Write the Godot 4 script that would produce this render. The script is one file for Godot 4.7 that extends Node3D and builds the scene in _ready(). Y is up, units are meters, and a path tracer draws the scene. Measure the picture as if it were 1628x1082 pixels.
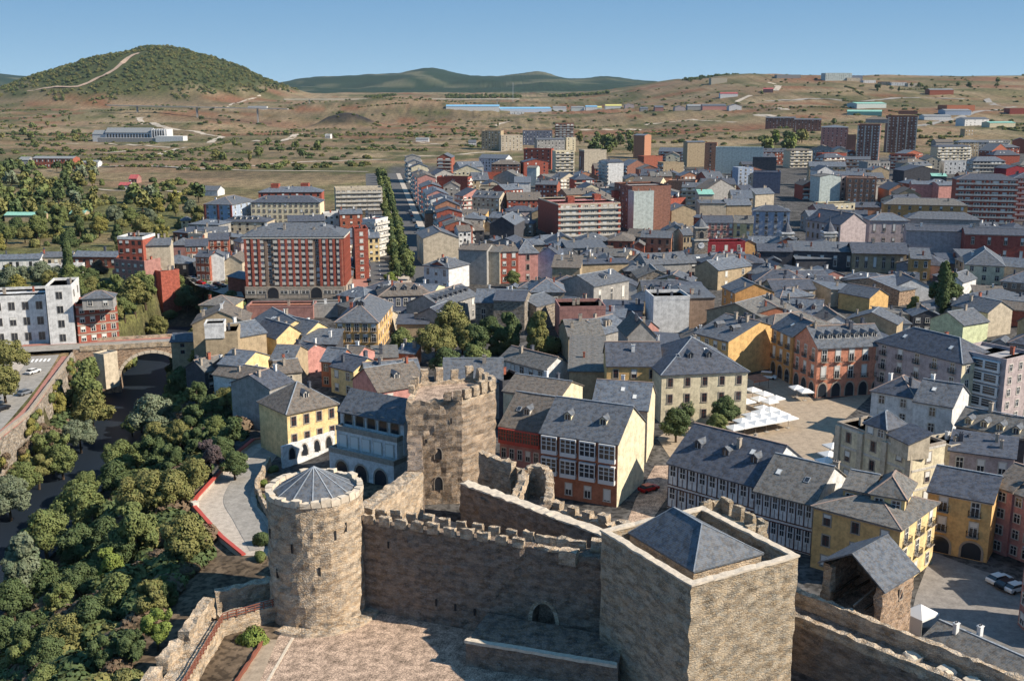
extends Node3D
# An old hill town of slate roofs seen from the air: a ruined stone castle in front, a river gorge to one
# side, apartment blocks along an avenue, dry fields and wooded hills behind. Metres, y up, -z away from the camera.

const BLOCK = [36.7, 18.0, 23.6, -82.31, -411.09, 1.54]
const CLOCK = [82.19, -469.37]
const MUSEUM = [-625.99, -1803.35]
const TOWN_MARKS = [["the stone bridge", Vector2(-101, -287)], ["the great brick block", Vector2(-86, -428)], ["the blank beige gable", Vector2(-32, -482)], ["the red-roofed apartment block", Vector2(38, -622)], ["the clock tower", Vector2(89, -514)], ["the twin brown towers", Vector2(648, -1897)], ["the theatre", Vector2(193, -606)], ["the market hall", Vector2(137, -472)], ["the red brick slab", Vector2(334, -762)], ["the sea green slab", Vector2(251, -1228)], ["the convent", Vector2(-2, -355)], ["the tree garden", Vector2(-15, -303)], ["the terracotta terrace", Vector2(59, -361)], ["the salmon corner building", Vector2(88, -280)], ["the lilac building", Vector2(108, -280)], ["the bare rubble gable", Vector2(131, -392)], ["the cream hipped house", Vector2(189, -428)], ["the cream-brown tower", Vector2(84, -1169)], ["the striped white block", Vector2(84, -941)], ["the pink tower house", Vector2(7, -463)], ["the keep", Vector2(-13, -219)], ["the rose terrace building", Vector2(23, -345)], ["the apricot apartments", Vector2(259, -814)], ["the avenue trees", Vector2(-58, -577)], ["the park sheds", Vector2(-199, -463)], ["the peach tower", Vector2(186, -1539)], ["the long ochre building", Vector2(-45, -330)], ["the white gable pair", Vector2(147, -379)], ["the orange hipped building", Vector2(265, -695)], ["the pink twin blocks", Vector2(314, -814)], ["the far cream towers", Vector2(-15, -1897)], ["the slate blue gable", Vector2(205, -873)], ["the black slate hall", Vector2(359, -979)], ["the maroon hall", Vector2(463, -1021)], ["the old castle road", Vector2(-49, -178)], ["the street of balconies", Vector2(116, -577)], ["the pale yellow gable", Vector2(136, -330)], ["the avenue bend", Vector2(-110, -941)], ["the pale blue house", Vector2(149, -622)], ["the big cream building", Vector2(48, -267)]]
const GREEN_MARKS = [["the stone bridge", Vector2(-129, -373)], ["the riverside road", Vector2(-119, -262)], ["the red-topped road wall", Vector2(-59, -202)], ["the bailey wall", Vector2(-43, -142)], ["the round tower", Vector2(-42, -175)], ["the yellow house", Vector2(-51, -253)], ["the river", Vector2(-107, -256)], ["the bend of the castle road", Vector2(-61, -195)], ["the gorge houses", Vector2(-87, -299)], ["the quay wall", Vector2(-126, -288)], ["the brick house by the bridge", Vector2(-147, -375)], ["the pink terraced building", Vector2(-159, -452)], ["the park sheds", Vector2(-230, -541)], ["the great brick block", Vector2(-111, -454)], ["the green-roofed pavilion", Vector2(-308, -703)], ["the keep", Vector2(-16, -284)], ["the convent", Vector2(-3, -370)], ["the square", Vector2(48, -253)], ["the white gables", Vector2(168, -420)], ["the long ochre building", Vector2(-47, -359)], ["the river mouth at the frame edge", Vector2(-104, -210)], ["the castle slope", Vector2(-58, -154)], ["the gorge path", Vector2(-115, -245)], ["the lowest corner of the gorge", Vector2(-73, -153)], ["the rose terrace building", Vector2(24, -382)], ["the river park lane", Vector2(-341, -887)], ["the red-roofed farm", Vector2(-347, -987)], ["the blue-glazed apartments", Vector2(-208, -755)]]

var M := {}
var used := {}
var tex := {}
var shared := {}
var lumps := FastNoiseLite.new()
var broad := FastNoiseLite.new()
var rough := FastNoiseLite.new()
var parcels := FastNoiseLite.new()
var rng := RandomNumberGenerator.new()


func _ready() -> void:
	var cam := Camera3D.new()
	cam.name = "camera"
	cam.position = Vector3(0, 75, 0)
	cam.rotation_degrees = Vector3(-12.84, 0, 0)
	cam.fov = 35.0
	cam.near = 1.0
	cam.far = 30000.0
	cam.current = true
	add_child(cam)
	var sky := ProceduralSkyMaterial.new()
	sky.sky_top_color = Color(0.05, 0.135, 0.26).linear_to_srgb()
	sky.sky_horizon_color = Color(0.19, 0.295, 0.38).linear_to_srgb()
	sky.sky_curve = 0.05
	sky.ground_horizon_color = Color(0.5, 0.52, 0.5)
	sky.ground_bottom_color = Color(0.25, 0.24, 0.22)
	var env := Environment.new()
	env.background_mode = Environment.BG_SKY
	env.sky = Sky.new()
	env.sky.sky_material = sky
	env.tonemap_mode = Environment.TONE_MAPPER_LINEAR
	env.tonemap_exposure = 2.15
	env.fog_enabled = true
	env.fog_density = 0.000015
	env.fog_light_color = Color(0.72, 0.82, 0.92)
	env.sdfgi_enabled = true
	env.ssao_enabled = true
	env.ssil_enabled = true
	var we := WorldEnvironment.new()
	we.name = "environment"
	we.environment = env
	add_child(we)
	var sun := DirectionalLight3D.new()
	sun.name = "sun"
	sun.light_energy = 1.2
	sun.light_color = Color(1.0, 0.95, 0.87)
	sun.light_angular_distance = 0.5
	sun.shadow_enabled = true
	sun.sky_mode = DirectionalLight3D.SKY_MODE_LIGHT_ONLY
	sun.transform = Transform3D(Basis.looking_at(-Vector3(0.77, 0.6, 0.21)), Vector3(200, 200, 0))
	add_child(sun)

	lumps = noise(FastNoiseLite.TYPE_SIMPLEX_SMOOTH, 0.0022, 11, 4)
	broad = noise(FastNoiseLite.TYPE_SIMPLEX_SMOOTH, 0.0016, 12, 3)
	rough = noise(FastNoiseLite.TYPE_SIMPLEX_SMOOTH, 0.055, 13, 3)
	parcels = noise(FastNoiseLite.TYPE_CELLULAR, 0.0062, 14, 1)
	parcels.cellular_return_type = FastNoiseLite.RETURN_CELL_VALUE
	parcels.fractal_type = FastNoiseLite.FRACTAL_NONE
	textures()
	materials()
	land()
	window_meshes()
	gorge()
	tree_shapes()
	parasol_meshes()
	round_tower()
	curtain()
	square_tower()
	keep()
	ruins()
	lower_walls()
	great_block()
	clock_tower()
	terraced_villa()
	museum()
	town_measured()
	town_between()
	streets()
	far_sites()
	gardens()
	fields()
	vehicles()
	square()


# ------------------------------------------------------------------ mesh building
class MB:
	var v := PackedVector3Array()
	var n := PackedVector3Array()
	var t := PackedVector2Array()
	var c := PackedColorArray()
	var col := Color.WHITE

	func tri(a: Vector3, b: Vector3, d: Vector3) -> void:   # corners anticlockwise seen from outside
		var nn := (b - a).cross(d - a)
		if nn.length_squared() < 1e-12:
			return
		nn = nn.normalized()
		var tt := Vector3.UP.cross(nn)
		tt = Vector3.RIGHT if tt.length() < 0.05 else tt.normalized()
		var bb := nn.cross(tt)
		for p in [a, d, b]:
			v.append(p)
			n.append(nn)
			t.append(Vector2(p.dot(tt), -p.dot(bb)))
			c.append(col)

	func quad(a: Vector3, b: Vector3, d: Vector3, e: Vector3) -> void:
		tri(a, b, d)
		tri(a, d, e)

	func face(p: Array) -> void:
		for i in range(1, p.size() - 1):
			tri(p[0], p[i], p[i + 1])

	func box(lo: Vector3, hi: Vector3, x := Transform3D()) -> void:
		var q := []
		for i in 8:
			q.append(x * Vector3(hi.x if i & 1 else lo.x, hi.y if i & 2 else lo.y, hi.z if i & 4 else lo.z))
		quad(q[4], q[5], q[7], q[6])
		quad(q[1], q[0], q[2], q[3])
		quad(q[5], q[1], q[3], q[7])
		quad(q[0], q[4], q[6], q[2])
		quad(q[6], q[7], q[3], q[2])
		quad(q[0], q[1], q[5], q[4])

	func bar(a: Vector3, b: Vector3, w: float, h: float) -> void:
		var d := (b - a)
		var s := d.cross(Vector3.UP)
		s = Vector3.RIGHT if s.length() < 0.01 * d.length() else s.normalized()
		var u := s.cross(d).normalized()
		box(Vector3(-w / 2, -h / 2, 0), Vector3(w / 2, h / 2, d.length()), Transform3D(Basis(s, u, d.normalized()) if s.cross(u).dot(d) > 0 else Basis(-s, u, d.normalized()), a))

	func tube(a: Vector3, b: Vector3, r0: float, r1: float, k := 8) -> void:
		var d := (b - a).normalized()
		var s := d.cross(Vector3.UP)
		s = Vector3.RIGHT if s.length() < 0.05 else s.normalized()
		var u := d.cross(s)
		for i in k:
			var p := TAU * i / k
			var q := TAU * (i + 1) / k
			var e := s * cos(p) + u * sin(p)
			var f := s * cos(q) + u * sin(q)
			quad(a + e * r0, a + f * r0, b + f * r1, b + e * r1)
			if r1 > 0.02:
				tri(b, b + e * r1, b + f * r1)

	func extrude(poly: Array, y0: float, y1: float) -> void:   # poly of Vector2(x, z), turning from +x towards -z
		var k := poly.size()
		var flat := PackedVector2Array(poly)
		for i in k:
			var p: Vector2 = poly[i]
			var q: Vector2 = poly[(i + 1) % k]
			quad(Vector3(p.x, y0, p.y), Vector3(q.x, y0, q.y), Vector3(q.x, y1, q.y), Vector3(p.x, y1, p.y))
		var ids := Geometry2D.triangulate_polygon(flat)
		for i in range(0, ids.size(), 3):
			var a := flat[ids[i]]
			var b := flat[ids[i + 1]]
			var d := flat[ids[i + 2]]
			if (b - a).cross(d - a) > 0:
				var s := b
				b = d
				d = s
			tri(Vector3(a.x, y1, a.y), Vector3(b.x, y1, b.y), Vector3(d.x, y1, d.y))

	func into(m: ArrayMesh, mat: Material) -> ArrayMesh:
		if v.is_empty():
			return m
		var a := []
		a.resize(Mesh.ARRAY_MAX)
		a[Mesh.ARRAY_VERTEX] = v
		a[Mesh.ARRAY_NORMAL] = n
		a[Mesh.ARRAY_TEX_UV] = t
		a[Mesh.ARRAY_COLOR] = c
		m.add_surface_from_arrays(Mesh.PRIMITIVE_TRIANGLES, a)
		m.surface_set_material(m.get_surface_count() - 1, mat)
		return m

	func mesh(mat: Material) -> ArrayMesh:
		return into(ArrayMesh.new(), mat)


func numbered(called: String, parent: Node) -> String:
	var key := "%d/%s" % [parent.get_instance_id(), called]
	var k: int = used.get(key, 0)
	used[key] = k + 1
	return called if k == 0 else "%s_%03d" % [called, k]


func put(called: String, m: Mesh, parent: Node3D = self, x := Transform3D()) -> MeshInstance3D:
	var o := MeshInstance3D.new()
	o.name = numbered(called, parent)
	o.mesh = m
	o.transform = x
	parent.add_child(o, true)
	return o


func thing(called: String, label: String, category: String, group := "", at := Vector3.ZERO, turn := 0.0) -> Node3D:
	var o := Node3D.new()
	o.name = numbered(called, self)
	o.position = at
	o.rotation.y = turn
	add_child(o, true)
	return tag(o, label, category, group)


func tag(o: Node3D, label: String, category: String, group := "") -> Node3D:
	o.set_meta("label", label)
	o.set_meta("category", category)
	if group:
		o.set_meta("group", group)
	return o


func setting(o: Node3D, kind := "structure") -> Node3D:
	o.set_meta("kind", kind)
	return o


func copy(o: Node3D, label := "", group := "") -> Node3D:
	var r: Node3D = o.duplicate()
	r.name = numbered(String(o.name).rstrip("0123456789").trim_suffix("_"), self)
	add_child(r, true)
	if label:
		r.set_meta("label", label)
	if group:
		r.set_meta("group", group)
	return r


# ------------------------------------------------------------------ textures and materials
func noise(kind: int, freq: float, sd: int, oct := 4) -> FastNoiseLite:
	var f := FastNoiseLite.new()
	f.noise_type = kind
	f.frequency = freq
	f.seed = sd
	f.fractal_octaves = oct
	return f


func grey_to_tex(px: PackedFloat32Array, w: int, h: int, tint: PackedVector3Array = PackedVector3Array()) -> ImageTexture:
	var b := PackedByteArray()
	b.resize(w * h * 3)
	for i in w * h:
		var g := px[i]
		var k := tint[i] if tint.size() else Vector3.ONE
		b[i * 3] = int(clampf(g * k.x, 0, 1) * 255)
		b[i * 3 + 1] = int(clampf(g * k.y, 0, 1) * 255)
		b[i * 3 + 2] = int(clampf(g * k.z, 0, 1) * 255)
	return ImageTexture.create_from_image(Image.create_from_data(w, h, false, Image.FORMAT_RGB8, b))


func bytes_of(f: FastNoiseLite, s: int) -> PackedByteArray:
	var im := f.get_seamless_image(s, s)
	im.convert(Image.FORMAT_L8)
	return im.get_data()


func textures() -> void:
	var s := 512
	var fine := bytes_of(noise(FastNoiseLite.TYPE_SIMPLEX_SMOOTH, 0.03, 3, 5), s)
	var wide := bytes_of(noise(FastNoiseLite.TYPE_SIMPLEX_SMOOTH, 0.008, 4, 4), s)
	var grit := bytes_of(noise(FastNoiseLite.TYPE_SIMPLEX, 0.2, 5, 2), s)
	# plaster: broad blotches, fine grain, faint run-off streaks
	var streak := PackedFloat32Array()
	streak.resize(s)
	for i in s:
		streak[i] = fine[i] / 255.0
	var g := PackedFloat32Array()
	g.resize(s * s)
	for y in s:
		for x in s:
			var i := y * s + x
			g[i] = 0.93 + 0.2 * (wide[i] / 255.0 - 0.5) + 0.16 * (fine[i] / 255.0 - 0.5) + 0.1 * (grit[i] / 255.0 - 0.5) + 0.05 * (streak[x] - 0.5)
	tex.plaster = grey_to_tex(g, s, s)
	# ground: grain and pebbles
	for i in s * s:
		g[i] = 0.9 + 0.16 * (wide[i] / 255.0 - 0.5) + 0.14 * (fine[i] / 255.0 - 0.5) + 0.16 * (grit[i] / 255.0 - 0.5)
	tex.ground = grey_to_tex(g, s, s)
	# scrub: darker tussocks on pale soil
	var tuft := bytes_of(noise(FastNoiseLite.TYPE_SIMPLEX, 0.06, 8, 4), s)
	for i in s * s:
		var q := smoothstep(0.50, 0.66, tuft[i] / 255.0)
		g[i] = (1.0 - 0.28 * q) * (0.85 + 0.35 * (fine[i] / 255.0 - 0.5) + 0.4 * (wide[i] / 255.0 - 0.5))
	tex.scrub = grey_to_tex(g, s, s)
	# slates: staggered courses of uneven tone
	var tone := PackedVector3Array()
	tone.resize(s * s)
	var hh := PackedFloat32Array()
	hh.resize(s * s)
	var rows := 24
	for r in rows:
		var y0 := r * s / rows
		var y1 := (r + 1) * s / rows
		var x := 0
		rng.seed = 900 + r
		var at := rng.randi_range(0, 20)
		while x < s:
			var w := mini(rng.randi_range(20, 34), s - x)
			if s - x - w < 14:
				w = s - x
			var k := rng.randf_range(0.9, 1.03)
			var warm := rng.randf_range(-0.045, 0.06)
			if rng.randf() < 0.05:
				k *= 1.25
			for xx in w:
				var px := (x + xx + at) % s
				for y in range(y0, y1):
					var i := y * s + px
					var joint := 0.72 if xx < 1 or y == y1 - 1 else 1.0
					var f := float(y - y0) / (y1 - y0)
					g[i] = k * joint * (0.95 + 0.2 * (fine[i] / 255.0 - 0.5) + 0.36 * (wide[i] / 255.0 - 0.5) + 0.08 * (grit[i] / 255.0 - 0.5))
					tone[i] = Vector3(1.0 + warm, 1.0, 1.0 - warm)
					hh[i] = (0.3 + 0.6 * f) * (0.9 if xx < 1 else 1.0)
			x += w
	tex.slate = grey_to_tex(g, s, s, tone)
	tex.slate_h = grey_to_tex(hh, s, s)
	# brickwork seen from afar: courses and blotches
	for y in s:
		for x in s:
			var i := y * s + x
			var course := y / 8
			var bx := (x + (8 if course % 2 else 0)) / 16
			var k := 0.82 + 0.18 * (float((bx * 7919 + course * 104729 + (bx * course) * 31) % 97) / 97.0)
			if y % 8 == 0 or (x + (8 if course % 2 else 0)) % 16 == 0:
				k = 0.95
			g[i] = k * (0.92 + 0.25 * (wide[i] / 255.0 - 0.5))
	tex.brick = grey_to_tex(g, s, s)
	# rubble masonry: cells of many sizes, each stone its own tone, pale worn mortar and dark recesses
	s = 1024
	var cell := noise(FastNoiseLite.TYPE_CELLULAR, 0.03, 21, 1)
	cell.cellular_distance_function = FastNoiseLite.DISTANCE_EUCLIDEAN
	cell.cellular_jitter = 1.0
	cell.fractal_type = FastNoiseLite.FRACTAL_NONE
	cell.domain_warp_enabled = false
	cell.cellular_return_type = FastNoiseLite.RETURN_CELL_VALUE
	var who := bytes_of(cell, s)
	cell.cellular_return_type = FastNoiseLite.RETURN_DISTANCE2_SUB
	var edge := bytes_of(cell, s)
	var wide2 := bytes_of(noise(FastNoiseLite.TYPE_SIMPLEX_SMOOTH, 0.006, 31, 4), s)
	var fine2 := bytes_of(noise(FastNoiseLite.TYPE_SIMPLEX, 0.07, 32, 4), s)
	g.resize(s * s)
	hh.resize(s * s)
	tone.resize(s * s)
	for i in s * s:
		var e := smoothstep(0.06, 0.3, edge[i] / 255.0)
		var id := who[i] / 255.0
		var k := 0.62 + 0.36 * id
		g[i] = lerpf(0.74, k + 0.1, e) * (1.0 + 0.7 * (wide2[i] / 255.0 - 0.5) + 0.8 * (fine2[i] / 255.0 - 0.5))
		var w := sin(id * 37.0)
		tone[i] = Vector3(1.0 + 0.045 * w, 1.0, 1.0 - 0.06 * w)
		hh[i] = e * (0.7 + 0.3 * id) * 0.8 + 0.2 * fine2[i] / 255.0
	tex.rubble = grey_to_tex(g, s, s, tone)
	tex.rubble_h = grey_to_tex(hh, s, s)


func mat(key: String, color: Color, rough_ := 0.9, t := "", size := 6.0, relief := 0.0, world := false) -> StandardMaterial3D:
	if M.has(key):
		return M[key]
	var m := StandardMaterial3D.new()
	m.resource_name = key
	m.albedo_color = color
	m.roughness = rough_
	m.metallic_specular = 0.3
	if t:
		m.albedo_texture = tex[t]
		m.uv1_scale = Vector3.ONE / size
		if t == "rubble":
			m.uv1_scale = Vector3(1.0, 1.7, 1.0) / size
		if world:
			m.uv1_triplanar = true
			m.uv1_world_triplanar = true
		if relief > 0.0 and tex.has(t + "_h"):
			m.heightmap_enabled = true
			m.heightmap_texture = tex[t + "_h"]
			m.heightmap_scale = relief
	M[key] = m
	return m


func lin(r: float, g: float, b: float) -> Color:
	return Color(r, g, b).linear_to_srgb()


func materials() -> void:
	# walls: base colours of paint, render, brick and stone
	var walls := {
		"white": lin(0.66, 0.66, 0.66), "cream": lin(0.68, 0.6, 0.43), "beige": lin(0.52, 0.45, 0.35), "ochre": lin(0.68, 0.44, 0.19), "yellow": lin(0.76, 0.58, 0.3),
		"orange": lin(0.55, 0.3, 0.12), "salmon": lin(0.6, 0.26, 0.17), "terracotta": lin(0.42, 0.17, 0.1), "pink": lin(0.52, 0.26, 0.23), "rose": lin(0.36, 0.19, 0.17),
		"lilac": lin(0.44, 0.37, 0.37), "grey": lin(0.33, 0.32, 0.31), "dark": lin(0.075, 0.077, 0.09), "blue": lin(0.36, 0.43, 0.55), "paleblue": lin(0.5, 0.56, 0.54),
		"slateblue": lin(0.14, 0.16, 0.22), "palegreen": lin(0.6, 0.65, 0.42), "tan": lin(0.42, 0.33, 0.22), "red": lin(0.34, 0.09, 0.07), "crimson": lin(0.26, 0.035, 0.045), "brownwall": lin(0.25, 0.18, 0.14),
	}
	for k in walls:
		mat(k, walls[k], 0.92, "plaster", 9.0)
	mat("brick", lin(0.4, 0.135, 0.09), 0.9, "brick", 6.0)
	mat("redbrick", lin(0.42, 0.12, 0.085), 0.9, "brick", 6.0)
	mat("darkbrick", lin(0.33, 0.165, 0.125), 0.9, "brick", 6.0)
	mat("orangebrick", lin(0.5, 0.25, 0.16), 0.9, "brick", 6.0)
	mat("stone", lin(0.36, 0.31, 0.26), 0.95, "rubble", 10.0, 3.0)
	mat("rubble", lin(0.5, 0.36, 0.26), 0.95, "rubble", 8.0, 6.0)
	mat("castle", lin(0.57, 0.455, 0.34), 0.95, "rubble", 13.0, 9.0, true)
	mat("castle_keep", lin(0.43, 0.335, 0.255), 0.95, "rubble", 12.5, 8.0, true)  # castle stone half darkened, the shade on the keep painted into it
	mat("castle_shade_tint", lin(0.31, 0.24, 0.19), 0.95, "rubble", 12.0, 8.0, true)  # castle stone darkened, so the shade on these walls sits in the colour
	mat("ashlar", lin(0.47, 0.385, 0.285), 0.95, "rubble", 14.0, 7.0, true)
	mat("coping", lin(0.66, 0.57, 0.46), 0.95, "ground", 3.0, 0.0, true)
	# roofs
	mat("slate", lin(0.125, 0.137, 0.16), 0.62, "slate", 6.0, 1.6)
	mat("old_slate", lin(0.165, 0.16, 0.155), 0.8, "slate", 5.5, 3.0)
	mat("dark_slate", lin(0.088, 0.098, 0.125), 0.6, "slate", 6.5, 1.6)
	mat("brown_slate", lin(0.165, 0.145, 0.13), 0.85, "slate", 5.2, 3.0)
	mat("blue_slate", lin(0.14, 0.16, 0.195), 0.6, "slate", 6.8, 1.4)
	mat("moss_slate", lin(0.15, 0.155, 0.125), 0.9, "slate", 5.0, 3.0)
	mat("pale_slate", lin(0.25, 0.265, 0.28), 0.7, "slate", 6.0, 1.6)
	mat("red_metal", lin(0.4, 0.1, 0.1), 0.6, "plaster", 9.0)
	mat("terracotta_deck", lin(0.6, 0.25, 0.15), 0.9, "ground", 5.0)
	mat("patina", lin(0.25, 0.5, 0.42), 0.7, "plaster", 6.0)
	mat("blue_metal", lin(0.2, 0.42, 0.62), 0.6, "plaster", 9.0)
	mat("deck_grey", lin(0.36, 0.36, 0.36), 0.9, "ground", 6.0)
	mat("ridge_mortar", lin(0.42, 0.31, 0.26), 0.95, "ground", 3.0)
	mat("zinc", lin(0.3, 0.33, 0.37), 0.55, "plaster", 5.0)
	# openings and trim
	var g := mat("glass", lin(0.022, 0.026, 0.034), 0.16)
	g.metallic_specular = 0.6
	mat("blind", lin(0.62, 0.62, 0.6), 0.8)
	mat("trim", lin(0.56, 0.53, 0.48), 0.85, "plaster", 5.0)
	mat("trim_stone", lin(0.36, 0.31, 0.26), 0.9, "plaster", 5.0)
	mat("white_paint", lin(0.6, 0.6, 0.6), 0.6)
	mat("timber", lin(0.09, 0.03, 0.025), 0.8)
	mat("red_paint", lin(0.4, 0.075, 0.06), 0.6)
	mat("iron", lin(0.02, 0.02, 0.022), 0.6)
	mat("rust", lin(0.2, 0.075, 0.05), 0.9)
	mat("concrete", lin(0.42, 0.4, 0.37), 0.9, "ground", 5.0)
	# ground
	mat("asphalt", lin(0.12, 0.118, 0.12), 0.95, "ground", 9.0, 0.0, true)
	mat("pale_road", lin(0.33, 0.31, 0.285), 0.95, "ground", 11.0, 0.0, true)
	mat("paving", lin(0.4, 0.32, 0.24), 0.95, "ground", 8.0, 0.0, true)
	mat("street_stone", lin(0.27, 0.25, 0.235), 0.95, "ground", 8.0, 0.0, true)
	mat("red_paving", lin(0.42, 0.2, 0.16), 0.95, "ground", 6.0, 0.0, true)
	mat("sidewalk", lin(0.5, 0.44, 0.38), 0.95, "ground", 6.0, 0.0, true)
	mat("earth", lin(0.58, 0.43, 0.33), 1.0, "scrub", 9.0, 0.0, true)
	mat("dirt_track", lin(0.52, 0.45, 0.37), 1.0, "ground", 30.0, 0.0, true)
	mat("paint", lin(0.7, 0.7, 0.7), 0.8)
	mat("yellow_paint", lin(0.6, 0.55, 0.2), 0.9, "ground", 8.0, 0.0, true)
	var soil := mat("land", Color.WHITE, 1.0, "scrub", 55.0, 0.0, true)
	soil.vertex_color_use_as_albedo = true
	soil.detail_enabled = true
	soil.detail_blend_mode = BaseMaterial3D.BLEND_MODE_MUL
	soil.detail_albedo = tex.ground
	soil.detail_uv_layer = BaseMaterial3D.DETAIL_UV_2
	soil.uv2_triplanar = true
	soil.uv2_world_triplanar = true
	soil.uv2_scale = Vector3.ONE / 9.0
	var w := mat("river", lin(0.014, 0.02, 0.03), 0.45)
	w.metallic_specular = 0.15
	mat("bark", lin(0.09, 0.065, 0.045), 0.95, "ground", 2.0)
	mat("canvas", lin(0.66, 0.66, 0.66), 0.85)
	mat("tyre", lin(0.02, 0.02, 0.02), 0.8)
	var leaf := {"leaf_dark": lin(0.083, 0.113, 0.048), "leaf_mid": lin(0.139, 0.165, 0.061), "leaf_olive": lin(0.178, 0.174, 0.065), "leaf_yellow": lin(0.217, 0.200, 0.061), "leaf_grey": lin(0.152, 0.178, 0.117), "leaf_bright": lin(0.165, 0.209, 0.052), "leaf_brown": lin(0.157, 0.113, 0.078), "leaf_purple": lin(0.091, 0.070, 0.074)}
	for k in leaf:
		var l := mat(k, leaf[k], 0.85)
		l.vertex_color_use_as_albedo = true
		l.backlight_enabled = true
		l.backlight = Color(leaf[k].r * 0.6, leaf[k].g * 0.65, leaf[k].b * 0.35)


# ------------------------------------------------------------------ the land
func ramp(v: float, pts: Array) -> float:
	if v <= pts[0].x:
		return pts[0].y
	for i in range(1, pts.size()):
		if v <= pts[i].x:
			return lerpf(pts[i - 1].y, pts[i].y, smoothstep(pts[i - 1].x, pts[i].x, v))
	return pts[-1].y


const RIVER := [Vector2(-470, -152), Vector2(-400, -128), Vector2(-336, -119), Vector2(-313, -116), Vector2(-292, -111.5), Vector2(-272, -108), Vector2(-240, -105), Vector2(-205, -101.5), Vector2(-150, -98), Vector2(0, -92)]
const QUAY := [Vector2(-340, -133), Vector2(-312, -131), Vector2(-286, -125), Vector2(-254, -117.5), Vector2(-232, -115.5), Vector2(-190, -113), Vector2(0, -110)]
const BANK := [Vector2(-360, -97), Vector2(-335, -97), Vector2(-305, -82), Vector2(-262, -70), Vector2(-240, -60), Vector2(-218, -62.5), Vector2(-200, -63.5), Vector2(-184, -54.5), Vector2(-172, -47), Vector2(-130, -48), Vector2(0, -47)]
const PLAINS := [Vector2(0, 0), Vector2(1500, 0), Vector2(2000, 2), Vector2(2500, 10), Vector2(3000, 30), Vector2(3600, 54), Vector2(4500, 78), Vector2(6500, 85), Vector2(9000, 60), Vector2(14000, 20)]
const HEIGHTS := [Vector2(0, 0), Vector2(1500, 0), Vector2(2000, 20), Vector2(2600, 40), Vector2(3100, 64), Vector2(3600, 82), Vector2(4200, 66), Vector2(5200, 30), Vector2(7000, 0)]
const SKYLINE := [Vector2(-9500, 130), Vector2(-4700, 180), Vector2(-4300, 205), Vector2(-4000, 190), Vector2(-3600, 130), Vector2(-1850, 118), Vector2(-1500, 190), Vector2(-1180, 205), Vector2(-900, 206), Vector2(-640, 238), Vector2(-330, 196), Vector2(-120, 190), Vector2(190, 212), Vector2(450, 178), Vector2(760, 192), Vector2(1000, 166), Vector2(1300, 120), Vector2(2600, 110), Vector2(9500, 130)]


func mound(x: float, z: float, cx: float, cz: float, rx: float, rz: float) -> float:
	var q := Vector2((x - cx) / rx, (z - cz) / rz).length()
	return 1.0 - smoothstep(0.0, 1.0, q)


func ground(x: float, z: float) -> float:
	var d := -z
	var h := ramp(d, PLAINS) + ramp(d, HEIGHTS) * smoothstep(150.0, 750.0, x - 0.02 * (d - 3000))
	if d > 700.0:
		h += 175.0 * pow(mound(x, z, -1290, -4050, 640 if x < -1290 else 560, 900), 0.8) * (1.0 + 0.12 * lumps.get_noise_2d(x * 1.5, z))
		h += 26.0 * mound(x, z, -880, -2750, 420, 420) + 22.0 * mound(x, z, -1500, -2500, 600, 300) + 40.0 * mound(x, z, -330, -3050, 420, 420) + 26.0 * mound(x, z, -362, -2420, 90, 110)
		h += 14.0 * mound(x, z, -640, -2250, 200, 200) - 16.0 * mound(x, z, -480, -2500, 90, 300) + 16.0 * mound(x, z, 250, -2600, 500, 220)
		var ridge := maxf(0.0, ramp(x, SKYLINE) - 60.0)
		h += ridge * 1.3 * (1.0 - smoothstep(0.0, 2600.0, absf(d - 9000.0))) * (0.93 + 0.14 * lumps.get_noise_2d(x * 0.6, z * 0.6))
		h += ridge * 0.5 * mound(x, z, x, -7000, 1, 1500) * (0.5 + 0.7 * lumps.get_noise_2d(x * 0.35 + 500, z * 0.35))
		h += lumps.get_noise_2d(x, z) * 9.0 * smoothstep(900.0, 3000.0, d) + rough.get_noise_2d(x * 0.5, z * 0.5) * 2.5 * smoothstep(800.0, 2000.0, d)
	if z > -480.0 and x < -30.0:
		var k := smoothstep(-475.0, -400.0, z)
		var xr := ramp(z, RIVER)
		var g := 0.0
		if x < xr - 7.5:
			var q := ramp(z, QUAY)
			g = -1.0 if x < q - 0.6 else lerpf(-11.0, -15.5, smoothstep(xr - 10.5, xr - 7.0, x))
		elif x < xr + 7.5:
			g = -15.5
		else:
			var b := ramp(z, BANK)
			var top := -3.0 if z > -262.0 and z < -168.0 else 0.0
			var f := clampf((x - xr - 7.5) / (b - xr - 7.5), 0.0, 1.0)
			g = lerpf(-15.0, top, f * f * (3.0 - 2.0 * f) if z > -330.0 else f)
			if f >= 1.0 and top < 0.0:
				g = lerpf(top, 0.0, smoothstep(b + 16.0, b + 30.0, x))
		h += g * k
	elif x < -60.0 and d < 900.0:
		h -= 4.0 * smoothstep(-60.0, -160.0, x) * (1.0 - smoothstep(600.0, 900.0, d))
	return h


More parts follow.
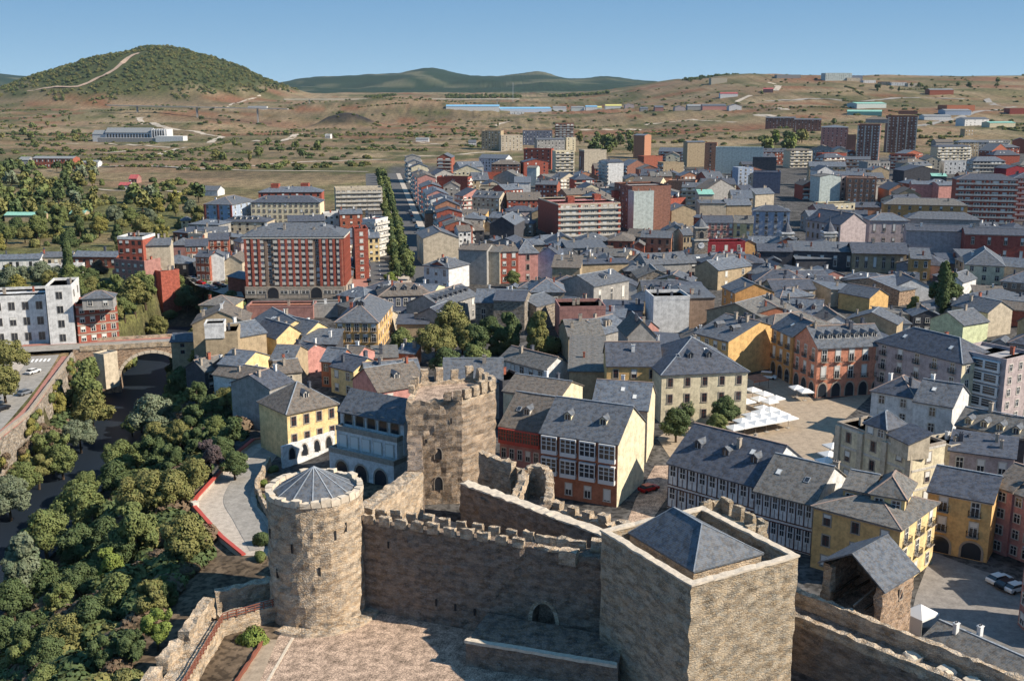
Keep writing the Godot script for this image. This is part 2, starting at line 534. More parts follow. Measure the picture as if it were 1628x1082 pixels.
func tint_of(x: float, z: float, h: float) -> Color:   # the colour of soil, dry grass, scrub and paving
	var d := -z
	var a := broad.get_noise_2d(x * 1.0, z * 1.6)
	var b := lumps.get_noise_2d(x * 1.7 + 300.0, z * 2.6)
	var c := rough.get_noise_2d(x * 0.35, z * 0.7)
	var straw := Vector3(0.44, 0.33, 0.19)
	var brown := Vector3(0.26, 0.19, 0.11)
	var olive := Vector3(0.13, 0.14, 0.05)
	var clay := Vector3(0.36, 0.155, 0.08)
	var k := straw.lerp(brown, smoothstep(-0.25, 0.35, a + 0.5 * c))
	if d > 900.0:   # parcels of stubble, fallow and pasture
		var parcel := parcels.get_noise_2d(x, z * 1.9)
		k = k.lerp([Vector3(0.54, 0.42, 0.26), Vector3(0.4, 0.3, 0.17), Vector3(0.22, 0.17, 0.1), Vector3(0.2, 0.2, 0.08), Vector3(0.46, 0.3, 0.18)][int(absf(parcel) * 4.99)], 0.55)
	k = k.lerp(olive, 0.85 * smoothstep(0.05, 0.4, b + 0.45 * c))
	k = k.lerp(clay, 0.8 * smoothstep(0.26, 0.42, broad.get_noise_2d(x * 1.3 + 900.0, z * 3.0) + 0.25 * c) * smoothstep(1500.0, 2200.0, d))
	if d > 1500.0 and d < 3600.0:
		k = k.lerp(clay, clampf(1.6 * mound(x, z, 230, -2080, 520, 200) * (0.7 + 0.8 * c), 0, 0.9))
		k = k.lerp(clay, clampf(1.4 * mound(x, z, 900, -2350, 420, 140) * (0.7 + c), 0, 0.8))
		k = k.lerp(clay, 0.9 * mound(x, z, -1290, -3080, 300, 70))
		k = k.lerp(clay, 0.8 * mound(x, z, -1560, -2750, 170, 60))
		k = k.lerp(Vector3(0.34, 0.2, 0.12), clampf(1.5 * mound(x, z, -560, -2500, 380, 300) * (0.7 + 0.7 * c), 0, 0.85))
		k = k.lerp(Vector3(0.055, 0.05, 0.045), smoothstep(0.1, 0.5, mound(x, z, -362, -2420, 100, 120)))
	var hill := mound(x, z, -1290, -4050, 640 if x < -1290 else 560, 900)
	if hill > 0.0:
		k = k.lerp(Vector3(0.105, 0.125, 0.04), smoothstep(0.06, 0.22, hill + 0.12 * c))
	if d > 5200.0:
		var f := lumps.get_noise_2d(x * 0.5, z * 0.5) + 0.5 * broad.get_noise_2d(x * 0.4, z * 0.4)
		k = Vector3(0.032, 0.07, 0.034).lerp(Vector3(0.26, 0.25, 0.15), 0.75 * smoothstep(0.2, 0.4, f))
	# town paving under the houses, green ground in the river park and gardens
	var town := smoothstep(-118.0, -100.0, x + 0.03 * (d - 400.0) - 0.0) * (1.0 - smoothstep(1120.0, 1240.0, d - 0.55 * maxf(x, 0.0))) if x < 0.0 else 1.0 - smoothstep(1020.0, 1120.0, d - 0.6 * x)
	if x < 0.0:
		town *= smoothstep(-0.125, -0.105, x / d) if d > 500.0 else 1.0
	k = k.lerp(Vector3(0.15, 0.145, 0.14), clampf(town, 0.0, 1.0))
	var park := (1.0 - smoothstep(-120.0, -95.0, x)) * smoothstep(340.0, 360.0, d) * (1.0 - smoothstep(820.0, 980.0, d - 0.3 * (x + 100.0)))
	k = k.lerp(Vector3(0.2, 0.2, 0.075).lerp(Vector3(0.32, 0.25, 0.13), smoothstep(0.0, 0.35, b)), clampf(park, 0.0, 1.0))
	if d < 215.0 and x < -20.0:
		k = Vector3(0.24, 0.18, 0.125)
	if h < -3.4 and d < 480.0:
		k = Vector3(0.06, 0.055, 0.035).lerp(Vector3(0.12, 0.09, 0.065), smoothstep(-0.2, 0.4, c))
	return Color(k.x, k.y, k.z)


func steps(marks: Array, first: float, most: float, growth: float) -> PackedFloat32Array:
	# even steps inside marks, growing ones outside as far as most
	var out := PackedFloat32Array()
	var lo: float = marks[0]
	var hi: float = marks[1]
	var p := lo
	while p <= hi:
		out.append(p)
		p += first
	var s := first
	p = hi
	while p < most:
		s *= growth
		p += s
		out.append(p)
	s = first
	p = lo
	while p > -most:
		s *= growth
		p -= s
		out.insert(0, p)
	return out


func land() -> void:
	var xs := steps([-152.0, 90.0], 2.6, 9500.0, 1.035)
	var zs := steps([100.0, 360.0], 2.6, 14500.0, 1.024)
	var v := PackedVector3Array()
	var n := PackedVector3Array()
	var c := PackedColorArray()
	var idx := PackedInt32Array()
	var rows := 0
	for d in zs:
		if d < -300.0:
			continue
		for x in xs:
			var h := ground(x, -d)
			v.append(Vector3(x, h, -d))
			c.append(tint_of(x, -d, h))
		rows += 1
	var w := xs.size()
	n.resize(v.size())
	for r in rows:
		for i in w:
			var k := r * w + i
			var a := v[r * w + maxi(i - 1, 0)]
			var b := v[r * w + mini(i + 1, w - 1)]
			var e := v[maxi(r - 1, 0) * w + i]
			var f := v[mini(r + 1, rows - 1) * w + i]
			n[k] = (b - a).cross(f - e).normalized()
			if n[k].y < 0:
				n[k] = -n[k]
			if r < rows - 1 and i < w - 1:
				idx.append_array([k, k + w, k + 1, k + 1, k + w, k + w + 1])
	var arr := []
	arr.resize(Mesh.ARRAY_MAX)
	arr[Mesh.ARRAY_VERTEX] = v
	arr[Mesh.ARRAY_NORMAL] = n
	arr[Mesh.ARRAY_COLOR] = c
	arr[Mesh.ARRAY_INDEX] = idx
	var m := ArrayMesh.new()
	m.add_surface_from_arrays(Mesh.PRIMITIVE_TRIANGLES, arr)
	m.surface_set_material(0, M.land)
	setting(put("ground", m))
	var water := MB.new()
	for i in range(RIVER.size() - 1):
		for k in 4:
			var z0 := lerpf(RIVER[i].x, RIVER[i + 1].x, k / 4.0)
			var z1 := lerpf(RIVER[i].x, RIVER[i + 1].x, (k + 1) / 4.0)
			var x0 := ramp(z0, RIVER)
			var x1 := ramp(z1, RIVER)
			water.quad(Vector3(x1 - 9.0, -14.0, z1), Vector3(x1 + 10, -14.0, z1), Vector3(x0 + 10, -14.0, z0), Vector3(x0 - 9.0, -14.0, z0))
	setting(put("river", water.mesh(M.river)))


func ribbon(called: String, pts: Array, width: float, m: Material, lift := 0.05, each := 4.0, kind := "structure", stay := INF) -> MeshInstance3D:
	# a road or path laid on the ground along pts (x, z)
	var cv := Curve3D.new()
	for p in pts:
		cv.add_point(Vector3(p.x, 0, p.y))
	for i in range(1, pts.size() - 1):
		var t := (cv.get_point_position(i + 1) - cv.get_point_position(i - 1)) * 0.16
		cv.set_point_in(i, -t)
		cv.set_point_out(i, t)
	var l := cv.get_baked_length()
	var k := maxi(2, int(l / each))
	var b := MB.new()
	var pl := Vector3.ZERO
	var pr := Vector3.ZERO
	for i in k + 1:
		var p := cv.sample_baked(l * i / k, true)
		var q := cv.sample_baked(minf(l, l * i / k + 1.0), true) - cv.sample_baked(maxf(0.0, l * i / k - 1.0), true)
		var s := Vector3(-q.z, 0, q.x).normalized() * width / 2
		var a := p - s
		var e := p + s
		a.y = (ground(a.x, a.z) if stay == INF else stay) + lift
		e.y = (ground(e.x, e.z) if stay == INF else stay) + lift
		if i > 0:
			b.quad(pr, e, a, pl) if (e - pr).cross(a - pr).y > 0 else b.quad(pl, a, e, pr)
		pl = a
		pr = e
	var o := put(called, b.mesh(m))
	if kind:
		o.set_meta("kind", kind)
	return o


func sheet(called: String, pts: Array, y: float, m: Material) -> MeshInstance3D:
	var b := MB.new()
	var flat := PackedVector2Array(pts)
	var ids := Geometry2D.triangulate_polygon(flat)
	for i in range(0, ids.size(), 3):
		var p := [flat[ids[i]], flat[ids[i + 1]], flat[ids[i + 2]]]
		var q := []
		for u in p:
			q.append(Vector3(u.x, y, u.y))
		if (q[1] - q[0]).cross(q[2] - q[0]).y > 0:
			b.tri(q[0], q[1], q[2])
		else:
			b.tri(q[0], q[2], q[1])
	return setting(put(called, b.mesh(m))) as MeshInstance3D


# ------------------------------------------------------------------ houses
func window_meshes() -> void:
	# unit windows, 1 x 1, standing 6 cm proud of the wall at z = 0
	var f := MB.new()
	f.box(Vector3(-0.62, -0.5, 0), Vector3(-0.46, 0.5, 0.09))
	f.box(Vector3(0.46, -0.5, 0), Vector3(0.62, 0.5, 0.09))
	f.box(Vector3(-0.62, 0.5, 0), Vector3(0.62, 0.6, 0.1))
	f.box(Vector3(-0.66, -0.58, 0), Vector3(0.66, -0.5, 0.16))
	var s := MB.new()
	s.box(Vector3(-0.035, -0.5, 0.02), Vector3(0.035, 0.5, 0.06))
	s.box(Vector3(-0.46, 0.12, 0.02), Vector3(0.46, 0.17, 0.055))
	shared.frame = s.into(f.mesh(M.trim), M.white_paint)
	shared.frame_stone = s.into(f.mesh(M.trim_stone), M.timber)
	shared.frame_dark = s.into(f.mesh(M.trim_stone), M.white_paint)
	var vo := MB.new()
	for q in [[-0.5, -0.5, -0.46, 0.5], [0.46, -0.5, 0.5, 0.5], [-0.46, 0.45, 0.46, 0.5], [-0.5, -0.55, 0.5, -0.5], [-0.02, -0.5, 0.02, 0.45]]:
		vo.box(Vector3(q[0], q[1], 0), Vector3(q[2], q[3], 0.07))
	shared.frame_thin = vo.mesh(M.concrete)
	var g := MB.new()
	g.quad(Vector3(-0.46, -0.5, 0.025), Vector3(0.46, -0.5, 0.025), Vector3(0.46, 0.5, 0.025), Vector3(-0.46, 0.5, 0.025))
	shared.pane = g.mesh(M.glass)
	for i in 3:
		var low: float = [-0.42, -0.02, 0.2][i]
		var bl := MB.new()
		bl.box(Vector3(-0.45, low, 0.02), Vector3(0.45, 0.5, 0.05))
		shared["blind%d" % i] = bl.mesh(M.blind)
	# balcony, 1.9 m wide: slab, and bars
	var b := MB.new()
	b.box(Vector3(-0.95, -0.14, 0), Vector3(0.95, 0, 0.75))
	var r := MB.new()
	for i in 13:
		r.box(Vector3(-0.93 + 0.153 * i - 0.015, 0, 0.7), Vector3(-0.93 + 0.153 * i + 0.015, 0.95, 0.73))
	for z in [0.2, 0.45]:
		for x in [-0.93, 0.93]:
			r.box(Vector3(x - 0.015, 0, z), Vector3(x + 0.015, 0.95, z + 0.03))
	r.box(Vector3(-0.96, 0.93, 0.69), Vector3(0.96, 0.99, 0.75))
	r.box(Vector3(-0.96, 0.93, 0), Vector3(-0.9, 0.99, 0.69))
	r.box(Vector3(0.9, 0.93, 0), Vector3(0.96, 0.99, 0.69))
	shared.balcony = b.mesh(M.trim_stone)
	shared.railing = r.mesh(M.iron)
	# solid parapet balcony of an apartment block
	var p := MB.new()
	p.box(Vector3(-1.0, -0.16, 0), Vector3(1.0, 0, 0.95))
	p.box(Vector3(-1.0, 0, 0.85), Vector3(1.0, 0.95, 0.95))
	p.box(Vector3(-1.0, 0, 0), Vector3(-0.9, 0.95, 0.85))
	p.box(Vector3(0.9, 0, 0), Vector3(1.0, 0.95, 0.85))
	shared.parapet = p.mesh(M.trim)
	# glazed gallery bay, 1 x 1 with its panes
	var ga := MB.new()
	ga.box(Vector3(-0.5, -0.5, 0), Vector3(0.5, -0.28, 0.5))
	ga.box(Vector3(-0.5, 0.42, 0), Vector3(0.5, 0.5, 0.52))
	for x in [-0.5, -0.18, 0.14, 0.46]:
		ga.box(Vector3(x, -0.28, 0.4), Vector3(x + 0.05, 0.42, 0.5))
	for y in [-0.02, 0.2]:
		ga.box(Vector3(-0.45, y, 0.42), Vector3(0.46, y + 0.035, 0.48))
	shared.bay = ga.mesh(M.white_paint)
	var rb := MB.new()
	rb.v = ga.v
	rb.n = ga.n
	rb.t = ga.t
	rb.c = ga.c
	shared.bay_red = rb.mesh(M.red_paint)
	shared.bay_timber = rb.mesh(M.timber)
	var gp := MB.new()
	gp.box(Vector3(-0.46, -0.28, 0.05), Vector3(0.46, 0.42, 0.43))
	shared.bay_pane = gp.mesh(M.glass)
	var tp := MB.new()
	for q in [-0.5, 0.475]:
		tp.box(Vector3(q, -0.5, 0), Vector3(q + 0.025, 0.5, 0.12))
	for q in [-0.5, 0.47]:
		tp.box(Vector3(-0.46, q, 0), Vector3(0.46, q + 0.04, 0.1))
	tp.box(Vector3(-0.02, -0.46, 0), Vector3(0.02, -0.08, 0.08))
	var tw := MB.new()
	for q in [-0.3, -0.02, 0.26]:
		tw.box(Vector3(q, -0.03, 0), Vector3(q + 0.04, 0.46, 0.07))
	tw.box(Vector3(-0.26, 0.2, 0), Vector3(0.26, 0.23, 0.06))
	shared.timber_panel = tw.into(tp.mesh(M.timber), M.white_paint)
	var hq := MB.new()
	hq.quad(Vector3(-0.3, -0.03, 0.03), Vector3(0.3, -0.03, 0.03), Vector3(0.3, 0.46, 0.03), Vector3(-0.3, 0.46, 0.03))
	shared.half_pane = hq.mesh(M.glass)
	# arch mouth, 1 x 1: a flat dark panel painting the shade inside
	var ar := MB.new()
	var pts := [Vector3(0.5, -0.5, 0.03)]
	for i in 13:
		pts.append(Vector3(0.5 * cos(PI * i / 12), 0.5 * sin(PI * i / 12), 0.03))
	pts.append(Vector3(-0.5, -0.5, 0.03))
	ar.face(pts)
	shared.arch = ar.mesh(M.glass)
	var ring := MB.new()
	for i in 12:
		var a := PI * i / 12
		var e := PI * (i + 1) / 12
		ring.quad(Vector3(0.5 * cos(a), 0.5 * sin(a), 0.08), Vector3(0.62 * cos(a), 0.62 * sin(a), 0.08), Vector3(0.62 * cos(e), 0.62 * sin(e), 0.08), Vector3(0.5 * cos(e), 0.5 * sin(e), 0.08))
	ring.box(Vector3(0.5, -0.5, 0), Vector3(0.62, 0, 0.08))
	ring.box(Vector3(-0.62, -0.5, 0), Vector3(-0.5, 0, 0.08))
	shared.arch_ring = ring.mesh(M.trim_stone)
	# chimney, dormer, skylight
	var c := MB.new()
	c.box(Vector3(-0.42, -1.2, -0.3), Vector3(0.42, 1.2, 0.3))
	c.box(Vector3(-0.52, 1.2, -0.4), Vector3(0.52, 1.34, 0.4))
	var pot := MB.new()
	pot.tube(Vector3(-0.2, 1.34, 0), Vector3(-0.2, 1.62, 0), 0.13, 0.11, 6)
	pot.tube(Vector3(0.2, 1.34, 0), Vector3(0.2, 1.62, 0), 0.13, 0.11, 6)
	for k in [["", M.trim_stone], ["_white", M.white], ["_dark", M.dark_slate], ["_brick", M.brick]]:
		var cc := MB.new()
		cc.v = c.v
		cc.n = c.n
		cc.t = c.t
		cc.c = c.c
		shared["chimney" + k[0]] = pot.into(cc.mesh(k[1]), M.dark)
	for k in [["", M.trim], ["_dark", M.dark_slate], ["_cream", M.cream]]:
		var dw := MB.new()
		dw.face([Vector3(-0.7, -0.6, 0.0), Vector3(0.7, -0.6, 0), Vector3(0.7, 0.75, 0), Vector3(0, 1.25, 0), Vector3(-0.7, 0.75, 0)])
		dw.quad(Vector3(-0.7, -0.6, -2.6), Vector3(-0.7, -0.6, 0), Vector3(-0.7, 0.75, 0), Vector3(-0.7, 0.75, -2.6))
		dw.quad(Vector3(0.7, -0.6, 0), Vector3(0.7, -0.6, -2.6), Vector3(0.7, 0.75, -2.6), Vector3(0.7, 0.75, 0))
		var dr := MB.new()
		for sx in [-1, 1]:
			var e := [Vector3(0.9 * sx, 0.66, 0.2), Vector3(0.9 * sx, 0.66, -3.0), Vector3(0, 1.38, -3.0), Vector3(0, 1.38, 0.2)]
			if sx < 0:
				e.reverse()
			dr.face(e)
			var u := []
			for q in e:
				u.push_front(q - Vector3(0, 0.1, 0))
			dr.face(u)
			dr.bar(Vector3(0.9 * sx, 0.61, 0.2), Vector3(0, 1.33, 0.2), 0.05, 0.14)
		var dg := MB.new()
		dg.quad(Vector3(-0.45, -0.35, 0.03), Vector3(0.45, -0.35, 0.03), Vector3(0.45, 0.7, 0.03), Vector3(-0.45, 0.7, 0.03))
		var db := MB.new()
		db.box(Vector3(-0.03, -0.35, 0.03), Vector3(0.03, 0.7, 0.06))
		db.box(Vector3(-0.55, -0.45, 0), Vector3(0.55, -0.35, 0.08))
		shared["dormer" + k[0]] = db.into(dg.into(dr.into(dw.mesh(k[1]), M.slate), M.glass), M.white_paint)
	var sk := MB.new()
	sk.box(Vector3(-0.45, 0, -0.6), Vector3(0.45, 0.12, 0.6))
	var sg := MB.new()
	sg.quad(Vector3(-0.36, 0.125, 0.5), Vector3(0.36, 0.125, 0.5), Vector3(0.36, 0.125, -0.5), Vector3(-0.36, 0.125, -0.5))
	shared.skylight = sg.into(sk.mesh(M.zinc), M.blind)
	shared.skylight_dark = sg.into(sk.mesh(M.zinc), M.glass)


func roof_height(kind: String, w: float, d: float, h: float, rise: float, x: float, z: float) -> float:
	match kind:
		"gx":
			return h + rise * (1.0 - absf(z) / (d / 2))
		"gz":
			return h + rise * (1.0 - absf(x) / (w / 2))
		"hip":
			return h + rise * minf(1.0, minf(w / 2 - absf(x), d / 2 - absf(z)) / (minf(w, d) / 2))
		"shed":
			return h + rise * (0.5 - z / d)
		"shedl":
			return h + rise * (0.5 + x / w)
		"shedr":
			return h + rise * (0.5 - x / w)
	return h


func roof_mesh(kind: String, w: float, d: float, h: float, rise: float, m: Material, wallm: Material, o := 0.45) -> ArrayMesh:
	var b := MB.new()
	var t := 0.2
	if kind == "gx" or kind == "gz":
		var L := (w if kind == "gx" else d) / 2 + o * 0.6
		var D := (d if kind == "gx" else w) / 2
		var E := D + o
		var ye := h - rise * o / D
		var sag := rng.randf_range(-0.22, 0.06)
		var P := func(a: float, q: float, y: float) -> Vector3:
			return Vector3(a, y, q) if kind == "gx" else Vector3(q, y, -a)
		var cut := [-L, -L * 0.33, L * 0.33, L]
		for i in 3:
			var a: float = cut[i]
			var e: float = cut[i + 1]
			var ra := h + rise + t + (sag if i > 0 else 0.0)
			var re := h + rise + t + (sag if i < 2 else 0.0)
			b.quad(P.call(a, E, ye + t), P.call(e, E, ye + t), P.call(e, 0, re), P.call(a, 0, ra))
			b.quad(P.call(e, -E, ye + t), P.call(a, -E, ye + t), P.call(a, 0, ra), P.call(e, 0, re))
		b.quad(P.call(-L, E, ye), P.call(L, E, ye), P.call(L, E, ye + t), P.call(-L, E, ye + t))
		b.quad(P.call(L, -E, ye), P.call(-L, -E, ye), P.call(-L, -E, ye + t), P.call(L, -E, ye + t))
		b.quad(P.call(L, E, ye), P.call(-L, E, ye), P.call(-L, 0, h + rise), P.call(L, 0, h + rise))
		b.quad(P.call(-L, -E, ye), P.call(L, -E, ye), P.call(L, 0, h + rise), P.call(-L, 0, h + rise))
		for s in [-1, 1]:
			var f := [P.call(L * s, E, ye), P.call(L * s, E, ye + t), P.call(L * s, 0, h + rise + t), P.call(L * s, 0, h + rise)]
			var g := [P.call(L * s, -E, ye), P.call(L * s, 0, h + rise), P.call(L * s, 0, h + rise + t), P.call(L * s, -E, ye + t)]
			if s > 0:
				f.reverse()
				g.reverse()
			b.face(f)
			b.face(g)
		return b.mesh(m)
	if kind == "hip":
		var r := minf(w, d) / 2
		var ye := h - rise * o / r
		var W := w / 2 + o
		var D := d / 2 + o
		var a := Vector3(-W, ye + t, D)
		var e := Vector3(W, ye + t, D)
		var f := Vector3(W, ye + t, -D)
		var g := Vector3(-W, ye + t, -D)
		var p := Vector3(-maxf(0.0, (w - d) / 2), h + rise + t, maxf(0.0, (d - w) / 2))
		var q := Vector3(maxf(0.0, (w - d) / 2), h + rise + t, -maxf(0.0, (d - w) / 2))
		if w >= d:
			b.face([a, e, q, p])
			b.face([e, f, q])
			b.face([f, g, p, q])
			b.face([g, a, p])
		else:
			b.face([a, e, p])
			b.face([e, f, q, p])
			b.face([f, g, q])
			b.face([g, a, p, q])
		var dn := Vector3(0, -t, 0)
		var ring := [a, e, f, g]
		for i in 4:
			b.quad(ring[i] + dn, ring[(i + 1) % 4] + dn, ring[(i + 1) % 4], ring[i])
		b.face([g + dn, f + dn, e + dn, a + dn])
		return b.mesh(m)
	if kind.begins_with("shed"):
		var W := w / 2 + o
		var D := d / 2 + o
		var q := []
		for c in [Vector2(-W, D), Vector2(W, D), Vector2(W, -D), Vector2(-W, -D)]:
			q.append(Vector3(c.x, roof_height(kind, w, d, h, rise, c.x, c.y) + 0.02, c.y))
		var up := Vector3(0, t, 0)
		b.face([q[0] + up, q[1] + up, q[2] + up, q[3] + up])
		b.face([q[3], q[2], q[1], q[0]])
		for i in 4:
			b.quad(q[i], q[(i + 1) % 4], q[(i + 1) % 4] + up, q[i] + up)
		return b.mesh(m)
	# flat: deck and parapet
	var W := w / 2
	var D := d / 2
	b.box(Vector3(-W + 0.25, h - 0.3, -D + 0.25), Vector3(W - 0.25, h, D - 0.25))
	var p := MB.new()
	var k := maxf(rise, 0.5)
	p.box(Vector3(-W - 0.06, h - 0.25, D - 0.25), Vector3(W + 0.06, h + k, D + 0.06))
	p.box(Vector3(-W - 0.06, h - 0.25, -D - 0.06), Vector3(W + 0.06, h + k, -D + 0.25))
	p.box(Vector3(-W - 0.06, h - 0.25, -D + 0.25), Vector3(-W + 0.25, h + k, D - 0.25))
	p.box(Vector3(W - 0.25, h - 0.25, -D + 0.25), Vector3(W + 0.06, h + k, D - 0.25))
	return p.into(b.mesh(m), wallm)


func walls_mesh(kind: String, w: float, d: float, h: float, rise: float, m: Material, foot := 5.0, m2: Material = null) -> ArrayMesh:
	var front := MB.new()
	var flank := MB.new() if m2 else front
	var b := front
	var W := w / 2
	var D := d / 2
	var ring := [Vector2(-W, D), Vector2(W, D), Vector2(W, -D), Vector2(-W, -D)]
	for i in 4:
		var p: Vector2 = ring[i]
		var q: Vector2 = ring[(i + 1) % 4]
		var hp := h
		var hq := h
		b = flank if i % 2 else front
		if kind.begins_with("shed"):
			hp = roof_height(kind, w, d, h, rise, p.x, p.y)
			hq = roof_height(kind, w, d, h, rise, q.x, q.y)
		b.quad(Vector3(p.x, -foot, p.y), Vector3(q.x, -foot, q.y), Vector3(q.x, hq, q.y), Vector3(p.x, hp, p.y))
	b = flank if kind == "gx" else front
	if kind == "gx":
		b.tri(Vector3(W, h, D), Vector3(W, h, -D), Vector3(W, h + rise, 0))
		b.tri(Vector3(-W, h, -D), Vector3(-W, h, D), Vector3(-W, h + rise, 0))
	elif kind == "gz":
		b.tri(Vector3(-W, h, D), Vector3(W, h, D), Vector3(0, h + rise, D))
		b.tri(Vector3(W, h, -D), Vector3(-W, h, -D), Vector3(0, h + rise, -D))
	b.face([Vector3(-W, h, D), Vector3(W, h, D), Vector3(W, h, -D), Vector3(-W, h, -D)])
	return flank.into(front.mesh(m), m2) if m2 else front.mesh(m)


func opening(parent: Node3D, x: Transform3D, w: float, h: float, style: String, chance: float) -> void:
	var s := x * Transform3D(Basis.from_scale(Vector3(w, h, 1)), Vector3.ZERO)
	if style.begins_with("bay"):
		var o := put("gallery_window", shared[style], parent, x * Transform3D(Basis.from_scale(Vector3(w, h, 1.5)), Vector3.ZERO))
		put("pane", shared.bay_pane, o)
		return
	if style == "arch":
		var o := put("arch", shared.arch_ring, parent, s)
		put("arch_shade_panel", shared.arch, o)
		return
	if style == "half":   # timber framed panel with a small window
		var hp := put("timber_panel", shared.timber_panel, parent, x * Transform3D(Basis.from_scale(Vector3(w, h, 1)), Vector3.ZERO))
		put("pane", shared.half_pane, hp)
		return
	var f: String = {"stone": "frame_stone", "dark": "frame_dark", "void": "frame_thin"}.get(style, "frame")
	var o := put("window", shared[f], parent, s)
	put("pane", shared.pane, o)
	if rng.randf() < chance:
		put("blind", shared["blind%d" % rng.randi_range(0, 2)], o, Transform3D(Basis(), Vector3(0, 0, 0.012)))
	if style == "balcony":
		var k := put("balcony", shared.balcony, parent, x * Transform3D(Basis(), Vector3(0, -h / 2, 0)))
		put("railing", shared.railing, k)
	elif style == "parapet":
		put("balcony", shared.parapet, parent, x * Transform3D(Basis.from_scale(Vector3(maxf(0.7, w * 0.9), 1, 1)), Vector3(0, -h / 2 + 0.02, 0)))


# side: 0 front, 1 right, 2 back, 3 left
func side_frame(side: int, w: float, d: float) -> Transform3D:
	var out: float = [d, w, d, w][side] / 2
	return Transform3D(Basis(Vector3.UP, [0.0, PI / 2, PI, -PI / 2][side]), Vector3.ZERO) * Transform3D(Basis(), Vector3(0, 0, out))


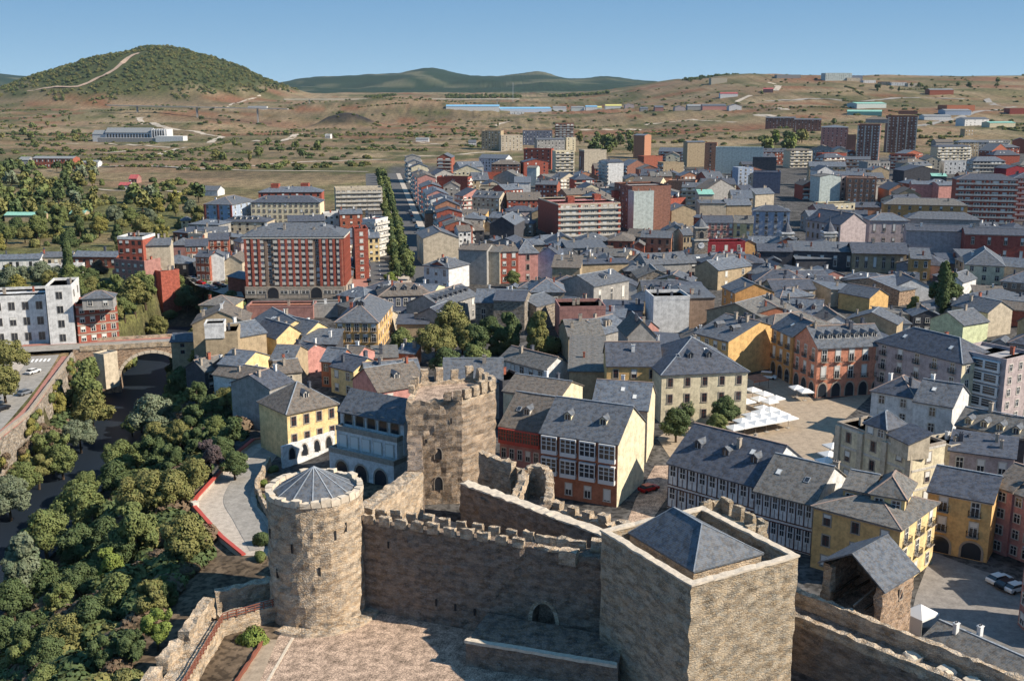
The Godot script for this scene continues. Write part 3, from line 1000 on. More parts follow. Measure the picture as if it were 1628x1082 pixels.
# a house with its front towards +z. o: lb, rb bays on the sides; win style; near; rm roof material; ch, dm, sk counts ...
func house(called: String, label: String, at: Vector3, turn: float, size: Vector3, roof: String, rise: float, wall: String, floors: int, bays: int, o := {}) -> Node3D:
	rng.seed = hash(label)
	var w := size.x
	var d := size.y
	var h := size.z
	var category: String = o.get("cat", called.replace("_", " "))
	var root := thing(called, label, category, o.get("grp", ""), at, deg_to_rad(turn))
	var wm: Material = M[wall]
	put("wall", walls_mesh(roof, w, d, h, rise, wm, o.get("foot", 13.0 if at.x < -80.0 and at.z > -480.0 else 4.0), M[o.side] if o.has("side") else null), root)
	var near: bool = o.get("near", at.z > -640.0)
	var dr: String = "deck_grey" if roof == "flat" else ["slate", "slate", "slate", "blue_slate", "blue_slate", "dark_slate", "dark_slate", "old_slate", "brown_slate", "dark_slate"][rng.randi_range(0, 9)]
	var rm: Material = M[o.get("rm", dr)]
	var rf := put("roof", roof_mesh(roof, w, d, h, rise, rm, M[o.get("cop", wall)], o.get("over", 0.45)), root)
	if o.get("wing", false):   # a lower wing against one side or the front, as old houses grow them
		var s: float = [-1.0, 1.0][rng.randi_range(0, 1)]
		var ww := w * rng.randf_range(0.35, 0.6)
		var wd := rng.randf_range(3.5, 6.0)
		var wh := h * rng.randf_range(0.55, 0.85)
		var x := Transform3D(Basis(), Vector3(s * (w - ww) * 0.5 * rng.randf(), 0, d / 2 + wd / 2 - 0.3))
		if rng.randf() < 0.5:
			x = Transform3D(Basis(Vector3.UP, PI / 2 * s), Vector3(s * (w / 2 + wd / 2 - 0.3), 0, rng.randf_range(-0.2, 0.2) * d))
		var k: String = ["shed", "shed", "gx", "gz"][rng.randi_range(0, 3)]
		var wr := wd * 0.3 if k != "gz" else ww * 0.24
		put("wing", walls_mesh(k, ww, wd, wh, wr, wm, 4.0), root, x)
		put("wing_roof", roof_mesh(k, ww, wd, wh, wr, M[["slate", "old_slate", "blue_slate", "brown_slate"][rng.randi_range(0, 3)]], wm, 0.35), root, x)
	# chimneys, dormers, skylights stand on the roof
	var nch: int = o.get("ch", rng.randi_range(1, 3))
	for i in nch:
		var cx := rng.randf_range(-0.42, 0.42) * w
		var cz := rng.randf_range(-0.3, 0.3) * d
		var k: String = ["", "", "_white", "_dark", "_dark", "_brick"][rng.randi_range(0, 5)]
		var s := rng.randf_range(0.8, 1.15)
		if near or at.z > -900.0:
			put("chimney", shared["chimney" + k], rf, Transform3D(Basis(Vector3.UP, rng.randi_range(0, 1) * PI / 2).scaled(Vector3(s, s, s)), Vector3(cx, roof_height(roof, w, d, h, rise, cx, cz) + 0.5, cz)))
	var slope := {"gx": rise / (d / 2), "hip": rise / (minf(w, d) / 2), "gz": rise / (w / 2), "shed": rise / d}
	var nd: int = o.get("dm", 0)
	for i in nd:
		var fx := (i + 0.5) / nd - 0.5
		var dz: float = d / 2 * o.get("dz", 0.62)
		if roof == "gz":
			for s in ([-1, 1] if o.get("dside", 0) == 0 else [o.dside]):
				var lx: float = s * w / 2 * o.get("dz", 0.62)
				put("dormer", shared["dormer" + o.get("dk", "")], rf, Transform3D(Basis(Vector3.UP, PI / 2 * s), Vector3(lx, roof_height(roof, w, d, h, rise, lx, 0) + 0.5, fx * d * 0.85)))
		else:
			var lx := fx * (w - (d * 0.5 if roof == "hip" else 0.0)) * 0.92
			put("dormer", shared["dormer" + o.get("dk", "")], rf, Transform3D(Basis(), Vector3(lx, roof_height(roof, w, d, h, rise, lx, dz) + 0.5, dz)))
	for i in int(o.get("sk", 0)):
		var lx := rng.randf_range(-0.32, 0.32) * w
		var lz := d * rng.randf_range(0.16, 0.3)
		if slope.has(roof):
			var b := Basis(Vector3.RIGHT, atan(slope[roof]))
			if roof == "gz":
				lz = rng.randf_range(-0.35, 0.35) * d
				lx = w * rng.randf_range(0.16, 0.3)
				b = Basis(Vector3.UP, PI / 2) * Basis(Vector3.RIGHT, atan(slope.gz))
			put("skylight", shared["skylight" if rng.randf() < 0.5 else "skylight_dark"], rf, Transform3D(b, Vector3(lx, roof_height(roof, w, d, h, rise, lx, lz) + 0.2, lz)))
	if near and roof in ["gx", "gz", "hip"]:
		var rd := MB.new()
		var y := h + rise + 0.2
		if roof == "hip":
			var p := Vector3(-maxf(0.0, (w - d) / 2), y, maxf(0.0, (d - w) / 2))
			var q := -p
			q.y = y
			var e := h - rise * 0.4 / (minf(w, d) / 2) + 0.2
			if p.distance_to(q) > 0.3:
				rd.bar(p, q, 0.3, 0.16)
			for c in [Vector3(-w / 2 - 0.4, e, d / 2 + 0.4), Vector3(w / 2 + 0.4, e, d / 2 + 0.4), Vector3(w / 2 + 0.4, e, -d / 2 - 0.4), Vector3(-w / 2 - 0.4, e, -d / 2 - 0.4)]:
				rd.bar(c, p if c.distance_to(p) < c.distance_to(q) else q, 0.22, 0.12)
		elif roof == "gx":
			rd.bar(Vector3(-w / 2 - 0.25, y, 0), Vector3(w / 2 + 0.25, y, 0), 0.3, 0.16)
		else:
			rd.bar(Vector3(0, y, -d / 2 - 0.25), Vector3(0, y, d / 2 + 0.25), 0.3, 0.16)
		put("ridge_tiles", rd.mesh(M[o.get("rg", "ridge_mortar" if rng.randf() < 0.4 else "zinc")]), rf)
	if o.has("band"):
		var bn := MB.new()
		bn.box(Vector3(-w / 2 - 0.08, -0.45, -d / 2 - 0.08), Vector3(w / 2 + 0.08, 0, d / 2 + 0.08))
		var bm := bn.mesh(M[o.band])
		for i in range(1, floors + 1):
			put("floor_band", bm, root, Transform3D(Basis(), Vector3(0, h * i / floors, 0)))
	if o.has("pil"):
		var pb := MB.new()
		pb.box(Vector3(-0.6, 0, 0), Vector3(0.6, h - 0.1, 0.55))
		var pm := pb.mesh(M[o.get("pilm", wall)])
		var np: int = o.pil
		for i in np + 1:
			put("pilaster", pm, root, Transform3D(Basis(), Vector3(lerpf(-w / 2 + 0.6, w / 2 - 0.6, float(i) / np), 0, d / 2)))
	if near and roof != "flat":
		var cn := MB.new()
		if roof == "gx" or roof == "hip":
			cn.box(Vector3(-w / 2 - 0.14, h - 0.42, d / 2), Vector3(w / 2 + 0.14, h - 0.16, d / 2 + 0.2))
		if roof == "gz" or roof == "hip":
			cn.box(Vector3(w / 2, h - 0.42, -d / 2), Vector3(w / 2 + 0.2, h - 0.16, d / 2 - 0.002))
			cn.box(Vector3(-w / 2 - 0.2, h - 0.42, -d / 2), Vector3(-w / 2, h - 0.16, d / 2 - 0.002))
		if cn.v.size():
			put("cornice", cn.mesh(M.trim_stone if rng.randf() < 0.6 else M.trim), root)
	# windows, floor by floor
	var fh := h / maxi(floors, 1)
	var chance: float = o.get("blind", 0.45)
	var far := MB.new()
	var fb := MB.new()
	var ft := MB.new()
	var style: String = o.get("win", "plain")
	for side in [0, 1, 3]:
		var k: int = [bays, o.get("rb", 0), 0, o.get("lb", 0)][side]
		if k == 0:
			continue
		var L: float = [w, d, w, d][side]
		var fr := side_frame(side, w, d)
		var gap := L / k
		for f in floors:
			if f == 0 and o.get("nog", false):
				continue
			var ww := minf(gap * 0.52, 1.25 if style != "void" else 1.9)
			var wh := fh * 0.52
			var st := style if side == 0 else o.get("swin", style)
			if f == floors - 1 and side == 0 and o.has("top"):
				st = o.top
			if f == 0 and o.get("arc", false) and side != 2:
				st = "arch"
				ww = gap * 0.62
				wh = fh * 0.82
			elif f == 0 and (st == "balcony" or st.begins_with("bay")):
				st = "plain"
			if st.begins_with("bay"):
				ww = gap * (0.82 if st == "bay" else 0.98)
				wh = fh * 0.86
			if st == "half":
				ww = gap * 0.96
				wh = fh * 0.9
			if st == "balcony":
				wh = fh * 0.68
			if st == "parapet":
				ww = gap * 0.6
				wh = fh * 0.6
			for i in k:
				var p := fr * Transform3D(Basis(), Vector3((i + 0.5) * gap - L / 2, (f + (0.46 if st != "arch" else 0.41)) * fh + (fh * 0.03), 0))
				if near:
					opening(root, p, ww, wh, st, chance)
				else:
					if st == "parapet":
						ft.box(Vector3(-gap * 0.46, -wh * 0.62, 0), Vector3(gap * 0.46, -wh * 0.18, 0.9), p)
					far.box(Vector3(-ww / 2, -wh / 2, -0.1), Vector3(ww / 2, wh / 2, 0.035), p)
					var roll := rng.randf()
					if roll < chance:
						fb.box(Vector3(-ww / 2 - 0.02, wh / 2 - wh * (0.35 + 0.65 * rng.randf()), -0.1), Vector3(ww / 2 + 0.02, wh / 2 + 0.02, 0.07), p)
					elif roll > 0.6:
						ft.box(Vector3(-ww / 2 - 0.15, -wh / 2 - 0.16, 0), Vector3(ww / 2 + 0.15, -wh / 2, 0.14), p)
	if far.v.size():
		var am := fb.into(far.mesh(M.glass), M.blind)
		setting(put("window_panes", ft.into(am, M.trim), root), "stuff")
	return root


# ------------------------------------------------------------------ trees
func crown_mesh(lobes: Array, count: int, leaf: float, m: Material, sd: int, gaps := 0.0) -> ArrayMesh:
	# leaf sprays spread through overlapping lobes (centre, radius as Vector3), with gaps where noise says so
	rng.seed = sd
	var f := noise(FastNoiseLite.TYPE_SIMPLEX_SMOOTH, 0.42, sd, 2)
	var total := 0.0
	for l in lobes:
		total += l[1].x * l[1].y
	var v := PackedVector3Array()
	var n := PackedVector3Array()
	var c := PackedColorArray()
	for l in lobes:
		var ctr: Vector3 = l[0]
		var r: Vector3 = l[1]
		var k := int(count * r.x * r.y / total)
		for i in k:
			var dir := Vector3(rng.randfn(), rng.randfn() + 0.25, rng.randfn()).normalized()
			var rad := 1.0 - 0.45 * pow(rng.randf(), 1.6)
			var lump := f.get_noise_3dv((ctr + dir * r) * 0.9)
			rad *= 1.0 + 0.28 * lump
			var p := ctr + dir * r * rad
			if f.get_noise_3dv(p * 1.7 + Vector3(40, 0, 0)) < -0.42 + gaps:
				continue
			var out := (dir / r).normalized()
			var nn := (out * 1.1 + Vector3(rng.randfn(), rng.randfn(), rng.randfn()) * 0.5 + Vector3(0, 0.25, 0)).normalized()
			var s := nn.cross(Vector3(rng.randfn(), rng.randfn(), rng.randfn())).normalized()
			var u := nn.cross(s)
			var z := leaf * rng.randf_range(0.6, 1.3)
			var tone := clampf(1.0 + 0.35 * lump + rng.randf_range(-0.2, 0.2), 0.6, 1.5)
			var col := Color(tone * (1.0 + 0.2 * lump + rng.randf_range(-0.08, 0.12)), tone, tone * 0.95)
			var q := [p - s * z * 0.5, p + u * z * 0.42 + nn * z * 0.12, p + s * z * 0.5, p - u * z * 0.42 + nn * z * 0.1]
			for t in [0, 1, 2, 0, 2, 3]:
				v.append(q[t])
				n.append((nn * 0.55 + out * 0.6).normalized())
				c.append(col)
	var a := []
	a.resize(Mesh.ARRAY_MAX)
	a[Mesh.ARRAY_VERTEX] = v
	a[Mesh.ARRAY_NORMAL] = n
	a[Mesh.ARRAY_COLOR] = c
	var am := ArrayMesh.new()
	am.add_surface_from_arrays(Mesh.PRIMITIVE_TRIANGLES, a)
	am.surface_set_material(0, m)
	return am


func trunk_mesh(h: float, r: float, limbs: Array) -> ArrayMesh:
	var b := MB.new()
	var bend := Vector3(rng.randf_range(-0.05, 0.05) * h, h * 0.5, rng.randf_range(-0.05, 0.05) * h)
	b.tube(Vector3(0, -1.2, 0), bend, r * 1.25, r * 0.85, 7)
	b.tube(bend, Vector3(bend.x * 0.6, h, bend.z * 0.6), r * 0.85, r * 0.45, 7)
	for l in limbs:
		var e: Vector3 = l[0]
		b.tube(bend.lerp(Vector3(0, h, 0), 0.35), e, r * 0.5, r * 0.12, 5)
	return b.mesh(M.bark)


var protos := {}


func tree_shapes() -> void:
	# kind -> [crown, trunk]; every shape is about 10 m high before it is scaled
	rng.seed = 77
	var kinds := {
		"round": [[Vector3(0, 6.0, 0), Vector3(3.6, 3.6, 3.6)], [Vector3(-1.8, 4.4, 1.0), Vector3(2.4, 2.1, 2.4)], [Vector3(1.9, 4.6, 0.6), Vector3(2.3, 2.2, 2.3)], [Vector3(0.3, 4.2, -1.9), Vector3(2.4, 2.2, 2.3)], [Vector3(0.2, 8.0, 0.3), Vector3(2.2, 1.9, 2.2)]],
		"broad": [[Vector3(-2.6, 5.6, 0.4), Vector3(3.1, 2.7, 2.9)], [Vector3(2.5, 6.3, -0.4), Vector3(3.0, 2.9, 3.0)], [Vector3(0.2, 7.8, 0.8), Vector3(2.8, 2.3, 2.7)], [Vector3(0.4, 5.2, 2.6), Vector3(2.6, 2.2, 2.4)], [Vector3(-0.2, 5.4, -2.6), Vector3(2.7, 2.3, 2.4)], [Vector3(-3.9, 4.2, -0.6), Vector3(1.6, 1.4, 1.6)]],
		"tall": [[Vector3(0, 4.2, 0), Vector3(2.0, 2.5, 2.0)], [Vector3(0.5, 6.6, 0.2), Vector3(1.9, 2.4, 1.9)], [Vector3(-0.4, 8.5, 0), Vector3(1.4, 2.0, 1.4)], [Vector3(-1.0, 5.4, 0.6), Vector3(1.5, 1.8, 1.5)]],
		"ragged": [[Vector3(-1.6, 7.0, 0.4), Vector3(2.0, 2.3, 2.0)], [Vector3(1.7, 5.6, 0.9), Vector3(2.1, 1.9, 2.0)], [Vector3(0.4, 8.5, -0.8), Vector3(1.7, 1.6, 1.7)], [Vector3(-0.8, 4.4, -1.6), Vector3(1.9, 1.5, 1.8)], [Vector3(0.6, 4.2, 2.3), Vector3(1.5, 1.3, 1.5)], [Vector3(2.6, 7.6, -1.6), Vector3(1.2, 1.2, 1.2)]],
		"cypress": [[Vector3(0, 3.0, 0), Vector3(1.15, 2.8, 1.15)], [Vector3(0, 6.4, 0), Vector3(0.95, 3.2, 0.95)]],
		"bush": [[Vector3(0, 1.2, 0), Vector3(2.2, 1.5, 2.0)], [Vector3(1.3, 0.9, 0.8), Vector3(1.4, 1.1, 1.4)], [Vector3(-1.2, 0.8, -0.6), Vector3(1.5, 1.1, 1.4)]],
	}
	for k in ["round", "broad", "tall", "ragged"]:   # each lobe breaks up into boughs that bulge out of it
		var more := []
		for l in kinds[k]:
			for i in 5:
				var u := Vector3(rng.randfn(), rng.randfn() * 0.8, rng.randfn()).normalized()
				var r: Vector3 = l[1]
				more.append([l[0] + u * r * rng.randf_range(0.65, 0.95), r * rng.randf_range(0.28, 0.5)])
		for l in kinds[k]:
			l[1] = l[1] * 0.86
		kinds[k] += more
	for k in kinds:
		for fine in [0, 1, 2]:   # near, middle and far
			var count: int = [11000, 2200, 340][fine]
			if k in ["cypress", "bush"]:
				count = count * 2 / 5
			var leaf: float = [0.42, 0.85, 1.9][fine]
			if k in ["cypress", "bush"]:
				leaf *= 0.8
			var cm := crown_mesh(kinds[k], count, leaf, M.leaf_mid, hash(k) % 1000 + fine, 0.08 if k == "ragged" else 0.0)
			var tm := trunk_mesh(7.0 if k != "bush" else 0.8, 0.3, kinds[k].slice(0, 5) if fine < 2 and k not in ["bush", "cypress"] else [])
			protos["%s%d" % [k, fine]] = [cm, tm]


func tree(label: String, group: String, kind: String, p: Vector3, height: float, wide: float, leaf: String, turn: float, fine := 0, called := "tree") -> Node3D:
	var o := thing(called, label, "bush" if called.contains("bush") or called.contains("shrub") else "tree", group, p, turn)
	var e: Array = protos["%s%d" % [kind, fine]]
	var s := height / (10.0 if kind != "bush" else 2.7)
	var x := Transform3D(Basis.from_scale(Vector3(s * wide, s, s * wide)), Vector3.ZERO)
	var c := put("crown", e[0], o, x)
	c.material_override = M[leaf]
	if called != "bush" or fine == 0:
		put("trunk", e[1], o, x)
	return o


# trees of one kind strewn over a piece of ground that the eye cannot count: one mass
func wood(called: String, label: String, kind: String, fine: int, where: Array, leaf: String) -> void:
	var mm := MultiMesh.new()
	mm.transform_format = MultiMesh.TRANSFORM_3D
	mm.mesh = protos["%s%d" % [kind, fine]][0]
	mm.instance_count = where.size()
	for i in where.size():
		mm.set_instance_transform(i, where[i])
	var o := MultiMeshInstance3D.new()
	o.name = numbered(called, self)
	o.multimesh = mm
	o.material_override = M[leaf]
	add_child(o, true)
	setting(o, "stuff")
	o.set_meta("label", label)


# ------------------------------------------------------------------ masonry
func shaken(p: Vector3, amp: float) -> Vector3:
	return p + Vector3(rough.get_noise_3d(p.x * 9, p.y * 9, p.z * 9), 0.5 * rough.get_noise_3d(p.x * 9 + 70, p.y * 9, p.z * 9), rough.get_noise_3d(p.x * 9, p.y * 9 + 90, p.z * 9)) * amp


func grid(b: MB, o: Vector3, u: Vector3, w: Vector3, cell: float, amp: float) -> void:
	var nu := maxi(1, int(u.length() / cell))
	var nw := maxi(1, int(w.length() / cell))
	for i in nu:
		for j in nw:
			var a := o + u * i / nu + w * j / nw
			b.quad(shaken(a, amp), shaken(a + u / nu, amp), shaken(a + u / nu + w / nw, amp), shaken(a + w / nw, amp))


func masonry(poly: Array, y0: float, y1: float, m: Material, cell := 0.9, amp := 0.5, rag := 0.0) -> ArrayMesh:
	# a block of old stonework over poly (x, z; anticlockwise from above), its faces uneven, its top ragged
	var b := MB.new()
	for i in poly.size():
		var p: Vector2 = poly[i]
		var q: Vector2 = poly[(i + 1) % poly.size()]
		var nu := maxi(1, int(p.distance_to(q) / cell))
		var nw := maxi(1, int((y1 - y0) / cell))
		for k in nu:
			var a := p.lerp(q, float(k) / nu)
			var e := p.lerp(q, float(k + 1) / nu)
			for j in nw:
				var ya := lerpf(y0, y1, float(j) / nw)
				var yb := lerpf(y0, y1, float(j + 1) / nw)
				b.quad(edge(a, ya, y1, amp, rag), edge(e, ya, y1, amp, rag), edge(e, yb, y1, amp, rag), edge(a, yb, y1, amp, rag))
	if poly.size() == 4:
		var nu := maxi(1, int((poly[0] as Vector2).distance_to(poly[1]) / cell))
		var nw := maxi(1, int((poly[1] as Vector2).distance_to(poly[2]) / cell))
		for i in nu:
			for j in nw:
				var q := []
				for c in [[i, j], [i + 1, j], [i + 1, j + 1], [i, j + 1]]:
					var s := (poly[0] as Vector2).lerp(poly[1], float(c[0]) / nu).lerp((poly[3] as Vector2).lerp(poly[2], float(c[0]) / nu), float(c[1]) / nw)
					q.append(edge(s, y1, y1, amp, rag))
				b.quad(q[0], q[1], q[2], q[3])
	else:
		var flat := PackedVector2Array(poly)
		var ids := Geometry2D.triangulate_polygon(flat)
		for i in range(0, ids.size(), 3):
			var q := [edge(flat[ids[i]], y1, y1, amp, rag), edge(flat[ids[i + 1]], y1, y1, amp, rag), edge(flat[ids[i + 2]], y1, y1, amp, rag)]
			if (q[1] - q[0]).cross(q[2] - q[0]).y < 0:
				q.reverse()
			b.tri(q[0], q[1], q[2])
	return b.mesh(m)


func edge(p: Vector2, y: float, top: float, amp: float, rag: float) -> Vector3:
	var q := shaken(Vector3(p.x, y, p.y), amp)
	if rag > 0.0 and y > top - 0.01:
		q.y -= rag * clampf(0.5 + 0.9 * rough.get_noise_2d(p.x * 14 + 7, p.y * 14), 0, 1)
	return q


func strip(a: Vector2, b: Vector2, left: float, right: float) -> Array:
	# the footprint of a wall from a to b, left and right of the line (seen from above, walking from a to b)
	var d := (b - a).normalized()
	var s := Vector2(d.y, -d.x)
	return [a - s * right, b - s * right, b + s * left, a + s * left]


func merlons(parent: Node3D, a: Vector2, b: Vector2, thick: float, y: float, high: float, n: int, fill: float, m: Material, from := 0.0, to := 1.0) -> void:
	# separate teeth standing on a wall top
	var k := (b - a)
	for i in n:
		var f := lerpf(from, to, (i + 0.5) / n)
		var half := (to - from) / n * fill / 2
		rng.seed = int(a.x * 100 + b.y * 10 + i)
		var hh := high * rng.randf_range(0.8, 1.08)
		put("merlon", masonry(strip(a + k * (f - half * rng.randf_range(0.9, 1.1)), a + k * (f + half * rng.randf_range(0.9, 1.08)), thick / 2, thick / 2), y - 0.1, y + hh, m, 0.55, 0.28, 0.25), parent)


# ------------------------------------------------------------------ the castle
func slate_cone(parent: Node3D, r: float, y0: float, y1: float, k: int) -> void:
	var b := MB.new()
	for i in k:
		var a := TAU * (i + 0.25) / k
		var e := TAU * (i + 1.25) / k
		var p := Vector3(cos(a) * r, y0, -sin(a) * r)
		var q := Vector3(cos(e) * r, y0, -sin(e) * r)
		b.tri(p, q, Vector3(0, y1, 0))
		b.quad(p - Vector3(0, 0.25, 0), q - Vector3(0, 0.25, 0), q, p)
	var o := put("roof", b.mesh(M.slate), parent)
	var ribs := MB.new()
	for i in k:
		var a := TAU * (i + 0.25) / k
		ribs.bar(Vector3(cos(a) * r, y0 + 0.04, -sin(a) * r), Vector3(0, y1 + 0.04, 0), 0.16, 0.08)
	put("hip_ribs", ribs.mesh(M.zinc), o)


func round_tower() -> void:
	var t := thing("round_tower", "round rubble stone castle tower under a faceted blue slate cone", "castle tower", "", Vector3(-28.8, 0, -148.6))
	var b := MB.new()
	var k := 56
	var rows := 26
	var top := 18.9
	var ring := func(i: int, y: float, r: float) -> Vector3:
		var a := TAU * i / k
		var p := Vector3(cos(a) * r, y, -sin(a) * r)
		return shaken(p, 0.42)
	for j in rows:
		var y0 := lerpf(-6, top, float(j) / rows)
		var y1 := lerpf(-6, top, float(j + 1) / rows)
		var r0 := 7.15 - 0.25 * smoothstep(-2.0, 16.0, y0)
		var r1 := 7.15 - 0.25 * smoothstep(-2.0, 16.0, y1)
		for i in k:
			b.quad(ring.call(i, y0, r0), ring.call(i + 1, y0, r0), ring.call(i + 1, y1, r1), ring.call(i, y1, r1))
	put("wall", b.mesh(M.castle), t)
	# parapet ring of separate worn stones round a lead gutter
	for i in 30:
		var a := TAU * i / 30
		var e := TAU * (i + 0.93) / 30
		rng.seed = 40 + i
		var h := top + rng.randf_range(0.45, 1.0)
		var p := [Vector2(cos(a), -sin(a)) * 7.0, Vector2(cos(e), -sin(e)) * 7.0, Vector2(cos(e), -sin(e)) * 6.1, Vector2(cos(a), -sin(a)) * 6.1]
		put("parapet_stone", masonry(p, top - 0.3, h, M.coping, 0.6, 0.22, 0.2), t)
	var g := MB.new()
	for i in k:
		var a := TAU * i / k
		var e := TAU * (i + 1) / k
		g.tri(Vector3(cos(a) * 6.9, top - 0.15, -sin(a) * 6.9), Vector3(cos(e) * 6.9, top - 0.15, -sin(e) * 6.9), Vector3(0, top - 0.15, 0))
	put("gutter", g.mesh(M.zinc), t)
	slate_cone(t, 5.75, top + 0.15, top + 3.5, 12)
	for s in [[-1.9, 12.5], [-1.35, 9.0], [-1.0, 14.2], [-2.35, 8.0], [-0.75, 15.0], [-2.6, 13.5]]:
		var slit := MB.new()
		var a: float = -s[0]
		var x := Transform3D(Basis(Vector3.UP, PI / 2 - a), Vector3(cos(a) * 6.86, s[1], sin(a) * 6.86))
		slit.box(Vector3(-0.16, -0.7, 0), Vector3(0.16, 0.7, 0.22), x)
		put("arrow_slit", slit.mesh(M.iron), t)
	# stone plinth curving round the foot, on the courtyard
	var pl := thing("plinth", "low curved stone step round the foot of the round tower", "step")
	var st := MB.new()
	for i in 16:
		var a := lerpf(-2.15, -0.1, i / 16.0)
		var e := lerpf(-2.15, -0.1, (i + 1) / 16.0)
		var c := Vector3(-28.8, 0, -148.6)
		var f := func(q: float, r: float, y: float) -> Vector3: return shaken(c + Vector3(cos(q) * r, y, -sin(q) * r), 0.15)
		st.quad(f.call(a, 9.2, 0.0), f.call(e, 9.2, 0.0), f.call(e, 9.1, 0.45), f.call(a, 9.1, 0.45))
		st.quad(f.call(a, 9.1, 0.45), f.call(e, 9.1, 0.45), f.call(e, 7.0, 0.5), f.call(a, 7.0, 0.5))
	put("step", st.mesh(M.castle), pl)


func curtain() -> void:
	# the long shaded wall between the round tower and the square tower, with a pointed doorway
	var a := Vector2(-22.6, -148.2)
	var b := Vector2(14.6, -134.1)
	var u := (b - a).normalized()
	var l := a.distance_to(b)
	var w := thing("curtain_wall", "long shaded stone curtain wall with toothed top and pointed doorway", "castle wall")
	var d0 := 27.2
	var d1 := 30.6
	put("wall", masonry(strip(a, a + u * d0, 2.6, 0.0), -1.0, 14.2, M.castle_shade_tint, 0.9, 0.4), w)
	put("wall", masonry(strip(a + u * d1, b, 2.6, 0.0), -1.0, 14.2, M.castle_shade_tint, 0.9, 0.4, 0.3), w)
	put("wall", masonry(strip(a + u * d0, a + u * d1, 2.6, 0.0), 6.4, 14.2, M.castle_shade_tint, 0.9, 0.4, 0.3), w)
	put("door_sill", masonry(strip(a + u * d0, a + u * d1, 2.6, 0.0), -1.0, 1.2, M.castle_shade_tint, 0.9, 0.3), w)
	# spandrels and the ring of arch stones
	var s := Vector2(u.y, -u.x)
	var at := func(x: float, y: float, out: float) -> Vector3:
		var p := a + u * x - s * out
		return Vector3(p.x, y, p.y)
	var mid := (d0 + d1) / 2
	var half := (d1 - d0) / 2
	var arc := []
	for i in 9:
		var q := i / 8.0
		arc.append(Vector2(half * (1.0 - pow(q, 1.8)), 3.6 + 2.5 * sin(q * PI / 2)))
	var sp := MB.new()
	for sx in [-1, 1]:
		for i in 8:
			var p: Vector2 = arc[i]
			var q: Vector2 = arc[i + 1]
			var f := [at.call(mid + sx * p.x, p.y, 0.0), at.call(mid + sx * half, p.y, 0.0), at.call(mid + sx * half, q.y, 0.0), at.call(mid + sx * q.x, q.y, 0.0)]
			var under := [at.call(mid + sx * p.x, p.y, 0.0), at.call(mid + sx * q.x, q.y, 0.0), at.call(mid + sx * q.x, q.y, -2.6), at.call(mid + sx * p.x, p.y, -2.6)]
			if sx < 0:
				f.reverse()
				under.reverse()
			sp.face(f)
			sp.face(under)
		var cap := [at.call(mid, 6.1, 0.0), at.call(mid + sx * half, 6.1, 0.0), at.call(mid + sx * half, 6.42, 0.0), at.call(mid, 6.42, 0.0)]
		if sx < 0:
			cap.reverse()
		sp.face(cap)
	put("arch_spandrel", sp.mesh(M.castle_shade_tint), w)
	for sx in [-1, 1]:
		for i in 8:
			var p: Vector2 = arc[i]
			var q: Vector2 = arc[i + 1]
			var n := (q - p).normalized()
			var o := Vector2(n.y, -n.x) * 0.55
			var v := MB.new()
			var f := [at.call(mid + sx * p.x, p.y, 0.12), at.call(mid + sx * (p.x + o.x), p.y + o.y, 0.12), at.call(mid + sx * (q.x + o.x), q.y + o.y, 0.12), at.call(mid + sx * q.x, q.y, 0.12)]
			if sx < 0:
				f.reverse()
			v.face(f)
			var k := f.size()
			for j in k:
				var g: Vector3 = f[j]
				var h: Vector3 = f[(j + 1) % k]
				var back := Vector3(s.x, 0, s.y) * 0.14
				v.quad(g + back, h + back, h, g)
			put("arch_stone", v.mesh(M.castle), w)
		for i in 3:
			var v := masonry(strip(a + u * (mid + sx * (half + 0.28) - 0.28), a + u * (mid + sx * (half + 0.28) + 0.28), 0.0, 0.12), 1.2 + i * 0.8, 1.98 + i * 0.8, M.castle, 0.6, 0.06)
			put("jamb_stone", v, w)
	# teeth: an outer and an inner row over the first two thirds, then a broken breastwork
	merlons(w, a + s * -0.0 + u * 0.6, b, 0.62, 14.1, 1.5, 10, 0.68, M.castle, 0.0, 0.66)
	merlons(w, a + s * 2.1 + u * 0.6, b + s * 2.1, 0.62, 14.1, 1.7, 10, 0.6, M.castle, 0.02, 0.68)
	put("breastwork", masonry(strip(a + s * 2.1 + u * l * 0.68, a + s * 2.1 + u * l * 0.86, 0.35, 0.35), 14.0, 15.5, M.castle, 0.7, 0.3, 0.4), w)
	put("breastwork", masonry(strip(a + s * 0.35 + u * l * 0.7, a + s * 0.35 + u * l * 0.8, 0.35, 0.35), 14.0, 14.6, M.castle, 0.7, 0.3, 0.3), w)
	put("turret_bracket", masonry(strip(a + s * -0.5 + u * l * 0.79, a + s * -0.5 + u * l * 0.85, 0.9, 0.9), 13.0, 15.1, M.castle, 0.7, 0.2, 0.3), w)
	put("merlon", masonry(strip(a + s * 2.0 + u * l * 0.88, a + s * 2.0 + u * l * 0.93, 0.5, 0.5), 14.0, 16.0, M.castle, 0.6, 0.25, 0.3), w)
	put("merlon", masonry(strip(a + s * 0.4 + u * l * 0.94, a + s * 0.4 + u * l * 0.985, 0.5, 0.5), 14.0, 16.2, M.castle, 0.6, 0.25, 0.3), w)
	put("merlon", masonry(strip(a + s * 2.0 + u * l * 0.955, a + s * 2.0 + u * l * 0.985, 0.5, 0.5), 14.0, 15.4, M.castle, 0.6, 0.25, 0.3), w)
	for q in [[5.0, 11.2], [12.5, 3.4], [15.5, 3.2], [18.5, 3.0]]:
		var v := MB.new()
		var p: Vector3 = at.call(q[0], q[1], 0.02)
		v.box(Vector3(-0.14, -0.5, 0), Vector3(0.14, 0.5, 0.2), Transform3D(Basis(Vector3.UP, -atan2(u.y, u.x)), p))
		put("arrow_slit", v.mesh(M.iron), w)
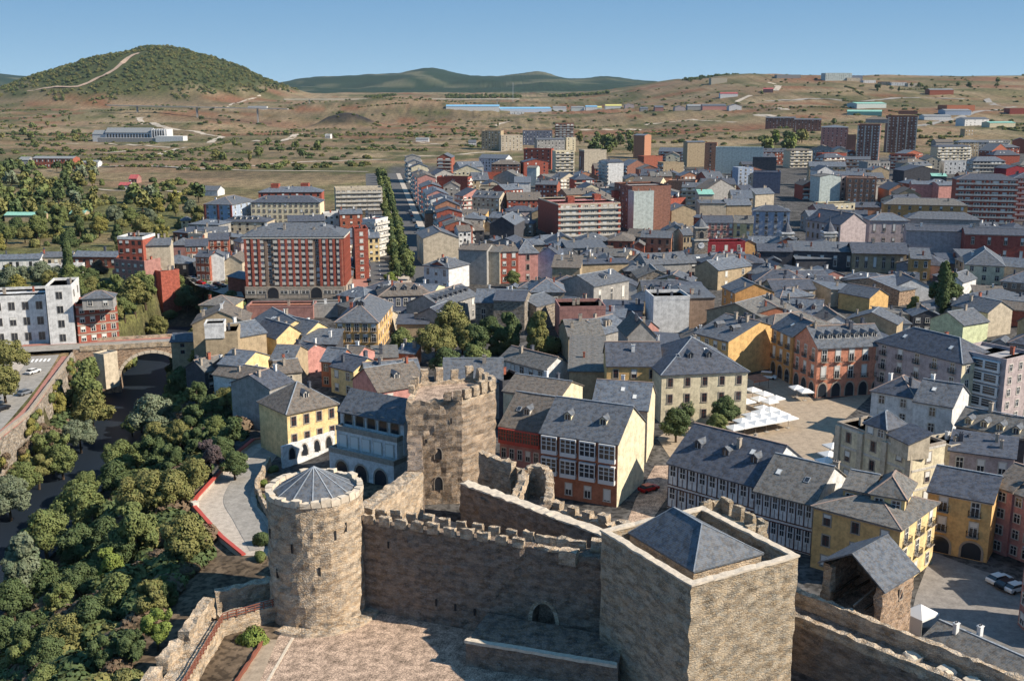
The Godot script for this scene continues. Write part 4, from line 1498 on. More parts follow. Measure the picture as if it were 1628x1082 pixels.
	# the lean building sunk against the wall in the yard
	var lb := thing("lean_building", "low flat topped stone building against the dark castle wall", "outbuilding")
	put("wall", masonry([Vector2(-6.2, -131.8), Vector2(13.6, -125.4), Vector2(15.0, -133.0), Vector2(-3.4, -140.4)], -3.0, 3.6, M.castle_shade_tint, 1.0, 0.35, 0.2), lb)
	put("ledge", masonry([Vector2(-6.4, -131.7), Vector2(13.4, -125.2), Vector2(13.6, -126.0), Vector2(-6.0, -132.5)], 3.5, 3.95, M.coping, 0.8, 0.15, 0.1), lb)


func square_tower() -> void:
	var t := thing("square_tower", "massive square castle tower with hipped slate roof inside its parapet", "castle tower", "", Vector3(23.75, 0, -128.95), deg_to_rad(29.2))
	put("wall", masonry([Vector2(-8.4, 9.4), Vector2(8.4, 9.4), Vector2(8.4, -9.4), Vector2(-8.4, -9.4)], -14.0, 16.9, M.ashlar, 1.1, 0.35), t)
	var th := 0.8
	put("parapet", masonry([Vector2(-8.45, 9.45), Vector2(8.45, 9.45), Vector2(8.45, 9.45 - th), Vector2(-8.45, 9.45 - th)], 16.5, 19.0, M.ashlar, 0.8, 0.3, 0.12), t)
	put("parapet", masonry([Vector2(8.45 - th, 9.45 - th), Vector2(8.45, 9.45 - th), Vector2(8.45, -9.45), Vector2(8.45 - th, -9.45)], 16.5, 19.0, M.ashlar, 0.8, 0.3, 0.12), t)
	put("parapet", masonry([Vector2(-8.45, 9.45 - th), Vector2(-8.45 + th, 9.45 - th), Vector2(-8.45 + th, -9.45), Vector2(-8.45, -9.45)], 16.5, 19.0, M.ashlar, 0.8, 0.3, 0.12), t)
	put("parapet", masonry([Vector2(-8.45 + th, -9.45 + th), Vector2(8.45 - th, -9.45 + th), Vector2(8.45 - th, -9.45), Vector2(-8.45 + th, -9.45)], 16.5, 18.9, M.ashlar, 1.0, 0.18), t)
	for e in [[-8.6, 8.55, 8.6, 9.55], [-8.6, -9.55, 8.6, -8.55], [-8.6, -8.55, -7.55, 8.55], [7.55, -8.55, 8.6, 8.55]]:
		put("coping", masonry([Vector2(e[0], e[3]), Vector2(e[2], e[3]), Vector2(e[2], e[1]), Vector2(e[0], e[1])], 18.9, 19.2, M.coping, 0.8, 0.2, 0.1), t)
	put("drum", masonry([Vector2(-4.9, 5.5), Vector2(5.9, 5.5), Vector2(5.9, -7.9), Vector2(-4.9, -7.9)], 16.5, 18.45, M.castle, 0.9, 0.12), t)
	var b := MB.new()
	var y := 18.5
	var p := [Vector3(-5.1, y, 5.7), Vector3(6.1, y, 5.7), Vector3(6.1, y, -8.1), Vector3(-5.1, y, -8.1)]
	var f := Vector3(-0.7, y + 3.9, 1.6)
	var k := Vector3(-0.4, y + 3.9, -4.6)
	b.face([p[0], p[1], f])
	b.face([p[1], p[2], k, f])
	b.face([p[2], p[3], k])
	b.face([p[3], p[0], f, k])
	for i in 4:
		b.quad(p[i] - Vector3(0, 0.2, 0), p[(i + 1) % 4] - Vector3(0, 0.2, 0), p[(i + 1) % 4], p[i])
	var rf := put("roof", b.mesh(M.slate), t)
	var h := MB.new()
	for i in 4:
		h.bar(p[i] + Vector3(0, 0.03, 0), (f if i < 2 else k) + Vector3(0, 0.03, 0), 0.14, 0.08)
	h.bar(f, k, 0.2, 0.1)
	put("hip_ribs", h.mesh(M.zinc), rf)
	# the lower turret at its back corner, with teeth
	put("turret", masonry([Vector2(8.3, -0.2), Vector2(12.5, -0.2), Vector2(12.5, -10.0), Vector2(8.3, -10.0)], -6.0, 17.6, M.ashlar, 1.0, 0.3), t)
	merlons(t, Vector2(12.2, -0.2), Vector2(12.2, -10.0), 0.6, 17.5, 2.2, 4, 0.7, M.ashlar)
	merlons(t, Vector2(8.4, -0.45), Vector2(12.0, -0.45), 0.6, 17.5, 2.0, 2, 0.7, M.ashlar)
	merlons(t, Vector2(12.2, -9.8), Vector2(8.6, -9.8), 0.6, 17.5, 2.0, 2, 0.8, M.ashlar)


func keep() -> void:
	var t := thing("keep", "tall ruined stone keep with broken battlements rising over the slate roofs", "castle tower")
	var f := Vector2(-9.2, -191.0)
	var l := Vector2(-19.4, -190.4)
	var m := Vector2(-6.2, -194.6)
	var r := Vector2(-3.2, -198.2)
	var poly := [l, f, m, r, Vector2(-7.0, -206.5), Vector2(-18.6, -203.0)]
	put("wall", masonry(poly, -3.0, 19.6, M.castle_keep, 1.0, 0.5), t)
	put("parapet", masonry(strip(l, f, 0.9, 0.0), 19.4, 20.6, M.castle_keep, 0.8, 0.35, 0.9), t)
	put("parapet", masonry(strip(f, m, 0.9, 0.0), 19.4, 20.8, M.castle, 0.8, 0.3, 0.2), t)
	put("parapet", masonry(strip(m, r, 0.9, 0.0), 19.4, 20.8, M.castle, 0.8, 0.3, 0.2), t)
	put("parapet", masonry(strip(r, poly[4], 0.9, 0.0), 19.4, 20.6, M.castle, 0.8, 0.3, 0.5), t)
	put("parapet", masonry(strip(poly[4], poly[5], 0.9, 0.0), 19.4, 20.6, M.castle, 0.8, 0.3, 0.5), t)
	put("parapet", masonry(strip(poly[5], l, 0.9, 0.0), 19.4, 20.4, M.castle, 0.8, 0.3, 0.9), t)
	merlons(t, l + (f - l) * 0.66, f, 0.95, 20.4, 1.9, 2, 0.8, M.castle_keep)
	merlons(t, f + Vector2(0.1, -0.2), m, 0.95, 20.6, 1.9, 2, 0.72, M.castle)
	merlons(t, m, r, 0.95, 20.6, 2.0, 2, 0.7, M.castle)
	merlons(t, r, poly[4], 1.0, 20.3, 2.3, 3, 0.55, M.castle)
	merlons(t, poly[4], poly[5], 1.0, 20.3, 2.6, 4, 0.5, M.castle)
	merlons(t, poly[5], l, 1.0, 20.1, 1.8, 3, 0.4, M.castle, 0.0, 0.6)
	var fl := MB.new()
	var pts := []
	for p in poly:
		pts.append(Vector3(p.x * 0.9 - 1.05, 19.75, p.y * 0.9 - 19.7))
	fl.face(pts)
	put("deck", fl.mesh(M.earth), t)
	for q in [[0.56, 10.0, 1.3, 2.2], [0.56, 4.2, 1.5, 2.6], [0.8, 16.4, 0.4, 1.2], [0.34, 12.5, 0.6, 0.8]]:
		var p := l.lerp(f, q[0])
		var x := Transform3D(Basis.from_scale(Vector3(q[2], q[3], 1.6)), Vector3(p.x, q[1], p.y + 0.08))
		var w := put("arched_window", shared.arch_ring, t, x)
		put("opening", shared.arch, w)  # flat dark panel in place of the shaded hollow


func ruins() -> void:
	# the roofless apse beside the keep
	var t := thing("ruined_bastion", "roofless ruined stone bastion with curved walls beside the keep", "castle ruin")
	var p := [Vector2(-8.1, -171.8), Vector2(-7.2, -167.4), Vector2(-5.2, -164.0), Vector2(-0.7, -160.7), Vector2(2.6, -161.2), Vector2(6.4, -163.5), Vector2(7.0, -170.0), Vector2(6.9, -176.2), Vector2(6.1, -178.6), Vector2(4.4, -180.0), Vector2(2.5, -179.8), Vector2(0.7, -179.6), Vector2(-5.2, -185.5)]
	var tops := [12.0, 11.8, 11.7, 11.4, 10.8, 11.6, 12.2, 12.4, 12.3, 12.0, 11.6, 12.6]
	for i in 12:
		put("wall", masonry(strip(p[i], p[i + 1], 1.3, 0.0), -2.0, tops[i], M.castle if i > 4 else M.castle_shade_tint, 0.8, 0.4, 0.7), t)
	put("floor", masonry([p[1], p[3], p[5], p[7], p[9], p[11], p[0]], -1.0, 6.5, M.earth, 1.2, 0.5, 0.4), t)
	put("cross_wall", masonry(strip(Vector2(2.4, -178.8), Vector2(-0.2, -162.0), 0.7, 0.7), 5.0, 11.6, M.castle, 0.8, 0.5, 1.6), t)
	put("cross_wall", masonry(strip(Vector2(-6.6, -172.0), Vector2(1.2, -171.0), 0.6, 0.6), 5.0, 9.5, M.castle, 0.8, 0.5, 1.8), t)
	rng.seed = 5
	for i in 14:
		var c := Vector2(rng.randf_range(-5, 5), rng.randf_range(-176, -165))
		put("fallen_stone", masonry(strip(c, c + Vector2(rng.randf_range(0.8, 1.6), rng.randf_range(-0.6, 0.6)), 0.5, 0.5), 5.8, rng.randf_range(6.8, 8.2), M.coping, 0.5, 0.5, 0.3), t)
	for q in [["inner_wall", "straight shaded inner ward wall with a pale coping running to the square tower", Vector2(-8.0, -168.6), Vector2(14.4, -146.2), 12.6, 0.9, 0.4, "castle_shade_tint"], ["inner_wall", "short return of the inner wall against the back of the square tower", Vector2(14.4, -146.2), Vector2(19.8, -137.6), 13.4, 0.9, 0.3, "castle_shade_tint"],
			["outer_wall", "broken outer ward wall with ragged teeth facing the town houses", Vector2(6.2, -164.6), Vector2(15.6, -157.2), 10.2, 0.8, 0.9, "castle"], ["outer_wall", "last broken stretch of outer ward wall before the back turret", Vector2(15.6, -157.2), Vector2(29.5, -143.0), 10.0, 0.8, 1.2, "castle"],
			["lit_wall", "sunlit stone wall from the round tower back towards the keep", Vector2(-22.6, -155.0), Vector2(-16.2, -171.4), 13.6, 1.4, 0.3, "castle"], ["lit_wall", "high shaded wall joining the sunlit wall to the keep", Vector2(-16.2, -171.4), Vector2(-18.0, -190.0), 14.0, 1.3, 0.5, "castle_shade_tint"]]:
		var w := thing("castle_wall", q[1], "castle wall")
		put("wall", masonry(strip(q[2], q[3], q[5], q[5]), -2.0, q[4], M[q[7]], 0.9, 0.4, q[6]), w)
		if q[0] == "inner_wall":
			put("coping", masonry(strip(q[2], q[3], q[5] + 0.1, q[5] + 0.1), q[4] - 0.1, q[4] + 0.3, M.coping, 0.8, 0.25, 0.3), w)
		elif q[0] == "outer_wall":
			merlons(w, q[2], q[3], q[5] * 1.6, q[4] - 0.8, 2.0, 4, 0.5, M.castle)
	# rubble and weeds on the ward floor
	setting(put("ward_floor", masonry([Vector2(-20, -150), Vector2(14, -137.2), Vector2(18, -143), Vector2(-6, -166), Vector2(-15, -172)], -1.0, 6.0, M.earth, 1.0, 0.9, 0.6)))


func lower_walls() -> void:
	# the bailey wall down by the gorge, with its rusty rail
	var w := thing("bailey_wall", "sunlit bailey wall above the wooded gorge with a rusty rail", "castle wall")
	var q := [Vector2(-41.6, -108.0), Vector2(-41.2, -124.0), Vector2(-40.9, -140.1), Vector2(-33.2, -145.6)]
	for i in 3:
		put("wall", masonry(strip(q[i], q[i + 1], 3.4 if i < 2 else 2.6, 0.0), -9.0, 2.4, M.castle, 0.9, 0.35), w)
	for e in [[-44.4, -133.5, -43.9, -144.0, 4.4], [-45.3, -126.6, -44.6, -131.6, 4.3], [-45.5, -119.0, -45.4, -124.6, 4.2], [-43.4, -145.6, -35.6, -149.6, 4.6]]:
		put("parapet_block", masonry(strip(Vector2(e[0], e[1]), Vector2(e[2], e[3]), 0.8, 0.8), -6.0, e[4], M.castle, 0.8, 0.4, 0.5), w)
	var r := thing("rail", "rusty iron rail along the edge of the bailey wall walk", "railing")
	for i in 3:
		var a := Vector3(q[i].x, 2.4, q[i].y)
		var b := Vector3(q[i + 1].x, 2.4, q[i + 1].y)
		var n := int(a.distance_to(b) / 1.2)
		var rails := MB.new()
		for y in [0.35, 0.75, 1.1]:
			rails.bar(a + Vector3(0, y, 0), b + Vector3(0, y, 0), 0.1, 0.12)
		put("handrail", rails.mesh(M.rust), r)
		var post := MB.new()
		post.box(Vector3(-0.07, 0, -0.07), Vector3(0.07, 1.15, 0.07))
		var pm := post.mesh(M.rust)
		for k in n:
			put("post", pm, r, Transform3D(Basis(), a.lerp(b, (k + 0.5) / n)))
	# yard
	sheet("courtyard", [Vector2(-33.0, -112), Vector2(24, -112), Vector2(24, -124), Vector2(14, -134), Vector2(-22, -148), Vector2(-32, -147), Vector2(-33.2, -139.5)], 0.06, M.earth)
	sheet("path", [Vector2(-38.0, -112), Vector2(-32.9, -112), Vector2(-33.1, -139.0), Vector2(-35.0, -139.0)], 0.1, M.paving)
	var k := thing("kerb_wall", "low reddish brick kerb between the yard path and the shrub", "low wall")
	put("wall", masonry(strip(Vector2(-37.4, -112), Vector2(-34.6, -139.0), 0.35, 0.0), -2.0, 0.7, M.rust, 0.8, 0.15, 0.2), k)
	put("wall", masonry(strip(Vector2(-34.6, -139.0), Vector2(-36.4, -141.4), 0.35, 0.0), -2.0, 0.8, M.rust, 0.8, 0.15, 0.2), k)
	var st := thing("drain_line", "pale stone edging strip across the courtyard", "edging")
	put("edging", masonry(strip(Vector2(-33.4, -112), Vector2(-31.0, -139.5), 0.2, 0.2), -0.2, 0.14, M.coping, 0.8, 0.05), st)
	# the two stepped walls running off to the east gate
	var e := thing("east_wall", "long castle wall with a shaded wall walk between two parapets", "castle wall")
	var a := Vector2(34.6, -141.5)
	var b := Vector2(72.0, -99.5)
	put("wall", masonry(strip(a, b, 0.6, 4.6), -6.0, 6.6, M.castle_shade_tint, 1.0, 0.4), e)
	put("parapet", masonry(strip(a, b, 0.7, 0.3), 6.4, 9.0, M.castle, 0.9, 0.35, 0.5), e)
	var n := (b - a).normalized()
	var s := Vector2(n.y, -n.x)
	put("parapet", masonry(strip(a - s * 4.4, b - s * 4.4, 0.6, 0.3), 6.4, 8.0, M.castle, 0.9, 0.35, 0.4), e)
	for f in [0.42, 0.5, 0.56, 0.63, 0.7, 0.78]:
		put("fallen_stone", masonry(strip(a.lerp(b, f) - s * 1.6, a.lerp(b, f + 0.035) - s * 2.0, 0.9, 0.7), 6.2, 7.3, M.coping, 0.5, 0.5, 0.4), e)
	# the gate house: open to the castle side, slate gable roof, one good wall of rubble
	var g := thing("gate_house", "ruined gatehouse with open dark side, rubble wall and slate gable roof", "gatehouse")
	var c := Vector2(48.6, -130.6)
	var l := Vector2(43.2, -138.8)
	var r2 := Vector2(54.8, -136.4)
	var bk := l + r2 - c
	put("wall", masonry(strip(c, r2, 0.9, 0.0), -2.0, 11.8, M.rubble, 0.8, 0.35), g)
	put("wall", masonry(strip(r2, bk, 0.9, 0.0), -2.0, 11.8, M.rubble, 0.8, 0.35), g)
	put("wall", masonry(strip(bk, l, 0.9, 0.0), -2.0, 11.8, M.rubble, 0.8, 0.35), g)
	put("pier", masonry(strip(l, l.lerp(c, 0.14), 1.0, 0.0), -2.0, 11.6, M.castle, 0.7, 0.35), g)
	put("pier", masonry(strip(l.lerp(c, 0.88), c, 1.0, 0.0), -2.0, 11.6, M.rubble, 0.7, 0.35), g)
	put("low_wall", masonry(strip(l, c, 1.0, 0.0), -2.0, 6.4, M.castle_shade_tint, 0.8, 0.4, 0.9), g)
	put("floor", masonry([l, c, r2, bk], -2.0, 5.6, M.earth, 1.2, 0.3), g)
	var mid := (l + c) / 2
	var end := mid + (r2 - c)
	var out := (l - c).normalized() * 0.7
	var rb := MB.new()
	var v := func(p: Vector2, y: float) -> Vector3: return Vector3(p.x, y, p.y)
	var ex := (c - r2).normalized() * 0.6
	var A: Vector3 = v.call(c - out + ex, 11.6)
	var B: Vector3 = v.call(r2 - out - ex, 11.6)
	var C: Vector3 = v.call(end - ex, 15.0)
	var D: Vector3 = v.call(mid + ex, 15.0)
	var E: Vector3 = v.call(l + out + ex, 11.6)
	var F: Vector3 = v.call(bk + out - ex, 11.6)
	var t := Vector3(0, 0.25, 0)
	rb.face([A + t, B + t, C + t, D + t])
	rb.face([F + t, E + t, D + t, C + t])
	rb.face([D, C, B, A])
	rb.face([C, D, E, F])
	rb.quad(A, B, B + t, A + t)
	rb.quad(F, E, E + t, F + t)
	rb.face([A, A + t, D + t, D])
	rb.face([D, D + t, E + t, E])
	rb.face([B + t, B, C, C + t])
	put("roof", rb.mesh(M.slate), g)
	var gable := MB.new()
	gable.tri(v.call(r2, 11.6), v.call(bk, 11.6), v.call(end, 14.9))
	put("gable", gable.mesh(M.rubble), g)
	for i in 4:
		var beam := MB.new()
		var p := l.lerp(c, 0.2 + 0.18 * i)
		beam.bar(v.call(p, 8.0 + 0.5 * sin(i * 2.0)), v.call(p + (r2 - c) * 0.8, 8.5), 0.25, 0.3)
		put("beam", beam.mesh(M.trim_stone if i == 2 else M.bark), g)
	var win := put("window", shared.frame_stone, g, Transform3D(Basis(Vector3.UP, atan2((r2 - c).y * -1.0, (r2 - c).x)).scaled(Vector3(0.9, 1.5, 1.0)), v.call(c.lerp(r2, 0.62), 9.4)))
	put("pane", shared.pane, win)


# ------------------------------------------------------------------ gorge, bridge and roads
func gorge() -> void:
	var t := thing("stone_bridge", "old stone arch bridge carrying the road across the dark river", "bridge")
	var a := Vector2(-136.0, -314.6)
	var b := Vector2(-88.0, -327.6)
	var u := (b - a).normalized()
	var s := Vector2(u.y, -u.x)
	var l := a.distance_to(b)
	var at := func(x: float, y: float, k: float) -> Vector3:
		var p := a + u * x + s * k
		return Vector3(p.x, y, p.y)
	var c := 26.2
	var r := 9.4
	var arc := []
	for i in 17:
		var q := PI * i / 16
		arc.append(Vector2(c - r * cos(q), -10.2 + 8.0 * sin(q)))
	var m := MB.new()
	var depth := 11.0
	for side in [0.0, depth]:
		var f := []
		f.append([Vector2(4, -16), Vector2(c - r, -16), Vector2(c - r, 0.0), Vector2(4, 0.0)])
		f.append([Vector2(c + r, -16), Vector2(l, -16), Vector2(l, 0.0), Vector2(c + r, 0.0)])
		for i in 16:
			f.append([arc[i], arc[i + 1], Vector2(arc[i + 1].x, 0.0), Vector2(arc[i].x, 0.0)])
		for p in f:
			var q := []
			for e in p:
				q.append(at.call(e.x, e.y, side))
			if side > 0:
				q.reverse()
			m.face(q)
	for i in 16:
		m.quad(at.call(arc[i].x, arc[i].y, 0.0), at.call(arc[i].x, arc[i].y, depth), at.call(arc[i + 1].x, arc[i + 1].y, depth), at.call(arc[i + 1].x, arc[i + 1].y, 0.0))
	for x in [c - r, c + r]:
		m.quad(at.call(x, -16, 0.0), at.call(x, -16, depth), at.call(x, -10.2, depth), at.call(x, -10.2, 0.0))
	m.quad(at.call(4, 0.0, 0.0), at.call(l, 0.0, 0.0), at.call(l, 0.0, depth), at.call(4, 0.0, depth))
	put("span", m.mesh(M.rubble), t)
	for i in 16:
		var v := MB.new()
		var q0 := PI * (i + 0.04) / 16
		var q1 := PI * (i + 0.96) / 16
		var g := func(q: float, k: float, o: float) -> Vector3: return at.call(c - (r + k) * cos(q), -10.2 + (8.0 + k) * sin(q), o)
		v.quad(g.call(q0, 0.0, -0.15), g.call(q1, 0.0, -0.15), g.call(q1, 0.9, -0.15), g.call(q0, 0.9, -0.15))
		v.quad(g.call(q0, 0.9, -0.15), g.call(q1, 0.9, -0.15), g.call(q1, 0.9, 0.1), g.call(q0, 0.9, 0.1))
		v.quad(g.call(q0, 0.0, 0.3), g.call(q1, 0.0, 0.3), g.call(q1, 0.0, -0.15), g.call(q0, 0.0, -0.15))
		put("arch_stone", v.mesh(M.coping), t)
	for k in [-0.2, depth - 0.3]:
		put("parapet", masonry(strip(a + u * 6 + s * k, a + u * (l - 4) + s * k, 0.5, 0.0), -0.4, 1.1, M.castle, 1.2, 0.15), t)
	# quay wall beside the lower road, its path, and the road
	var q := [Vector2(-112.6, -184.0), Vector2(-115.2, -226.0), Vector2(-117.0, -252.0), Vector2(-124.4, -285.0), Vector2(-130.6, -313.0)]
	var w := thing("quay_wall", "tall stained stone retaining wall holding the riverside road", "retaining wall")
	for i in 4:
		put("wall", masonry(strip(q[i], q[i + 1], 0.9, 0.0), -16.0, -0.9, M.stone, 1.1, 0.6), w)
	for i in 4:
		put("parapet", masonry(strip(q[i] - Vector2(0.3, 0), q[i + 1] - Vector2(0.3, 0), 0.6, 0.0), -1.0, 0.1, M.trim_stone, 2.0, 0.1), w)
	ribbon("road", [Vector2(-118.5, -186), Vector2(-121.6, -230), Vector2(-126.5, -258), Vector2(-133.5, -290), Vector2(-139.5, -313)], 8.0, M.pale_road, 0.07, 4.0, "structure", -1.0)
	ribbon("pavement", [Vector2(-114.2, -186), Vector2(-116.6, -227), Vector2(-119.0, -253), Vector2(-126.4, -286), Vector2(-132.6, -312)], 2.8, M.red_paving, 0.14, 4.0, "structure", -1.0)
	sheet("car_park", [Vector2(-122, -186), Vector2(-125, -232), Vector2(-137, -290), Vector2(-142, -311), Vector2(-172, -311), Vector2(-172, -186)], -0.96, M.sidewalk)
	for i in 6:
		var z := MB.new()
		z.box(Vector3(-0.3, 0, -1.9), Vector3(0.3, 0.004, 1.9), Transform3D(Basis(Vector3.UP, 0.25), Vector3(-141.4 + i * 1.1, -0.86, -306.0 - i * 0.25)))
		setting(put("crossing_stripe", z.mesh(M.paint)))
	ribbon("river_path", [Vector2(-110.5, -228), Vector2(-113.5, -246), Vector2(-118.5, -272), Vector2(-122.5, -296)], 2.6, M.sidewalk, 0.12)
	sheet("bridge_road", [Vector2(-150.0, -311.5), Vector2(-135.0, -315.6), Vector2(-90.0, -327.8), Vector2(-74.0, -331.0), Vector2(-74.0, -340.0), Vector2(-87.0, -336.5), Vector2(-133.5, -324.6), Vector2(-190.0, -313.0), Vector2(-190.0, -302.0)], 0.12, M.pale_road)
	sheet("bridge_pavement", [Vector2(-150.0, -319.8), Vector2(-133.0, -324.4), Vector2(-88.0, -336.2), Vector2(-88.0, -339.0), Vector2(-133.0, -327.4), Vector2(-150.0, -322.6)], 0.18, M.red_paving)
	# the bend of road under the castle with its red topped wall
	var e := [Vector2(-54.6, -238.2), Vector2(-59.2, -235.6), Vector2(-60.7, -226.0), Vector2(-61.0, -214.7), Vector2(-61.8, -199.6), Vector2(-61.5, -195.6), Vector2(-56.5, -187.4), Vector2(-51.6, -179.6), Vector2(-46.0, -172.2)]
	sheet("castle_road", [e[0], e[1], e[2], e[3], e[4], e[5], e[6], e[7], e[8], Vector2(-40.0, -171.0), Vector2(-42.0, -181.0), Vector2(-45.5, -190.0), Vector2(-49.5, -197.0), Vector2(-51.5, -205.0), Vector2(-52.6, -213.0), Vector2(-52.3, -222.0), Vector2(-51.5, -238.0)], -2.9, M.sidewalk)
	ribbon("castle_road", [Vector2(-52.0, -240), Vector2(-54.6, -228), Vector2(-55.4, -213), Vector2(-54.4, -201), Vector2(-50.0, -191), Vector2(-43.5, -177)], 5.2, M.pale_road, 0.16, 2.0, "structure", -3.0)
	var p := thing("road_wall", "low pale parapet wall with red coping round the castle road", "parapet wall")
	for i in e.size() - 1:
		if i == 5:
			put("pier", masonry(strip(e[5], e[5] + Vector2(0.9, 0.9), 0.6, 0.6), -7.0, -1.2, M.trim, 1.0, 0.05), p)
		put("wall", masonry(strip(e[i], e[i + 1], 0.2, 0.25), -8.0, -2.0, M.sidewalk, 1.2, 0.1), p)
		put("coping", masonry(strip(e[i], e[i + 1], 0.35, 0.4), -2.02, -1.72, M.red_paint if i > 0 else M.terracotta, 1.2, 0.04), p)
	var bin := thing("waste_container", "green waste container at the head of the castle road", "container", "", Vector3(-53.2, -2.9, -236.6), 0.5)
	var bb := MB.new()
	bb.extrude([Vector2(-0.9, 0.6), Vector2(0.9, 0.6), Vector2(0.9, -0.6), Vector2(-0.9, -0.6)], 0.15, 1.3)
	put("body", bb.mesh(mat("container_green", lin(0.02, 0.22, 0.09), 0.6)), bin)
	var lid := MB.new()
	lid.extrude([Vector2(-1.0, 0.7), Vector2(1.0, 0.7), Vector2(1.0, -0.7), Vector2(-1.0, -0.7)], 1.3, 1.5)
	put("lid", lid.mesh(M.container_green), bin)
	# retaining wall under the gardens with blind arches
	var ga := thing("arched_garden_wall", "whitewashed garden wall with blind arches below the yellow house", "garden wall")
	var g0 := Vector2(-49.0, -219.0)
	var g1 := Vector2(-39.6, -230.0)
	put("wall", masonry(strip(g0, g1, 0.6, 0.0), -4.0, 2.0, M.white, 1.0, 0.25, 0.2), ga)
	var gd := (g1 - g0).normalized()
	for i in 4:
		var x := g0 + gd * (2.4 + i * 3.4)
		var o := put("arch", shared.arch_ring, ga, Transform3D(Basis(Vector3.UP, atan2(-gd.y, gd.x)).scaled(Vector3(1.8, 2.6, 1.0)), Vector3(x.x, -0.2, x.y) + Vector3(-gd.y, 0, gd.x) * 0.12))
		put("recess_shade_panel", shared.arch, o)  # dark panel, the shade of the recess put into its colour
	var fw := thing("garden_wall", "ivy topped wall beside the inner edge of the castle road", "garden wall")
	put("wall", masonry(strip(Vector2(-39.6, -172.0), Vector2(-45.2, -190.0), 0.6, 0.0), -5.0, -1.2, M.castle, 1.0, 0.3, 0.3), fw)
	put("wall", masonry(strip(Vector2(-45.2, -190.0), Vector2(-51.3, -205.0), 0.6, 0.0), -5.0, -0.9, M.castle, 1.0, 0.3, 0.3), fw)
	put("wall", masonry(strip(Vector2(-51.3, -205.0), Vector2(-52.0, -221.0), 0.6, 0.0), -5.0, -0.8, M.castle, 1.0, 0.3, 0.3), fw)


# ------------------------------------------------------------------ vehicles and square
func car_proto(color: String, c: Color, van := false) -> Array:
	var b := MB.new()
	var top := 1.9 if van else 1.42
	var low := [Vector2(-2.1, 0.35), Vector2(2.1, 0.35), Vector2(2.15, 0.72), Vector2(1.9, 0.9), Vector2(1.05, 0.98), Vector2(-1.9, 1.0), Vector2(-2.15, 0.8)]
	for s in [0.86, -0.86]:
		var f := []
		for p in low:
			f.append(Vector3(p.x, p.y, s))
		if s < 0:
			f.reverse()
		b.face(f)
	for i in low.size():
		var p: Vector2 = low[i]
		var q: Vector2 = low[(i + 1) % low.size()]
		b.quad(Vector3(q.x, q.y, 0.86), Vector3(q.x, q.y, -0.86), Vector3(p.x, p.y, -0.86), Vector3(p.x, p.y, 0.86))
	var g := MB.new()
	var cab := [Vector2(1.1, 0.97), Vector2(0.45 if not van else 0.8, top - 0.05), Vector2(-1.3 if not van else -1.95, top - 0.05), Vector2(-1.95 if not van else -2.05, 0.99)]
	for i in 3:
		var p: Vector2 = cab[i]
		var q: Vector2 = cab[i + 1]
		g.quad(Vector3(p.x, p.y, 0.82 if i == 0 else 0.7), Vector3(p.x, p.y, -0.82 if i == 0 else -0.7), Vector3(q.x, q.y, -0.7 if i < 2 else -0.82), Vector3(q.x, q.y, 0.7 if i < 2 else 0.82))
	for s in [1, -1]:
		var f := [Vector3(cab[3].x, cab[3].y, 0.82 * s), Vector3(cab[0].x, cab[0].y, 0.82 * s), Vector3(cab[1].x, cab[1].y, 0.7 * s), Vector3(cab[2].x, cab[2].y, 0.7 * s)]
		if s < 0:
			f.reverse()
		g.face(f)
	var r := MB.new()
	r.box(Vector3(cab[2].x, top - 0.06, -0.7), Vector3(cab[1].x, top + 0.02, 0.7))
	var w := MB.new()
	w.tube(Vector3(0, 0, -0.11), Vector3(0, 0, 0.11), 0.33, 0.33, 10)
	w.tube(Vector3(0, 0, 0.11), Vector3(0, 0, -0.11), 0.33, 0.33, 10)
	var m := mat("car_" + color, c, 0.25)
	m.clearcoat_enabled = true
	m.clearcoat = 0.5
	return [b.mesh(m), g.mesh(M.glass), r.mesh(m), w.mesh(M.tyre)]


var cars := {}


func car(color: String, label: String, group: String, at: Vector3, turn: float) -> void:
	var e: Array = cars[color]
	var o := thing("parked_car" if color != "white_van" else "parked_van", label, "car" if color != "white_van" else "van", group, at, deg_to_rad(turn))
	put("body", e[0], o)
	put("windows", e[1], o)
	put("roof", e[2], o)
	for x in [-1.3, 1.3]:
		for z in [-0.78, 0.78]:
			put("wheel", e[3], o, Transform3D(Basis(), Vector3(x, 0.33, z)))


func parasol_meshes() -> void:
	var b := MB.new()
	for i in 4:
		var a := PI / 4 + PI / 2 * i
		var e := a + PI / 2
		var p := Vector3(cos(a) * 2.35, 2.5, -sin(a) * 2.35)
		var q := Vector3(cos(e) * 2.35, 2.5, -sin(e) * 2.35)
		b.tri(p, q, Vector3(0, 3.25, 0))
		b.tri(q, p, Vector3(0, 3.18, 0))
		b.quad(p - Vector3(0, 0.25, 0), q - Vector3(0, 0.25, 0), q, p)
	shared.canopy = b.mesh(M.canvas)
	var c := MB.new()
	c.tube(Vector3(0, 0, 0), Vector3(0, 3.2, 0), 0.06, 0.05, 6)
	shared.pole = c.mesh(M.trim_stone)
	var t := MB.new()
	t.box(Vector3(-0.45, 0, -0.45), Vector3(0.45, 0.1, 0.45))
	shared.foot = t.mesh(M.concrete)


func parasol(label: String, at: Vector3, turn: float) -> void:
	var o := thing("parasol", label, "parasol", "white parasols in the square", at, deg_to_rad(turn))
	put("canopy", shared.canopy, o)
	put("pole", shared.pole, o)
	put("foot", shared.foot, o)


